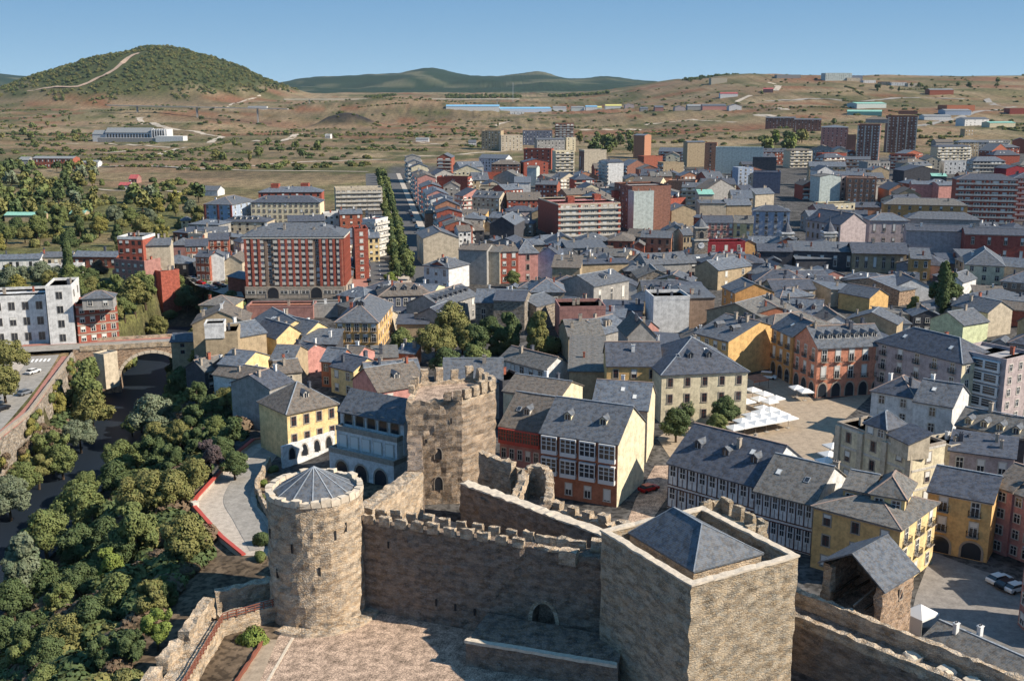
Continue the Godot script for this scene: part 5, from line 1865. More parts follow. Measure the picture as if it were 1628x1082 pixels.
# ------------------------------------------------------------------ buildings with a shape of their own
func great_block() -> void:
	# the eight storey brick block: pilasters, loggia balconies, a pale ground floor with arches
	var w: float = BLOCK[0]
	var d: float = BLOCK[1]
	var h: float = BLOCK[2]
	var t := thing("apartment_block", "large eight storey red brick apartment block with striped balconies and slate roof", "apartment block", "", Vector3(BLOCK[3], 0, BLOCK[4]), deg_to_rad(BLOCK[5]))
	put("wall", walls_mesh("hip", w, d, h, 4.0, M.brownwall), t)
	var rf := put("roof", roof_mesh("hip", w, d, h, 3.6, M.slate, M.slate, 1.0), t)
	rng.seed = 4
	for i in 9:
		put("chimney", shared[["chimney", "chimney_white", "chimney_dark"][i % 3]], rf, Transform3D(Basis(), Vector3((i - 4) * w / 10, h + 1.2 + (i % 2) * 1.3, d * (0.28 - 0.14 * (i % 3)))))
	var gh := 5.0
	var plinth := MB.new()
	plinth.box(Vector3(-w / 2 - 0.3, 0, d / 2), Vector3(w / 2 + 0.3, gh - 0.6, d / 2 + 1.0))
	plinth.box(Vector3(w / 2, 0, -d / 2), Vector3(w / 2 + 0.9, gh - 0.6, d / 2 - 0.01))
	put("plinth", plinth.mesh(M.trim_stone), t)
	for i in 9:
		var x := (i + 0.5) * w / 9 - w / 2
		if i in [2, 6]:
			var o := put("arch", shared.arch_ring, t, Transform3D(Basis.from_scale(Vector3(4.2, 4.2, 1.5)), Vector3(x, 2.0, d / 2 + 1.0)))
			put("arch_shade_panel", shared.arch, o)
		else:
			opening(t, Transform3D(Basis(), Vector3(x, 2.3, d / 2 + 1.0)), w / 13, 1.1, "plain", 0.0)
	var n := 14
	var cell := w / n
	var pil := MB.new()
	pil.box(Vector3(-0.46, gh - 0.6, 0), Vector3(0.46, h - 1.1, 0.8))
	var pm := pil.mesh(M.redbrick)
	var pil2 := MB.new()
	pil2.box(Vector3(-0.5, gh - 0.6, 0), Vector3(0.5, h - 0.8, 0.5))
	var pm2 := pil2.mesh(M.brownwall)
	for i in n + 1:
		if i % 7 in [3, 4] and i != 11:
			put("pilaster", pm2, t, Transform3D(Basis(), Vector3(lerpf(-w / 2 + 0.6, w / 2 - 0.6, float(i) / n), 0, d / 2)))
		else:
			put("pilaster", pm, t, Transform3D(Basis(), Vector3(lerpf(-w / 2 + 0.6, w / 2 - 0.6, float(i) / n), 0, d / 2)))
	var fh := (h - gh - 0.6) / 8
	for f in 8:
		var y := gh + f * fh
		for i in n:
			var x := (i + 0.5) * cell - w / 2
			var p := Transform3D(Basis(), Vector3(x, y + fh * 0.52, d / 2))
			opening(t, p, cell * 0.5, fh * 0.6, "plain", 0.35)
			if i % 7 != 3:
				put("balcony", shared.parapet, t, Transform3D(Basis.from_scale(Vector3((cell - 0.98) / 2, 1.05, 0.78)), Vector3(x, y + 0.15, d / 2)))
		for i in 6:
			var z := d / 2 - (i + 0.5) * d / 6
			opening(t, Transform3D(Basis(Vector3.UP, PI / 2), Vector3(w / 2, y + fh * 0.55, z)), 1.2, fh * 0.5, "plain", 0.7)
	for i in 6:
		put("pilaster", pm, t, Transform3D(Basis(Vector3.UP, PI / 2), Vector3(w / 2, 0, d / 2 - 0.7 - i * (d - 1.4) / 5)))
	var fr := MB.new()
	fr.box(Vector3(-w / 2 - 0.5, h - 1.1, d / 2 - 0.01), Vector3(w / 2 + 0.5, h - 0.35, d / 2 + 0.9))
	fr.box(Vector3(w / 2, h - 1.1, -d / 2), Vector3(w / 2 + 0.9, h - 0.35, d / 2 - 0.011))
	put("cornice", fr.mesh(M.trim), t)


func clock_tower() -> void:
	var t := thing("clock_tower", "stone clock tower with white dial and slate spire over the street", "clock tower", "", Vector3(CLOCK[0], 0, CLOCK[1]), 0.05)
	var b := MB.new()
	b.box(Vector3(-2.9, -2, -2.9), Vector3(2.9, 13.0, 2.9))
	put("shaft", b.mesh(M.stone), t)
	var c := MB.new()
	c.box(Vector3(-3.2, 13.0, -3.2), Vector3(3.2, 13.6, 3.2))
	c.box(Vector3(-3.1, 18.4, -3.1), Vector3(3.1, 18.9, 3.1))
	put("cornice", c.mesh(M.trim), t)
	var d := MB.new()
	d.box(Vector3(-2.6, 13.6, -2.6), Vector3(2.6, 18.4, 2.6))
	put("belfry", d.mesh(M.stone), t)
	var e := MB.new()
	e.tube(Vector3(0, 11.0, 2.85), Vector3(0, 11.0, 3.05), 1.35, 1.35, 24)
	var k := put("clock_face", e.mesh(M.white_paint), t)
	var hd := MB.new()
	hd.bar(Vector3(0, 11.0, 3.1), Vector3(0.5, 11.7, 3.1), 0.12, 0.06)
	hd.bar(Vector3(0, 11.0, 3.1), Vector3(-0.7, 11.5, 3.1), 0.12, 0.06)
	put("hands", hd.mesh(M.iron), k)
	for s in 4:
		var x := Transform3D(Basis(Vector3.UP, s * PI / 2), Vector3.ZERO) * Transform3D(Basis.from_scale(Vector3(2.0, 3.0, 1.0)), Vector3(0, 15.6, 2.62))
		var o := put("bell_arch", shared.arch_ring, t, x)
		put("arch_shade_panel", shared.arch, o)
	var r := MB.new()
	for i in 8:
		var a := TAU * (i + 0.5) / 8
		var q := TAU * (i + 1.5) / 8
		var p0 := Vector3(cos(a) * 3.2, 18.9, -sin(a) * 3.2)
		var p1 := Vector3(cos(q) * 3.2, 18.9, -sin(q) * 3.2)
		var m0 := Vector3(cos(a) * 1.9, 20.6, -sin(a) * 1.9)
		var m1 := Vector3(cos(q) * 1.9, 20.6, -sin(q) * 1.9)
		r.quad(p0, p1, m1, m0)
		r.tri(m0, m1, Vector3(0, 22.6, 0))
	r.tube(Vector3(0, 22.4, 0), Vector3(0, 24.0, 0), 0.1, 0.03, 5)
	put("spire", r.mesh(M.slate), t)


func cupola(label: String, at: Vector3, h: float, w: float) -> void:
	var t := thing("cupola_tower", label, "tower", "", at)
	var b := MB.new()
	b.box(Vector3(-w / 2, -2, -w / 2), Vector3(w / 2, h, w / 2))
	put("shaft", b.mesh(M.beige), t)
	var c := MB.new()
	c.box(Vector3(-w * 0.6, h, -w * 0.6), Vector3(w * 0.6, h + 0.7, w * 0.6))
	c.box(Vector3(-w * 0.56, h - 1.4, -w * 0.56), Vector3(w * 0.56, h - 1.0, w * 0.56))
	put("cornice", c.mesh(M.white), t)
	var r := MB.new()
	var prof := [Vector2(0.55, 0.7), Vector2(0.42, 2.0), Vector2(0.3, 3.2), Vector2(0.22, 3.9), Vector2(0.06, 5.2), Vector2(0.015, 8.0)]
	for j in prof.size() - 1:
		for i in 8:
			var a := TAU * (i + 0.5) / 8
			var e := TAU * (i + 1.5) / 8
			var p: Vector2 = prof[j]
			var q: Vector2 = prof[j + 1]
			r.quad(Vector3(cos(a) * p.x * w, h + p.y, -sin(a) * p.x * w), Vector3(cos(e) * p.x * w, h + p.y, -sin(e) * p.x * w), Vector3(cos(e) * q.x * w, h + q.y, -sin(e) * q.x * w), Vector3(cos(a) * q.x * w, h + q.y, -sin(a) * q.x * w))
	put("spire", r.mesh(M.dark_slate), t)
	for s in [0, 3]:
		var x := Transform3D(Basis(Vector3.UP, s * PI / 2), Vector3.ZERO) * Transform3D(Basis.from_scale(Vector3(1.2, 2.0, 1.0)), Vector3(0, h - 3.2, w / 2))
		var o := put("window", shared.frame, t, x)
		put("pane", shared.pane, o)


func terraced_villa() -> void:
	# pale three stepped building with big windows below the keep
	var t := thing("stepped_building", "pale grey stepped building with two terraces and a slate roof by the keep", "building", "", Vector3(-28.4, 0, -206.0), deg_to_rad(-32.5))
	put("wall", walls_mesh("gx", 16.4, 8.0, 12.6, 3.4, M.white), t, Transform3D(Basis(), Vector3(0, 0, -4.6)))
	put("roof", roof_mesh("gx", 16.4, 8.0, 12.6, 3.4, M.slate, M.white, 0.6), t, Transform3D(Basis(), Vector3(0, 0, -4.6)))
	for e in [[8.0, 15.6, 8.8, 1.2], [13.6, 16.6, 4.6, 3.0]]:
		var b := MB.new()
		b.box(Vector3(-e[1] / 2, -4, -3), Vector3(e[1] / 2, e[2], e[3]))
		put("terrace", b.mesh(M.white), t)
		var p := MB.new()
		p.box(Vector3(-e[1] / 2 - 0.1, e[2], e[3] - 0.35), Vector3(e[1] / 2 + 0.1, e[2] + 1.0, e[3] + 0.1))
		p.box(Vector3(-e[1] / 2 - 0.1, e[2], -2.0), Vector3(-e[1] / 2 + 0.3, e[2] + 1.0, e[3] - 0.36))
		p.box(Vector3(e[1] / 2 - 0.3, e[2], -2.0), Vector3(e[1] / 2 + 0.1, e[2] + 1.0, e[3] - 0.36))
		put("balustrade", p.mesh(M.trim_stone), t)
	var pane := mat("sky_glass", lin(0.35, 0.4, 0.5), 0.3)
	for i in 5:
		var x := (i - 2) * 3.0
		var f := MB.new()
		f.box(Vector3(-1.1, -1.4, 0), Vector3(1.1, 1.4, 0.12))
		var o := put("window", f.mesh(M.trim), t, Transform3D(Basis(), Vector3(x, 6.8, 1.22)))
		var g := MB.new()
		g.box(Vector3(-0.9, -1.2, 0.1), Vector3(0.9, 1.2, 0.15))
		put("pane", g.mesh(M.blind), o)
		var a := put("arch", shared.arch_ring, t, Transform3D(Basis.from_scale(Vector3(2.0, 2.8, 1.4)), Vector3(x, 11.2, -0.58)))
		put("arch_shade_panel", shared.arch, a)
	for i in 3:
		var a := put("arch", shared.arch_ring, t, Transform3D(Basis.from_scale(Vector3(3.0, 3.6, 1.4)), Vector3((i - 1) * 5.0, 1.4, 3.02)))
		put("arch_shade_panel", shared.arch, a)
	for i in 2:
		var f := MB.new()
		f.box(Vector3(-1.0, -1.3, 0), Vector3(1.0, 1.3, 0.12))
		var o := put("window", f.mesh(M.trim), t, Transform3D(Basis(Vector3.UP, PI / 2), Vector3(7.82, 6.8, -0.2)) if i == 0 else Transform3D(Basis(Vector3.UP, PI / 2), Vector3(8.22, 10.6, -5.0)))
		var g := MB.new()
		g.box(Vector3(-0.8, -1.1, 0.1), Vector3(0.8, 1.1, 0.15))
		put("pane", g.mesh(M.blind), o)


func museum() -> void:
	var t := thing("factory_museum", "long white industrial hall with tall windows and a windowed drum end", "museum building", "", Vector3(MUSEUM[0], 0, MUSEUM[1]), deg_to_rad(-6))
	t.position.y = ground(MUSEUM[0], MUSEUM[1])
	put("wall", walls_mesh("gx", 78, 22, 15, 7, M.white), t)
	put("roof", roof_mesh("gx", 78, 22, 15, 7, M.pale_slate, M.white, 0.8), t)
	var wing := MB.new()
	wing.box(Vector3(39, -4, -13), Vector3(66, 20, 12))
	for i in 6:
		wing.box(Vector3(40.5 + i * 4.2, -4, 12), Vector3(42.0 + i * 4.2, 20.6, 13.2))
	wing.box(Vector3(-62, -4, -10), Vector3(-39, 12, 10))
	wing.box(Vector3(58, -4, 20), Vector3(104, 10, 38))
	put("wing", wing.mesh(M.white), t)
	var low := MB.new()
	low.box(Vector3(-40, -4, 24), Vector3(58, 7, 37))
	put("low_range", low.mesh(M.grey), t)
	put("wing_roof", roof_mesh("gx", 23, 20, 12, 6, M.pale_slate, M.white), t, Transform3D(Basis(), Vector3(-50.5, 0, 0)))
	var pm := MB.new()
	pm.box(Vector3(-1.2, -4, 0), Vector3(1.2, 4, 0.2))
	var p := pm.mesh(M.glass)
	for i in 15:
		put("window", p, t, Transform3D(Basis(), Vector3(-35 + i * 5.0, 8.6, 11.0)))
	for i in 5:
		put("window", p, t, Transform3D(Basis.from_scale(Vector3(0.9, 1.9, 1)), Vector3(43.4 + i * 4.2, 10, 12.0)))


func viaduct(label: String, a: Vector3, b: Vector3, piers: int, wide: float) -> void:
	var t := thing("viaduct", label, "viaduct")
	var m := MB.new()
	m.bar(a, b, wide, 2.2)
	put("deck", m.mesh(M.concrete), t)
	for i in piers:
		var p := a.lerp(b, (i + 0.5) / piers)
		var q := MB.new()
		q.box(Vector3(-1.6, ground(p.x, p.z) - p.y - 2.0, -2.5), Vector3(1.6, -1.0, 2.5))
		put("pier", q.mesh(M.concrete), t, Transform3D(Basis(), p))


func pylon(label: String, at: Vector3, h: float) -> void:
	var t := thing("pylon", label, "pylon", "thin masts over the far fields", at)
	var m := MB.new()
	for c in [Vector2(-1, -1), Vector2(1, -1), Vector2(1, 1), Vector2(-1, 1)]:
		m.bar(Vector3(c.x * 1.6, 0, c.y * 1.6), Vector3(c.x * 0.2, h, c.y * 0.2), 0.5, 0.5)
	put("mast", m.mesh(M.zinc), t)
	for y in [0.72, 0.84, 0.94]:
		var x := MB.new()
		x.bar(Vector3(-4.0, h * y, 0), Vector3(4.0, h * y, 0), 0.4, 0.4)
		put("arm", x.mesh(M.zinc), t)


# ------------------------------------------------------------------ words for the many: what stands next to what
var told := {}
const WALL_WORDS := {"redbrick": "red brick", "orangebrick": "apricot brick", "darkbrick": "dark brown", "lilac": "lilac grey", "palegreen": "pale yellow"}
const ROOF_WORDS := {"gx": "long slate ridge", "gz": "slate gable end", "hip": "hipped slate roof", "shed": "sloping slate roof", "flat": "flat roof"}
const LEAF_WORDS := {"leaf_dark": "dark green", "leaf_mid": "mid green", "leaf_olive": "olive green", "leaf_yellow": "yellowish", "leaf_grey": "grey green", "leaf_bright": "bright green", "leaf_brown": "brownish", "leaf_purple": "dull purple"}
const KIND_WORDS := {"round": "round", "broad": "spreading", "tall": "tall", "ragged": "ragged", "cypress": "slender", "bush": "low"}


func relation(p: Vector2, q: Vector2) -> String:
	var d := p - q
	if d.y < -maxf(5.0, absf(d.x) * 0.9):
		return "behind"
	if d.y > maxf(5.0, absf(d.x) * 0.9):
		return "in front of"
	return "beside"


func nearest(p: Vector2, marks: Array) -> Array:
	var far := 0.04 + 0.0009 * p.length()
	var s := marks.duplicate()
	s.sort_custom(func(a, b): return p.distance_squared_to(a[1]) < p.distance_squared_to(b[1]))
	return s.slice(0, 4)


func once(tries: Array) -> String:
	for t in tries:
		if not told.has(t) and t.replace("-", " ").split(" ").size() <= 16:
			told[t] = true
			return t
	return ""


func house_label(p: Vector2, wall: String, roof: String, floors: int, wide: float, blank: bool, noun: String) -> String:
	var m := nearest(p, TOWN_MARKS)
	var c: String = WALL_WORDS.get(wall, wall)
	var tries := []
	for i in 3:
		tries.append("%s %s with %s %s %s" % [c, noun, ROOF_WORDS[roof], relation(p, m[i][1]), m[i][0]])
	for i in 3:
		for j in 4:
			if i != j:
				tries.append("%s %s under %s %s %s and %s %s" % [c, noun, ROOF_WORDS[roof], relation(p, m[i][1]), m[i][0], relation(p, m[j][1]), m[j][0]])
	var size := "narrow" if wide < 12 else ("mid-sized" if wide < 16 else "wide")
	for i in 4:
		tries.append("%s %s %s with %s %s %s" % [size, c, noun, "blank wall" if blank else "rows of windows", relation(p, m[i][1]), m[i][0]])
	for i in 4:
		for k in ["lower", "shabby", "plain", "taller", "older", "neater"]:
			tries.append("%s %s %s with %s %s %s" % [k, c, noun, ROOF_WORDS[roof], relation(p, m[i][1]), m[i][0]])
	return once(tries)


func tree_label(p: Vector2, kind: String, leaf: String, noun: String) -> String:
	var m := nearest(p, GREEN_MARKS)
	var tries := []
	for i in 4:
		tries.append("%s %s %s %s %s" % [KIND_WORDS[kind], LEAF_WORDS[leaf], noun, relation(p, m[i][1]), m[i][0]])
	for i in 3:
		for j in 4:
			if i != j:
				tries.append("%s %s %s %s %s and %s %s" % [KIND_WORDS[kind], LEAF_WORDS[leaf], noun, relation(p, m[i][1]), m[i][0], relation(p, m[j][1]), m[j][0]])
	return once(tries)


func t(kind: String, x: float, y: float, z: float, high: float, leaf: String, fine := 0, called := "tree", wide := 1.0) -> void:
	var l := tree_label(Vector2(x, z), kind, "leaf_" + leaf, called)
	var g := ""
	if l == "":
		l = "%s %s %s of the river wood" % [KIND_WORDS[kind], LEAF_WORDS["leaf_" + leaf], called]
		g = l + "s"
	tree(l, g, kind, Vector3(x, y, z), high, wide, "leaf_" + leaf, x * 1.7 + z, fine, called)


func b(x: float, z: float, turn: float, w: float, d: float, high: float, roof: String, rise: float, wall: String, floors: int, bays: int, side := 0, style := "", extra := 0) -> void:
	p(x, z, turn, w, d, high, roof, rise, wall, floors, bays, side, style, extra, "apartment_block")


func w(called: String, label: String, x: float, z: float, turn: float, w_: float, d: float, high: float, roof: String, rise: float, wall: String, rm: String, floors := 1, bays := 0) -> void:
	house(called, label, Vector3(x, ground(x, z), z), turn, Vector3(w_, d, high), roof, rise, wall, floors, bays, {"rm": rm, "ch": 0, "foot": 14})


func p(x: float, z: float, turn: float, w: float, d: float, high: float, roof: String, rise: float, wall: String, floors: int, bays: int, side := 0, style := "", extra := 0, noun := "house") -> void:
	var o := {"lb": side, "rb": side, "near": z > -420.0, "wing": z > -650.0 and hash(x * 7.0 + z) % 10 < 8}
	if style:
		o.win = style
	if extra > 0:
		o.dm = extra
	elif extra < 0:
		o.sk = -extra
	var l := house_label(Vector2(x, z), wall, roof, floors, w, bays == 0, "apartment block" if noun == "apartment_block" else "house")
	if l == "":
		l = "slate roofed house among the old town roofs"
		o.grp = "slate roofed houses of the old town"
	house(noun, l, Vector3(x, maxf(ground(x, z), -3.0) if z < -800.0 else 0.0, z), turn, Vector3(w, d, high), roof, rise, wall, floors, bays, o)


func h(called: String, label: String, x: float, z: float, turn: float, w: float, d: float, high: float, roof: String, rise: float, wall: String, floors: int, bays: int, o := {}) -> void:
	if label == "":
		label = house_label(Vector2(x, z), wall, roof, floors, w, bays == 0, "house")
	house(called, label, Vector3(x, o.get("y0", 0.0) + (maxf(ground(x, z), -3.0) if z < -800.0 else 0.0), z), turn, Vector3(w, d, high), roof, rise, wall, floors, bays, o)


func town_measured() -> void:
	h("office_building", "long white modernist building with square dark windows beside the bridge", -154.9, -331.6, 13.5, 19.6, 16.0, 14.4, "flat", 0.8, "white", 3, 5, {"blind": 0.1, "win": "void", "cop": "white"})
	h("office_building", "white stair tower block at the end of the modernist building", -139.8, -330.8, 13.2, 7.4, 15.0, 17.6, "flat", 0.8, "white", 4, 1, {"rb": 2, "blind": 0, "win": "void"})
	h("apartment_block", "small four storey red brick building with roof terrace beside the bridge", -131.9, -332.9, 33.3, 12.1, 12.0, 11.7, "flat", 0.6, "redbrick", 4, 4, {"rb": 2, "blind": 0.6, "band": "trim_stone"})
	h("penthouse", "slate topped penthouse on the small red brick building", -127.2, -326.9, 12.2, 8.9, 7.0, 3.0, "hip", 1.6, "grey", 1, 2, {"foot": 0.6, "y0": 11.5, "ch": 0})
	h("apartment_block", "tall blank beige party wall over a pink brick block by the gorge", -144.4, -437.0, 12.6, 10.9, 14.0, 16.0, "gx", 2.0, "beige", 1, 0, {"near": false})
	h("apartment_block", "brick apartment block with white roof edge behind the blank beige wall", -151.5, -433.3, -5.5, 10.4, 12.0, 19.0, "flat", 0.9, "redbrick", 6, 4, {"cop": "white", "near": false})
	h("apartment_block", "pink terraced building stepping down into the gorge trees", -150.4, -429.9, -24.0, 15.7, 10.0, 10.0, "flat", 1.0, "rose", 4, 5, {"win": "dark"})
	h("apartment_block", "lower step of the pink terraced building in the gorge", -151.7, -430.9, -27.9, 17.2, 9.0, 5.0, "flat", 1.0, "rose", 3, 5, {"win": "dark"})
	h("house", "small brick house with shed roof beside the terraced building", -139.0, -428.9, 45.5, 8.0, 6.0, 6.0, "flat", 0.4, "redbrick", 1, 0, {"near": false})
	h("shed", "long low slate shed with white wall in the river park", -219.6, -474.4, 9.6, 21.8, 10.0, 4.5, "gx", 1.6, "white", 1, 8, {"near": false})
	h("shed", "low slate shed with pale wall, middle of the park row", -204.2, -481.4, 11.3, 13.7, 10.0, 4.5, "gx", 1.6, "beige", 1, 5, {"near": false})
	h("shed", "low slate shed with red wall at the end of the park row", -184.5, -478.8, -4.2, 19.7, 10.0, 5.0, "gx", 1.8, "brick", 1, 6, {"near": false})
	h("shed", "narrow white storage building in front of the park sheds", -194.7, -462.5, 12.6, 17.3, 6.0, 3.0, "flat", 0.3, "white", 1, 5, {"near": false})
	h("house", "yellow house with hipped slate roof beside the gorge", -98.4, -359.2, -2.9, 11.4, 11.0, 6.5, "hip", 2.2, "yellow", 2, 3, {"win": "stone"})
	h("house", "tall stone gable house at the bridge end", -83.6, -304.9, 8.8, 15.0, 14.0, 12.0, "gz", 3.5, "tan", 3, 1, {"win": "stone", "foot": 14})
	h("house", "blank walled stone house with white roof hut at the bridge end", -78.7, -286.9, 9.7, 8.4, 10.0, 12.5, "flat", 0.6, "tan", 3, 0, {"foot": 14})
	h("house", "stone house with cracked render and slate gable above the gorge", -76.4, -296.9, 43.8, 9.0, 12.0, 10.0, "gx", 2.5, "tan", 2, 0, {"foot": 12})
	h("roof_hut", "white roof hut with dark opening on the stone house", -80.0, -284.4, 9.5, 5.1, 6.0, 3.0, "flat", 0.3, "white", 1, 0, {"foot": 0.6, "y0": 12.0, "ch": 0})
	h("house", "stone building with shed roof at the end of the bridge parapet", -97.6, -312.6, 7.7, 6.4, 6.0, 4.0, "shed", 1.2, "tan", 2, 1, {"foot": 14, "win": "stone"})
	h("hut", "pale riverside hut with small windows beside the bridge arch", -120.6, -311.0, -28.6, 4.2, 5.0, 0.2, "flat", 0.3, "beige", 1, 1, {"foot": 10, "ch": 0})
	h("apartment_block", "apartment building with blue glazed bay and red brick sides by the park", -159.9, -613.5, -14.3, 17.3, 27.3, 15.5, "hip", 3.5, "blue", 5, 4, {"rb": 4, "pil": 2, "pilm": "redbrick"})
	h("apartment_block", "long cream apartment building with hipped slate roof and dark windows", -127.3, -614.3, -0.0, 38.8, 14.0, 16.0, "hip", 3.0, "cream", 5, 13, {"blind": 0.3, "win": "dark"})
	h("apartment_block", "red brick apartment building with two brick stair towers on its roof", -133.4, -656.3, 3.6, 37.4, 14.0, 18.0, "hip", 2.6, "redbrick", 5, 9)
	h("stair_tower", "red brick stair tower on the brick apartment roof, nearer the park", -142.9, -656.2, -0.0, 4.6, 5.0, 5.0, "flat", 0.4, "redbrick", 1, 0, {"foot": 0.6, "y0": 17.0, "ch": 0})
	h("stair_tower", "red brick stair tower on the brick apartment roof, nearer the avenue", -125.7, -660.0, -0.0, 4.6, 5.0, 5.0, "flat", 0.4, "redbrick", 1, 0, {"foot": 0.6, "y0": 17.0, "ch": 0})
	h("apartment_block", "beige apartment building with arched loggias beside the avenue", -102.4, -721.5, 12.6, 30.4, 16.0, 14.0, "flat", 1.2, "beige", 5, 9, {"near": true, "win": "parapet"})
	h("apartment_block", "white seven storey building with flat red roof on the avenue", -64.7, -509.9, -24.0, 7.1, 11.4, 17.8, "flat", 0.5, "white", 6, 3, {"win": "parapet", "rb": 5, "rm": "red_metal"})
	h("apartment_block", "slim red brick tower joined to the end of the great brick block", -63.5, -449.3, 12.6, 5.6, 12.0, 20.4, "flat", 0.8, "redbrick", 7, 1, {"rm": "red_metal", "blind": 0.9, "rb": 2})
	h("house", "small yellow and grey house between the brick tower and the white red-roofed building", -64.5, -497.4, 12.6, 5.1, 10.0, 11.0, "gx", 2.0, "yellow", 4, 2, {"near": false})
	h("podium", "flat salmon roofed podium at the foot of the great brick block", -79.5, -366.2, 2.3, 22.5, 9.0, 4.2, "flat", 0.5, "rose", 1, 0, {"rm": "terracotta_deck", "near": false})
	h("podium", "low grey podium beside the salmon podium", -64.3, -369.0, 9.0, 9.7, 8.0, 4.2, "flat", 0.4, "grey", 1, 0, {"near": false})
	h("house", "white corner house with roof terrace among the low slate roofs", -103.0, -614.5, 12.6, 9.0, 10.0, 9.0, "flat", 0.8, "white", 3, 3, {"near": false})
	h("house", "", -161.6, -575.9, -12.6, 17.4, 14.0, 8.0, "hip", 2.0, "grey", 3, 5, {"sk": 3, "near": false})
	h("house", "", -144.5, -589.8, -3.6, 25.2, 16.0, 8.0, "hip", 2.2, "beige", 3, 6, {"dm": 5, "near": false})
	h("house", "", -111.4, -582.9, 12.3, 19.3, 14.0, 9.0, "gx", 2.5, "grey", 3, 5, {"near": false})
	h("house", "", -91.1, -608.3, 12.6, 12.3, 12.0, 10.0, "gx", 2.0, "brick", 3, 3, {"near": false})
	h("house", "brick corner house with curved slate roof in the small streets by the park", -142.4, -485.5, 12.6, 9.7, 12.0, 9.0, "gx", 2.4, "brick", 3, 4)
	h("house", "brick house with green awnings on its balcony", -136.1, -498.9, 12.6, 9.2, 11.0, 10.0, "gx", 2.4, "brick", 3, 3, {"win": "balcony"})
	h("house", "narrow grey house with brick front beside the parking street", -126.3, -444.0, -12.6, 6.1, 9.0, 10.0, "gx", 2.0, "brick", 3, 3)
	h("house", "blank white gable wall standing over the parking street", -122.9, -445.5, 12.6, 5.8, 9.0, 10.0, "gz", 1.6, "white", 1, 0, {"near": false})
	h("house", "cream gabled house just below the great brick block", -116.5, -452.6, -0.0, 7.8, 14.0, 7.0, "gz", 2.5, "beige", 2, 0, {"near": false})
	h("house", "beige houses wall with terrace by the small streets", -151.6, -522.3, -12.6, 8.4, 8.0, 9.0, "flat", 0.8, "beige", 3, 2, {"near": false})
	h("house", "salmon house with small terrace among slate roofs near the park", -145.8, -530.7, 12.6, 11.0, 9.0, 9.5, "gx", 2.0, "beige", 3, 2, {"near": false})
	h("house", "ochre house with blank gable facing the gorge houses", -67.5, -304.1, 43.0, 9.0, 13.0, 8.0, "gz", 3.2, "yellow", 1, 0)
	h("house", "ochre house with steep slate roof and skylights next to the blank ochre gable", -60.9, -308.8, 50.2, 10.3, 13.0, 8.0, "gz", 3.0, "yellow", 1, 0, {"sk": 2})
	h("house", "dark slate roofed house with glazed dormer behind the ochre gables", -68.3, -316.6, -60.1, 22.1, 12.0, 8.0, "gx", 3.0, "yellow", 2, 3, {"sk": 2})
	h("house", "long ochre building with balconies and a row of dark dormers", -45.3, -326.3, -2.2, 12.5, 29.7, 9.6, "hip", 4.0, "ochre", 3, 5, {"win": "balcony", "rb": 8, "swin": "stone", "dm": 2, "dk": "_dark"})
	h("house", "grey building with heavy dark cornice and hipped slate roof near the avenue end", -37.0, -364.0, 10.3, 17.6, 12.0, 9.0, "hip", 3.0, "slateblue", 2, 7, {"dm": 3, "dk": "_dark"})
	h("house", "pale green gable wall beside the dark cornice building", -33.4, -371.7, 78.1, 16.9, 16.0, 8.5, "gz", 2.0, "palegreen", 1, 0)
	h("house", "slate roofed house with a long row of dark dormers by the trees", -23.4, -356.8, 62.7, 24.6, 13.0, 8.0, "gx", 3.2, "grey", 2, 4, {"dm": 7, "dk": "_dark"})
	h("house", "low slate house before the row of dark dormers", -23.7, -340.7, -22.0, 10.3, 12.0, 6.5, "gz", 2.6, "grey", 2, 2, {"sk": 2})
	h("house", "low shed with sloping slate roof beside the round tree", -31.4, -336.7, -0.0, 9.8, 9.0, 4.5, "shed", 1.2, "tan", 1, 0)
	h("apartment_block", "tall blank beige gable at the corner of the avenue", -34.2, -490.5, 12.6, 15.8, 22.0, 12.5, "gz", 3.0, "beige", 1, 0, {"lb": 4})
	h("apartment_block", "narrow white apartment house behind the blank beige gable", -22.9, -498.8, 12.6, 5.8, 12.0, 14.0, "gx", 2.0, "white", 5, 3, {"near": false})
	h("house", "house with dark slate-hung gable and wide grey roof", -2.4, -572.8, -12.6, 13.1, 26.0, 9.0, "gz", 4.0, "dark", 1, 0)
	h("apartment_block", "red roofed apartment block with blank brick end and grey balconies", 36.7, -600.4, 14.3, 35.0, 40.0, 17.5, "flat", 0.3, "beige", 6, 10, {"win": "parapet", "rm": "red_metal", "pil": 3, "pilm": "redbrick", "side": "redbrick"})
	h("stair_tower", "brick stair tower on the red roof, nearest the blank brick end", 31.8, -593.2, 12.6, 3.8, 5.0, 3.0, "flat", 0.3, "redbrick", 1, 0, {"near": false, "y0": 17.0, "foot": 0.6, "ch": 0})
	h("stair_tower", "brick stair tower in the middle of the red roof", 47.5, -608.9, 12.6, 3.8, 5.0, 3.0, "flat", 0.3, "redbrick", 1, 0, {"near": false, "y0": 17.0, "foot": 0.6, "ch": 0})
	h("stair_tower", "brick stair tower at the far end of the red roof", 60.5, -631.5, 12.6, 3.9, 5.0, 3.0, "flat", 0.3, "redbrick", 1, 0, {"near": false, "y0": 17.0, "foot": 0.6, "ch": 0})
	h("house", "old stone-slate roof below the rose terrace wall", 20.3, -309.4, 8.3, 10.4, 14.0, 7.5, "gx", 3.2, "tan", 2, 0, {"rm": "old_slate"})
	h("house", "grey slate roof with pale dormer below the rose terrace wall", 26.0, -313.5, 48.4, 12.6, 13.0, 7.5, "gx", 3.0, "grey", 2, 0, {"dm": 1})
	h("apartment_block", "grey house with faded mural on its blank wall", -14.1, -438.9, -12.6, 11.7, 16.0, 14.0, "gx", 1.5, "grey", 1, 0, {"near": false})
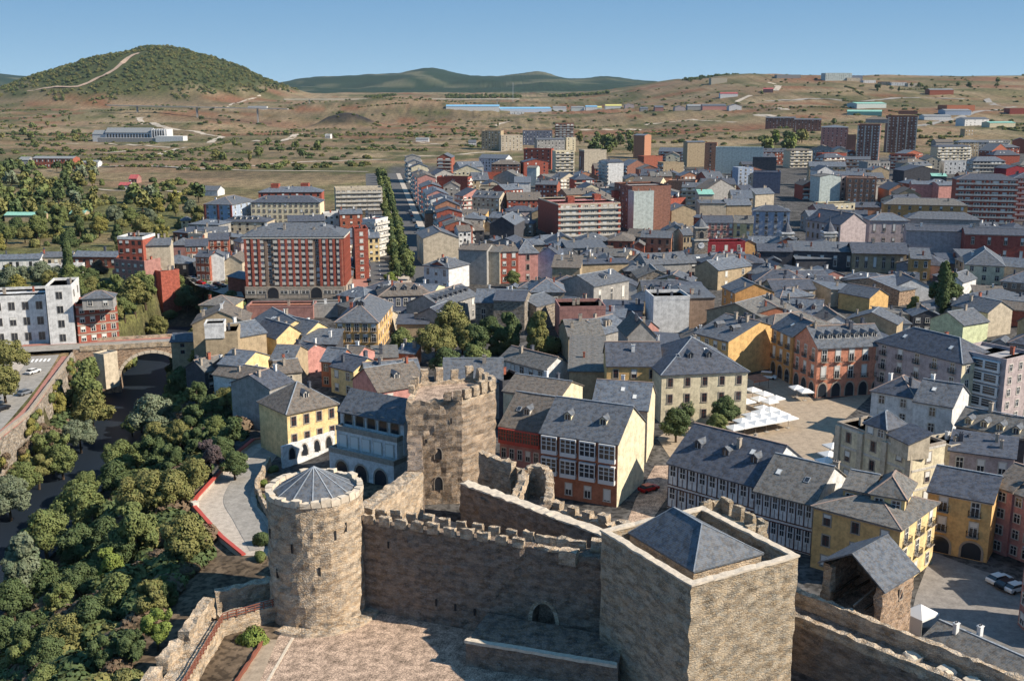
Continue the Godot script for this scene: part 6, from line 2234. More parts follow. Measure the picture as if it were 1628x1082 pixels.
	h("house", "grey blank flank of the brick house with window strips", -5.9, -439.3, -12.6, 5.0, 14.0, 13.0, "gx", 1.5, "beige", 1, 0, {"near": false})
	h("house", "brick house with two white window strips beside the grey mural house", -2.7, -440.7, 12.6, 7.7, 14.0, 13.0, "gx", 1.6, "redbrick", 4, 2, {"blind": 0.9})
	h("house", "pink tower house with hipped slate roof", 5.1, -444.6, 12.6, 8.6, 13.0, 12.0, "hip", 4.5, "pink", 3, 1, {"win": "stone"})
	h("house", "house with pale blue slate-hung flank next to the pink tower house", 16.4, -452.4, -12.6, 8.4, 13.0, 10.0, "gz", 3.0, "blue", 1, 0, {"near": false})
	h("house", "white house with hipped slate roof at the street corner", -26.1, -425.8, -35.7, 12.7, 13.0, 9.0, "hip", 3.0, "white", 2, 3)
	h("house", "low brick house under a slate roof beside the white corner house", -26.0, -425.2, 55.2, 11.0, 11.0, 8.5, "gx", 2.4, "brick", 2, 2)
	h("house", "old convent with blank stone wall and slate roof above the trees", -3.4, -350.8, -5.0, 16.2, 12.0, 9.0, "gx", 3.2, "stone", 1, 3, {"win": "dark"})
	h("house", "convent wing with arched gallery rising behind the stone wall", 0.2, -344.9, 80.9, 14.6, 10.0, 11.0, "gz", 2.0, "stone", 2, 1)
	h("house", "long hipped slate roof of the convent church", 12.1, -375.1, -0.0, 12.1, 15.0, 8.5, "hip", 3.4, "stone", 1, 2, {"rg": "ridge_mortar"})
	h("house", "slate roofed convent range with white dormer front", 30.7, -393.4, 44.7, 19.8, 16.0, 8.0, "gx", 3.0, "grey", 1, 3, {"dm": 1})
	h("house", "tan stone wall of a long range behind the convent", 37.1, -436.8, 12.6, 20.4, 5.0, 8.0, "shed", 1.0, "tan", 1, 0, {"near": false})
	h("house", "square grey block with shed roof behind the convent church", 21.8, -419.9, -8.6, 10.8, 11.0, 9.5, "shed", 3.0, "tan", 1, 0, {"near": false})
	h("building", "rose walled building with a planted roof terrace of white tables", 21.8, -340.2, 4.2, 14.6, 13.0, 9.0, "flat", 1.0, "rose", 2, 0)
	h("house", "old slate shed against the rose walled terrace building", 6.9, -351.6, 52.1, 12.2, 12.0, 8.0, "gx", 2.2, "stone", 1, 0)
	h("house", "small white house with dark windows and stone-slate roof among the trees", 5.9, -275.9, -47.6, 17.4, 9.0, 6.5, "gx", 2.6, "white", 2, 5, {"win": "dark", "rm": "old_slate", "rg": "ridge_mortar"})
	h("house", "pink house with red glazed gallery under a slate roof", 5.1, -209.6, -28.2, 9.0, 15.0, 11.0, "gx", 5.0, "pink", 3, 5, {"top": "bay_red", "dm": 1, "sk": 1, "ch": 0})
	h("house", "terracotta house with white glazed galleries and cream side wall", 15.8, -199.2, -26.2, 15.6, 15.0, 12.5, "gx", 5.0, "terracotta", 3, 4, {"win": "bay", "dm": 2, "dz": 0.6, "dk": "_cream", "ch": 0, "side": "cream"})
	h("house", "cream house with triangular slate dormer behind the gallery house", 24.0, -221.7, -14.3, 11.6, 13.0, 11.5, "gx", 4.0, "cream", 3, 0, {"sk": 2, "ch": 1})
	h("house", "small white gabled house behind the slate roofs by the keep", 7.1, -236.4, 61.7, 12.3, 14.0, 10.0, "gz", 2.4, "cream", 2, 1)
	h("house", "blue slate roofed house behind the keep battlements", -9.3, -252.3, -0.0, 14.1, 13.0, 9.0, "gx", 4.0, "grey", 2, 3, {"ch": 2})
	h("house", "slate house with metal roof terrace behind the keep", -1.4, -250.0, 31.0, 7.2, 9.0, 9.0, "flat", 0.6, "dark", 2, 2, {"rm": "zinc"})
	h("house", "orange house with curved white terrace frame under a slate roof", 29.3, -255.9, -1.4, 13.0, 13.0, 12.0, "gx", 4.2, "ochre", 3, 3, {"win": "stone", "ch": 1})
	h("house", "big cream building with stone framed dark windows on the square", 43.3, -254.3, 9.1, 20.9, 22.0, 11.8, "hip", 6.0, "cream", 3, 5, {"win": "stone", "dm": 2, "dk": "_dark", "sk": 2, "rb": 3, "blind": 0, "ch": 1})
	h("house", "slate roof crowded with chimneys behind the big cream building", 64.7, -296.1, -55.5, 13.1, 24.0, 10.0, "gx", 4.0, "ochre", 3, 4, {"ch": 7, "dm": 2, "dk": "_dark"})
	h("house", "steep slate gable house between two larger slate roofs", 34.7, -292.9, 6.0, 7.8, 13.0, 11.0, "gz", 4.0, "grey", 2, 0)
	h("house", "sprawling old stone-slate roofs beside the tree garden", 19.6, -272.1, -4.2, 8.9, 26.0, 8.0, "shed", 3.0, "tan", 1, 0, {"rm": "old_slate"})
	h("building", "white building with flat terracotta roof terrace", 50.7, -346.3, 5.5, 11.8, 12.0, 11.0, "flat", 1.0, "white", 3, 0, {"rm": "terracotta_deck", "cop": "white"})
	h("house", "brown walled neighbour of the terracotta terrace building", 61.5, -354.9, 8.1, 8.3, 14.0, 10.0, "shed", 1.5, "brownwall", 2, 0)
	h("house", "amber house with arcade and iron balconies on the square", 77.9, -283.8, -78.0, 12.5, 11.0, 13.0, "gx", 3.5, "orange", 3, 3, {"win": "balcony", "arc": true, "sk": 1, "ch": 1})
	h("house", "long salmon corner building with arcade and a row of roof dormers", 84.7, -271.7, 11.2, 18.6, 13.0, 13.0, "gx", 4.0, "salmon", 3, 5, {"win": "balcony", "arc": true, "dm": 7, "ch": 4, "lb": 3})
	h("house", "lilac building with white framed balconies and hipped slate roof", 104.2, -258.4, -61.3, 26.0, 12.3, 14.0, "hip", 4.0, "lilac", 4, 5, {"win": "balcony", "rb": 3, "swin": "plain", "sk": 2, "ch": 1, "blind": 0.2, "side": "cream"})
	h("building", "grey building with round glazed corner bays at the edge of the square", 114.6, -249.5, 34.0, 11.9, 14.0, 15.0, "flat", 0.8, "lilac", 5, 3, {"swin": "bay", "lb": 1, "blind": 0})
	h("house", "white house with dark hipped roofs in front of the lilac building", 88.4, -235.8, -39.6, 9.7, 11.0, 10.0, "hip", 3.0, "white", 3, 2, {"ch": 2})
	h("house", "white house with big slate roof and blank white side wall", 94.0, -227.2, -36.8, 8.1, 13.0, 10.5, "gx", 3.4, "white", 3, 1, {"sk": 1, "ch": 1})
	h("building", "beige corner building with red roof terrace and brown balcony doors", 72.7, -198.3, -61.0, 18.8, 8.5, 11.5, "flat", 0.5, "cream", 3, 3, {"win": "stone", "cop": "trim_stone", "rm": "red_metal", "rb": 1, "band": "trim", "pil": 3, "pilm": "beige"})
	h("roof_storey", "slate lantern roof storey on the beige corner building", 71.3, -197.1, -57.3, 4.9, 5.5, 2.6, "hip", 2.2, "beige", 1, 2, {"foot": 0.6, "ch": 0, "y0": 11.4})
	h("roof_storey", "slate mansard behind the red roof terrace", 73.7, -191.1, -73.6, 6.0, 4.5, 2.6, "shed", 1.4, "beige", 1, 0, {"foot": 0.6, "y0": 10.3, "ch": 0})
	h("house", "dark slate hall with a row of pale dormer boxes", 99.6, -211.1, -42.7, 13.6, 10.0, 9.0, "gx", 2.6, "dark", 2, 0, {"dm": 4, "dz": 0.9, "ch": 1, "dk": "_cream"})
	h("house", "white house with flat terrace beside the beige corner building", 87.7, -202.8, -65.2, 6.3, 10.0, 8.5, "flat", 0.7, "beige", 2, 1)
	h("house", "pale terrace house with white awning opposite the slate hall", 91.0, -198.4, -26.5, 11.2, 9.0, 8.5, "shed", 1.4, "lilac", 2, 3)
	h("house", "half timbered house with box dormers on a big slate roof beside the castle", 41.7, -188.9, -43.0, 19.1, 17.0, 8.8, "gx", 5.5, "white", 2, 9, {"win": "half", "dm": 3, "dz": 0.55, "dk": "_dark", "ch": 2, "sk": 1, "rg": "ridge_mortar"})
	h("house", "white house with wooden gallery under rough slates next to the half timbered house", 50.5, -176.8, -39.5, 10.6, 15.0, 9.0, "gx", 4.5, "white", 2, 7, {"win": "half", "rm": "old_slate", "sk": 2, "ch": 1})
	h("house", "ochre corner house with small windows and iron balconies by the gatehouse", 58.8, -164.0, -41.8, 14.2, 14.7, 10.5, "hip", 2.2, "ochre", 3, 3, {"win": "stone", "rb": 3, "swin": "balcony", "rm": "old_slate", "ch": 0, "side": "yellow"})
	h("attic_storey", "yellow attic storey with hipped slate roof on the ochre corner house", 61.4, -164.1, -29.7, 5.2, 8.1, 3.2, "hip", 2.2, "yellow", 1, 2, {"rb": 2, "swin": "stone", "foot": 0.6, "ch": 0, "rm": "old_slate", "y0": 10.2})
	h("attic_storey", "lower attic with slate shed roof on the ochre corner house", 58.1, -168.0, -32.9, 4.4, 9.0, 3.2, "gx", 1.6, "ochre", 1, 2, {"foot": 0.6, "ch": 0, "rm": "old_slate", "y0": 9.6})
	h("house", "yellow house with iron balconies over a dark arcade on the lower square", 77.1, -172.4, -33.5, 10.0, 12.0, 10.5, "gx", 2.6, "ochre", 3, 2, {"win": "balcony", "ch": 0, "arc": true})
	h("house", "pink house with plain dark windows on the lower square", 86.3, -171.9, -56.6, 3.5, 12.0, 11.5, "gx", 2.6, "pink", 4, 1, {"blind": 0, "ch": 0})
	h("house", "second pink house at the edge of the lower square", 88.9, -168.7, -60.0, 4.3, 12.0, 11.2, "gx", 2.6, "pink", 4, 2, {"blind": 0})
	h("gate_range", "long blue slate roof of the gate range below the gatehouse", 61.9, -127.1, -55.2, 14.7, 7.0, 4.5, "gx", 1.4, "stone", 1, 0)
	h("house", "dark red house with parapet in the clock tower street", 97.2, -493.7, 7.0, 17.8, 9.0, 9.0, "flat", 0.7, "crimson", 2, 3)
	h("house", "brick pink house with five white framed balconies up the street", 106.0, -557.9, -0.0, 15.5, 12.0, 11.0, "gx", 3.0, "pink", 3, 5, {"win": "balcony"})
	h("house", "ochre yellow house next to the five balcony house", 119.6, -556.2, -12.6, 9.8, 12.0, 11.0, "gx", 3.0, "yellow", 3, 2, {"win": "balcony"})
	h("apartment_block", "pale blue house with four rows of balconies at the street head", 141.6, -590.7, -10.4, 19.4, 13.0, 13.5, "hip", 2.4, "blue", 4, 4, {"win": "balcony"})
	h("house", "beige blank walled building behind the balcony houses", 119.3, -646.5, -0.0, 15.6, 10.0, 12.0, "shed", 1.0, "beige", 1, 0)
	h("house", "tan wall with long grey roof beside the beige blank building", 134.2, -648.4, 7.1, 15.3, 12.0, 11.0, "gx", 3.0, "tan", 1, 0)
	h("house", "house with patina green metal roof", 120.8, -678.0, -0.0, 9.1, 9.0, 14.5, "shed", 2.0, "beige", 1, 0, {"rm": "patina"})
	h("house", "tan gable house below the ribbed pale wall", 97.4, -628.4, 12.6, 15.0, 14.0, 10.0, "gz", 3.0, "tan", 2, 0, {"near": false})
	h("apartment_block", "tall windowless pale ribbed wall block", 72.5, -609.0, 12.6, 11.7, 10.0, 22.0, "flat", 0.6, "paleblue", 1, 0, {"near": false})
	h("apartment_block", "dark brown brick slab with many small windows", 75.2, -626.6, 14.3, 23.3, 29.9, 24.0, "flat", 0.8, "darkbrick", 8, 0, {"lb": 5, "near": false})
	h("house", "white gabled house in front of the brown brick slab", 103.1, -721.6, -12.6, 15.3, 12.0, 12.0, "gz", 2.0, "white", 3, 4)
	h("house", "ochre houses row with slate roof turning into the clock street", 70.3, -521.0, -12.6, 14.6, 10.0, 8.0, "gx", 2.6, "orangebrick", 2, 4, {"near": false})
	h("house", "tan house with shutters at the turn of the clock street", 83.6, -523.3, 12.6, 5.1, 12.0, 9.0, "gx", 2.6, "tan", 2, 3, {"near": false})
	h("house", "wide slate house with roof terrace below the clock tower", 87.5, -440.1, 12.6, 19.3, 12.0, 8.0, "hip", 3.0, "dark", 2, 0, {"ch": 1})
	h("house", "brown slate roofed house right below the clock tower street", 84.8, -428.4, 38.2, 20.0, 12.0, 8.0, "gx", 3.0, "tan", 2, 2)
	h("house", "old slate roofed house with amber front on the curving street", 81.4, -312.3, -62.7, 12.7, 22.0, 9.0, "hip", 3.0, "ochre", 3, 4, {"rm": "old_slate", "rg": "ridge_mortar", "win": "stone"})
	h("house", "terracotta house on the curving street behind the amber front", 80.1, -327.7, -84.1, 11.5, 20.0, 9.0, "gx", 3.0, "terracotta", 3, 2, {"rm": "old_slate", "rg": "ridge_mortar"})
	h("house", "slate roof with pale skylight above the curving street", 75.5, -332.9, 47.4, 20.6, 20.0, 9.0, "gx", 3.5, "tan", 2, 0, {"sk": 1, "rm": "old_slate"})
	h("house", "orange house wall at the narrow mouth of the curving street", 82.1, -369.8, -81.1, 12.9, 14.0, 9.0, "gx", 3.0, "orange", 3, 2)
	h("theatre", "great slate roofed theatre with pale walls and tall windows", 159.7, -531.3, 24.3, 15.7, 25.1, 14.0, "gz", 5.0, "lilac", 3, 0, {"lb": 7, "win": "stone", "rm": "dark_slate"})
	h("theatre", "theatre wing with four tall dark windows", 188.0, -541.8, -4.3, 19.3, 14.0, 14.0, "hip", 3.0, "lilac", 2, 4, {"win": "dark"})
	h("hall", "long grey roofed hall with blank lilac wall", 203.0, -514.5, -12.6, 28.7, 11.0, 12.0, "gx", 2.4, "lilac", 1, 0)
	h("hall", "red walled hall with grey window bays", 225.3, -500.9, -12.6, 28.5, 11.0, 12.0, "gx", 2.4, "red", 2, 4, {"win": "dark"})
	h("hall", "slate roofed wing behind the lilac hall", 219.5, -551.7, -12.6, 34.8, 13.0, 13.5, "hip", 3.0, "grey", 1, 6, {"near": false})
	h("building", "orange building with long hipped slate roof and paired windows", 232.3, -610.0, -12.6, 44.0, 14.0, 15.0, "hip", 3.0, "orange", 4, 8, {"win": "dark"})
	h("apartment_block", "large red brick apartment slab with white balcony bands", 281.0, -646.2, -12.6, 33.5, 16.0, 26.0, "hip", 3.0, "redbrick", 8, 7, {"near": true, "win": "parapet", "pil": 4, "rm": "dark_slate"})
	h("apartment_block", "second red brick apartment slab at the edge of town", 314.2, -659.2, -12.6, 21.7, 16.0, 26.0, "hip", 3.0, "redbrick", 8, 5, {"near": true, "win": "parapet", "rm": "dark_slate"})
	h("market_hall", "market hall with slate roof over a white window strip", 137.0, -474.7, -10.9, 28.0, 12.0, 8.0, "shed", 2.6, "dark", 1, 5, {"blind": 1})
	h("market_hall", "lower slate eave range of the market hall", 137.0, -471.2, 2.1, 26.0, 7.0, 5.0, "shed", 1.4, "dark", 1, 0)
	h("hall", "tan hall with broad slate roof beside the market hall", 159.2, -467.3, -8.1, 22.1, 14.0, 9.0, "gx", 3.0, "tan", 1, 6, {"win": "dark", "over": 1.6})
	h("house", "small glass fronted tower house with orange base", 169.5, -444.7, -12.6, 7.6, 9.0, 9.0, "shed", 3.0, "orange", 2, 2)
	h("house", "cream house with hipped slate roof and tall dark windows", 189.4, -429.4, -20.6, 14.0, 24.6, 10.0, "hip", 5.0, "cream", 3, 3, {"win": "dark", "rb": 2, "blind": 0})
	h("house", "bare rubble stone gable wall of a long house", 138.8, -400.5, -55.6, 26.8, 14.0, 5.5, "gz", 2.8, "rubble", 1, 0)
	h("house", "white gabled house end beside the bare rubble wall", 147.5, -398.3, -0.0, 14.0, 15.0, 6.0, "gz", 3.2, "white", 1, 0)
	h("house", "second white gable behind the garden tree", 170.4, -406.0, -42.6, 8.0, 14.0, 6.5, "gz", 2.6, "white", 1, 0)
	h("house", "ochre house wall in front of the bare rubble gable", 125.1, -377.8, -57.1, 13.6, 10.0, 6.0, "gx", 2.6, "ochre", 1, 0)
	h("house", "pale yellow gable end among dark slate roofs", 139.7, -329.6, -59.5, 11.9, 12.0, 6.5, "gz", 3.0, "palegreen", 1, 0)
	h("house", "beige house side beside dark slate roof at the edge of town", 152.0, -342.4, 27.7, 11.4, 14.0, 8.0, "gz", 3.0, "beige", 2, 0)
	h("apartment_block", "tall brown tower block with pale balcony column, nearer of the twin towers", 408.7, -1255.9, -20.0, 24.2, 38.6, 41.0, "flat", 1.2, "darkbrick", 13, 7, {"near": false, "blind": 0.85, "pil": 3, "pilm": "trim", "rb": 5})
	h("apartment_block", "tallest brown tower block with roof house, farther of the twin towers", 521.5, -1473.4, -14.3, 37.0, 40.0, 47.0, "flat", 1.2, "darkbrick", 14, 8, {"near": false, "blind": 0.85, "pil": 3, "pilm": "trim", "rb": 5})
	h("roof_house", "slate roof house on top of the tallest tower block", 584.5, -1626.5, -12.6, 25.4, 12.0, 4.0, "flat", 0.5, "darkbrick", 1, 0, {"foot": 0.6, "y0": 46.0, "ch": 0})
	h("roof_house", "slate pyramid roof house on the nearer twin tower", 471.8, -1422.2, -12.6, 26.7, 14.0, 4.0, "hip", 3.0, "grey", 1, 0, {"foot": 0.6, "y0": 40.5, "ch": 0})
	h("apartment_block", "peach apartment block with slate mansard beside the twin towers", 460.0, -1565.7, -14.3, 35.6, 40.0, 30.0, "hip", 3.0, "pink", 9, 6, {"near": false, "blind": 0.4, "rb": 3})
	h("apartment_block", "dark brown flank of the peach apartment block", 444.2, -1434.6, -12.6, 11.2, 8.0, 24.0, "flat", 0.5, "darkbrick", 8, 0)
	h("apartment_block", "long brown brick block at the far town edge", 486.8, -1995.2, -12.6, 52.5, 14.0, 18.0, "gx", 2.0, "darkbrick", 6, 9, {"near": false})
	h("apartment_block", "long dark brick block next along the far town edge", 501.3, -1865.5, -12.6, 44.4, 14.0, 19.0, "gx", 2.0, "darkbrick", 6, 8)
	h("apartment_block", "cream apartment block at the head of the dark street", 301.1, -1150.9, 12.6, 24.8, 16.0, 18.0, "hip", 2.0, "cream", 6, 5, {"win": "parapet"})
	h("apartment_block", "peach coloured tower with blank front above the park trees", 157.2, -1320.7, -27.8, 14.1, 22.5, 27.0, "gx", 1.5, "orangebrick", 9, 0)
	h("apartment_block", "pale sea green blank slab with stepped top", 220.5, -1059.4, -12.6, 44.9, 12.0, 25.0, "flat", 0.6, "paleblue", 1, 0)
	h("apartment_block", "salmon brick flank joined to the pale sea green slab", 202.2, -1111.4, -12.6, 11.9, 12.0, 27.0, "flat", 0.6, "orangebrick", 8, 1)
	h("apartment_block", "grey rendered tower beside the salmon brick flank", 193.8, -1165.6, 12.6, 19.4, 12.0, 26.0, "gx", 1.0, "tan", 1, 0)
	h("apartment_block", "pale blue apartment house with dark windows below the sea green slab", 194.1, -915.9, 12.6, 13.4, 12.0, 15.0, "flat", 0.6, "blue", 5, 3, {"near": true, "win": "dark"})
	h("apartment_block", "slate blue windowless gable block", 199.1, -850.0, -12.6, 20.8, 14.0, 16.0, "flat", 0.8, "slateblue", 1, 0)
	h("apartment_block", "black slate clad block behind the slate blue gable", 232.8, -1006.0, -12.6, 21.3, 10.0, 18.0, "flat", 0.6, "dark", 1, 0)
	h("apartment_block", "cream blank tower with dark brown flank", 78.2, -1058.3, 14.3, 22.6, 16.5, 22.0, "flat", 1.2, "beige", 1, 0, {"lb": 2, "side": "darkbrick"})
	h("apartment_block", "white block with striped balconies and blank white end", 80.5, -886.0, 17.0, 13.2, 21.2, 22.0, "gx", 1.5, "white", 8, 0, {"near": true, "lb": 3, "swin": "parapet"})
	h("apartment_block", "red brick and cream slab with open balconies", 27.6, -1127.0, -12.6, 28.8, 14.0, 20.0, "flat", 0.8, "redbrick", 6, 5, {"near": false})
	h("apartment_block", "cream apartment slab with brick corner and dark balconies", 51.0, -1086.8, 12.6, 19.2, 14.0, 20.0, "flat", 0.8, "cream", 7, 4, {"win": "parapet"})
	h("apartment_block", "far cream tower group at the end of the fields, first block", -27.0, -1529.8, -12.6, 27.4, 18.0, 24.0, "flat", 0.8, "tan", 7, 6)
	h("apartment_block", "far grey white tower group block with windowed end", -1.8, -1506.0, 12.6, 30.2, 16.0, 20.0, "flat", 0.8, "beige", 7, 6)
	h("apartment_block", "far long block with dark glazed front behind the cream tower group", 38.0, -1640.6, -0.0, 43.9, 14.0, 20.0, "flat", 0.8, "slateblue", 6, 9)
	h("apartment_block", "far pale grey block in front of the dark glazed block", 50.7, -1476.1, 12.6, 38.6, 14.0, 16.0, "gx", 2.0, "grey", 5, 8)
	h("apartment_block", "far brown tower with white balcony stripes", 71.6, -1502.4, -0.0, 25.4, 14.0, 36.0, "flat", 0.8, "darkbrick", 11, 5, {"win": "parapet"})
	h("apartment_block", "far cream tower end beside the brown striped tower", 78.4, -1490.2, 12.6, 13.1, 14.0, 18.0, "flat", 0.8, "cream", 6, 2)
	h("house", "narrow white and blue house against the red brick gable", 18.1, -920.5, -12.6, 8.1, 14.0, 15.0, "gx", 1.5, "paleblue", 5, 0)
	h("apartment_block", "red brick gable block with rust slate roof", 20.1, -985.9, 12.6, 22.8, 14.0, 16.0, "gz", 2.5, "redbrick", 5, 3)
	h("apartment_block", "long brick block with dark slate roof below the red brick slab", 25.6, -772.6, -12.6, 15.5, 14.0, 13.0, "gx", 2.4, "brick", 4, 6)
	h("apartment_block", "tall bluish white gable in the dark street", 225.3, -781.2, 12.6, 16.2, 14.0, 18.0, "gz", 1.6, "paleblue", 1, 0)
	h("apartment_block", "apricot apartment house with white balconies beside the bluish gable", 249.2, -775.7, -12.6, 19.9, 13.0, 17.0, "flat", 0.7, "orangebrick", 5, 5, {"near": true})
	h("apartment_block", "white apartment house with dark balconies between bluish gable and apricot house", 238.9, -789.8, 12.6, 5.3, 12.0, 17.0, "flat", 0.7, "lilac", 5, 2)
	h("apartment_block", "pink walled block with white chimney behind the orange building", 291.3, -773.8, -12.6, 13.7, 12.0, 13.0, "gx", 2.0, "pink", 4, 0)
	h("apartment_block", "second pink walled block beside the brick slab", 304.2, -766.4, 12.6, 14.4, 12.0, 13.0, "gx", 2.0, "pink", 4, 0)
	h("hall", "maroon gabled hall at the far side of town", 425.5, -929.6, 12.6, 20.3, 16.0, 14.0, "gz", 2.4, "crimson", 1, 0)
	h("house", "house with small green roof among dark slates", 332.9, -848.8, -12.6, 10.6, 8.0, 13.0, "shed", 1.5, "dark", 1, 0, {"rm": "patina"})
	h("hall", "wide black slate hall roof in the far town", 345.9, -932.8, 7.2, 31.1, 20.0, 12.0, "gz", 4.0, "dark", 1, 0, {"rm": "dark_slate"})
	h("apartment_block", "cream far apartment range with balconies above the slate roofs", 511.8, -1275.4, 12.6, 43.9, 14.0, 16.0, "hip", 2.0, "cream", 5, 9, {"win": "parapet"})
	h("house", "low white house strip in the far slate roofs", 427.2, -1056.9, -0.0, 21.0, 12.0, 12.0, "flat", 0.6, "white", 3, 5)
	h("house", "dark slate cottage at the tip of the gorge houses", -80.5, -275.8, 52.7, 7.5, 8.0, 5.0, "gx", 2.4, "dark", 2, 2, {"foot": 12, "win": "stone"})
	h("house", "timber fronted cottage with two slate lean-tos above the gorge", -73.9, -272.8, 43.6, 4.9, 8.0, 6.0, "gx", 2.2, "dark", 2, 2, {"foot": 12, "win": "stone"})
	h("house", "house with two skylights and pale peach gable above the gorge", -69.4, -271.5, 68.3, 12.2, 7.1, 8.0, "gz", 2.4, "yellow", 2, 1, {"sk": 2, "foot": 10})
	h("house", "white gabled house with slate roof in the gorge lane", -67.6, -264.7, 60.9, 8.2, 14.0, 6.0, "gz", 2.2, "white", 2, 1, {"foot": 10})
	h("house", "long low slate roof in the gorge lane behind the white gable", -59.7, -281.0, -8.2, 6.2, 12.0, 7.0, "gx", 2.6, "tan", 2, 0, {"sk": 1})
	h("house", "narrow slate house between the gorge lane roofs", -57.7, -266.4, 24.2, 6.0, 9.0, 7.0, "gx", 2.2, "beige", 2, 1, {"ch": 2})
	h("house", "big yellow house with hipped slate roof, chimney and dormer over the castle road", -47.9, -232.1, 40.3, 12.6, 12.8, 8.0, "hip", 4.6, "yellow", 2, 4, {"win": "stone", "dm": 1, "ch": 1, "blind": 0})
	h("house", "slate roof house with terrace behind the big yellow house", -60.3, -251.3, 61.1, 8.4, 12.0, 7.5, "gx", 2.6, "grey", 2, 0)
	h("house", "pink fronted small house under the ochre gables", -55.9, -290.9, -39.7, 4.5, 9.0, 6.0, "gx", 2.0, "pink", 2, 1)
	h("house", "slate shed roof house with glazed attic below the ochre gables", -54.2, -300.1, -5.7, 10.2, 8.0, 6.5, "shed", 2.4, "dark", 2, 3)
	h("house", "brick red house with two dark windows in the lane", -46.2, -277.6, -19.1, 5.4, 8.2, 7.0, "gx", 2.6, "terracotta", 2, 2, {"lb": 3, "win": "dark", "blind": 0})
	h("house", "peach gabled house with slate roof next to the brick red house", -40.2, -270.0, 50.7, 9.8, 8.6, 7.0, "gz", 2.4, "yellow", 2, 0, {"lb": 2})
	h("house", "low slate roofed house between brick red and peach houses", -42.2, -283.1, -19.7, 5.3, 12.0, 6.5, "gx", 2.4, "pink", 2, 1)
	h("house", "slate roof house behind the stepped building with white dormer box", -29.0, -246.1, 33.9, 12.7, 13.0, 9.0, "gx", 4.0, "pink", 2, 2, {"dm": 1, "ch": 1})
	h("house", "small house with pale rendered gable beside the tree garden", -30.1, -258.3, 20.3, 13.4, 9.0, 8.0, "gx", 3.0, "tan", 2, 2)
	h("house", "ruined brick sheds with dark roofs by the round tree", -35.5, -291.9, 8.1, 6.7, 8.0, 4.5, "shed", 1.4, "orangebrick", 1, 0)
	h("house", "slate shed roof house with orange wall beside the tree garden", -29.2, -298.2, -11.3, 5.0, 7.0, 4.0, "shed", 1.2, "orangebrick", 1, 0)
	h("house", "tall ochre house closing the lower square beyond the pink houses", 89.8, -159.1, -79.4, 5.7, 12.0, 12.0, "gx", 2.6, "ochre", 4, 3)
	h("house", "cream house on the shady side of the lower square", 90.3, -149.5, -86.8, 7.1, 12.0, 12.0, "gx", 2.6, "cream", 4, 3)
	h("house", "last rose house on the shady side of the lower square", 79.4, -139.7, -91.2, 7.7, 12.0, 12.0, "gx", 2.6, "rose", 4, 3)
	h("house", "slate roofed house at the near end of the avenue", -44.8, -376.8, 17.8, 5.2, 9.0, 7.0, "gx", 2.2, "grey", 2, 2)


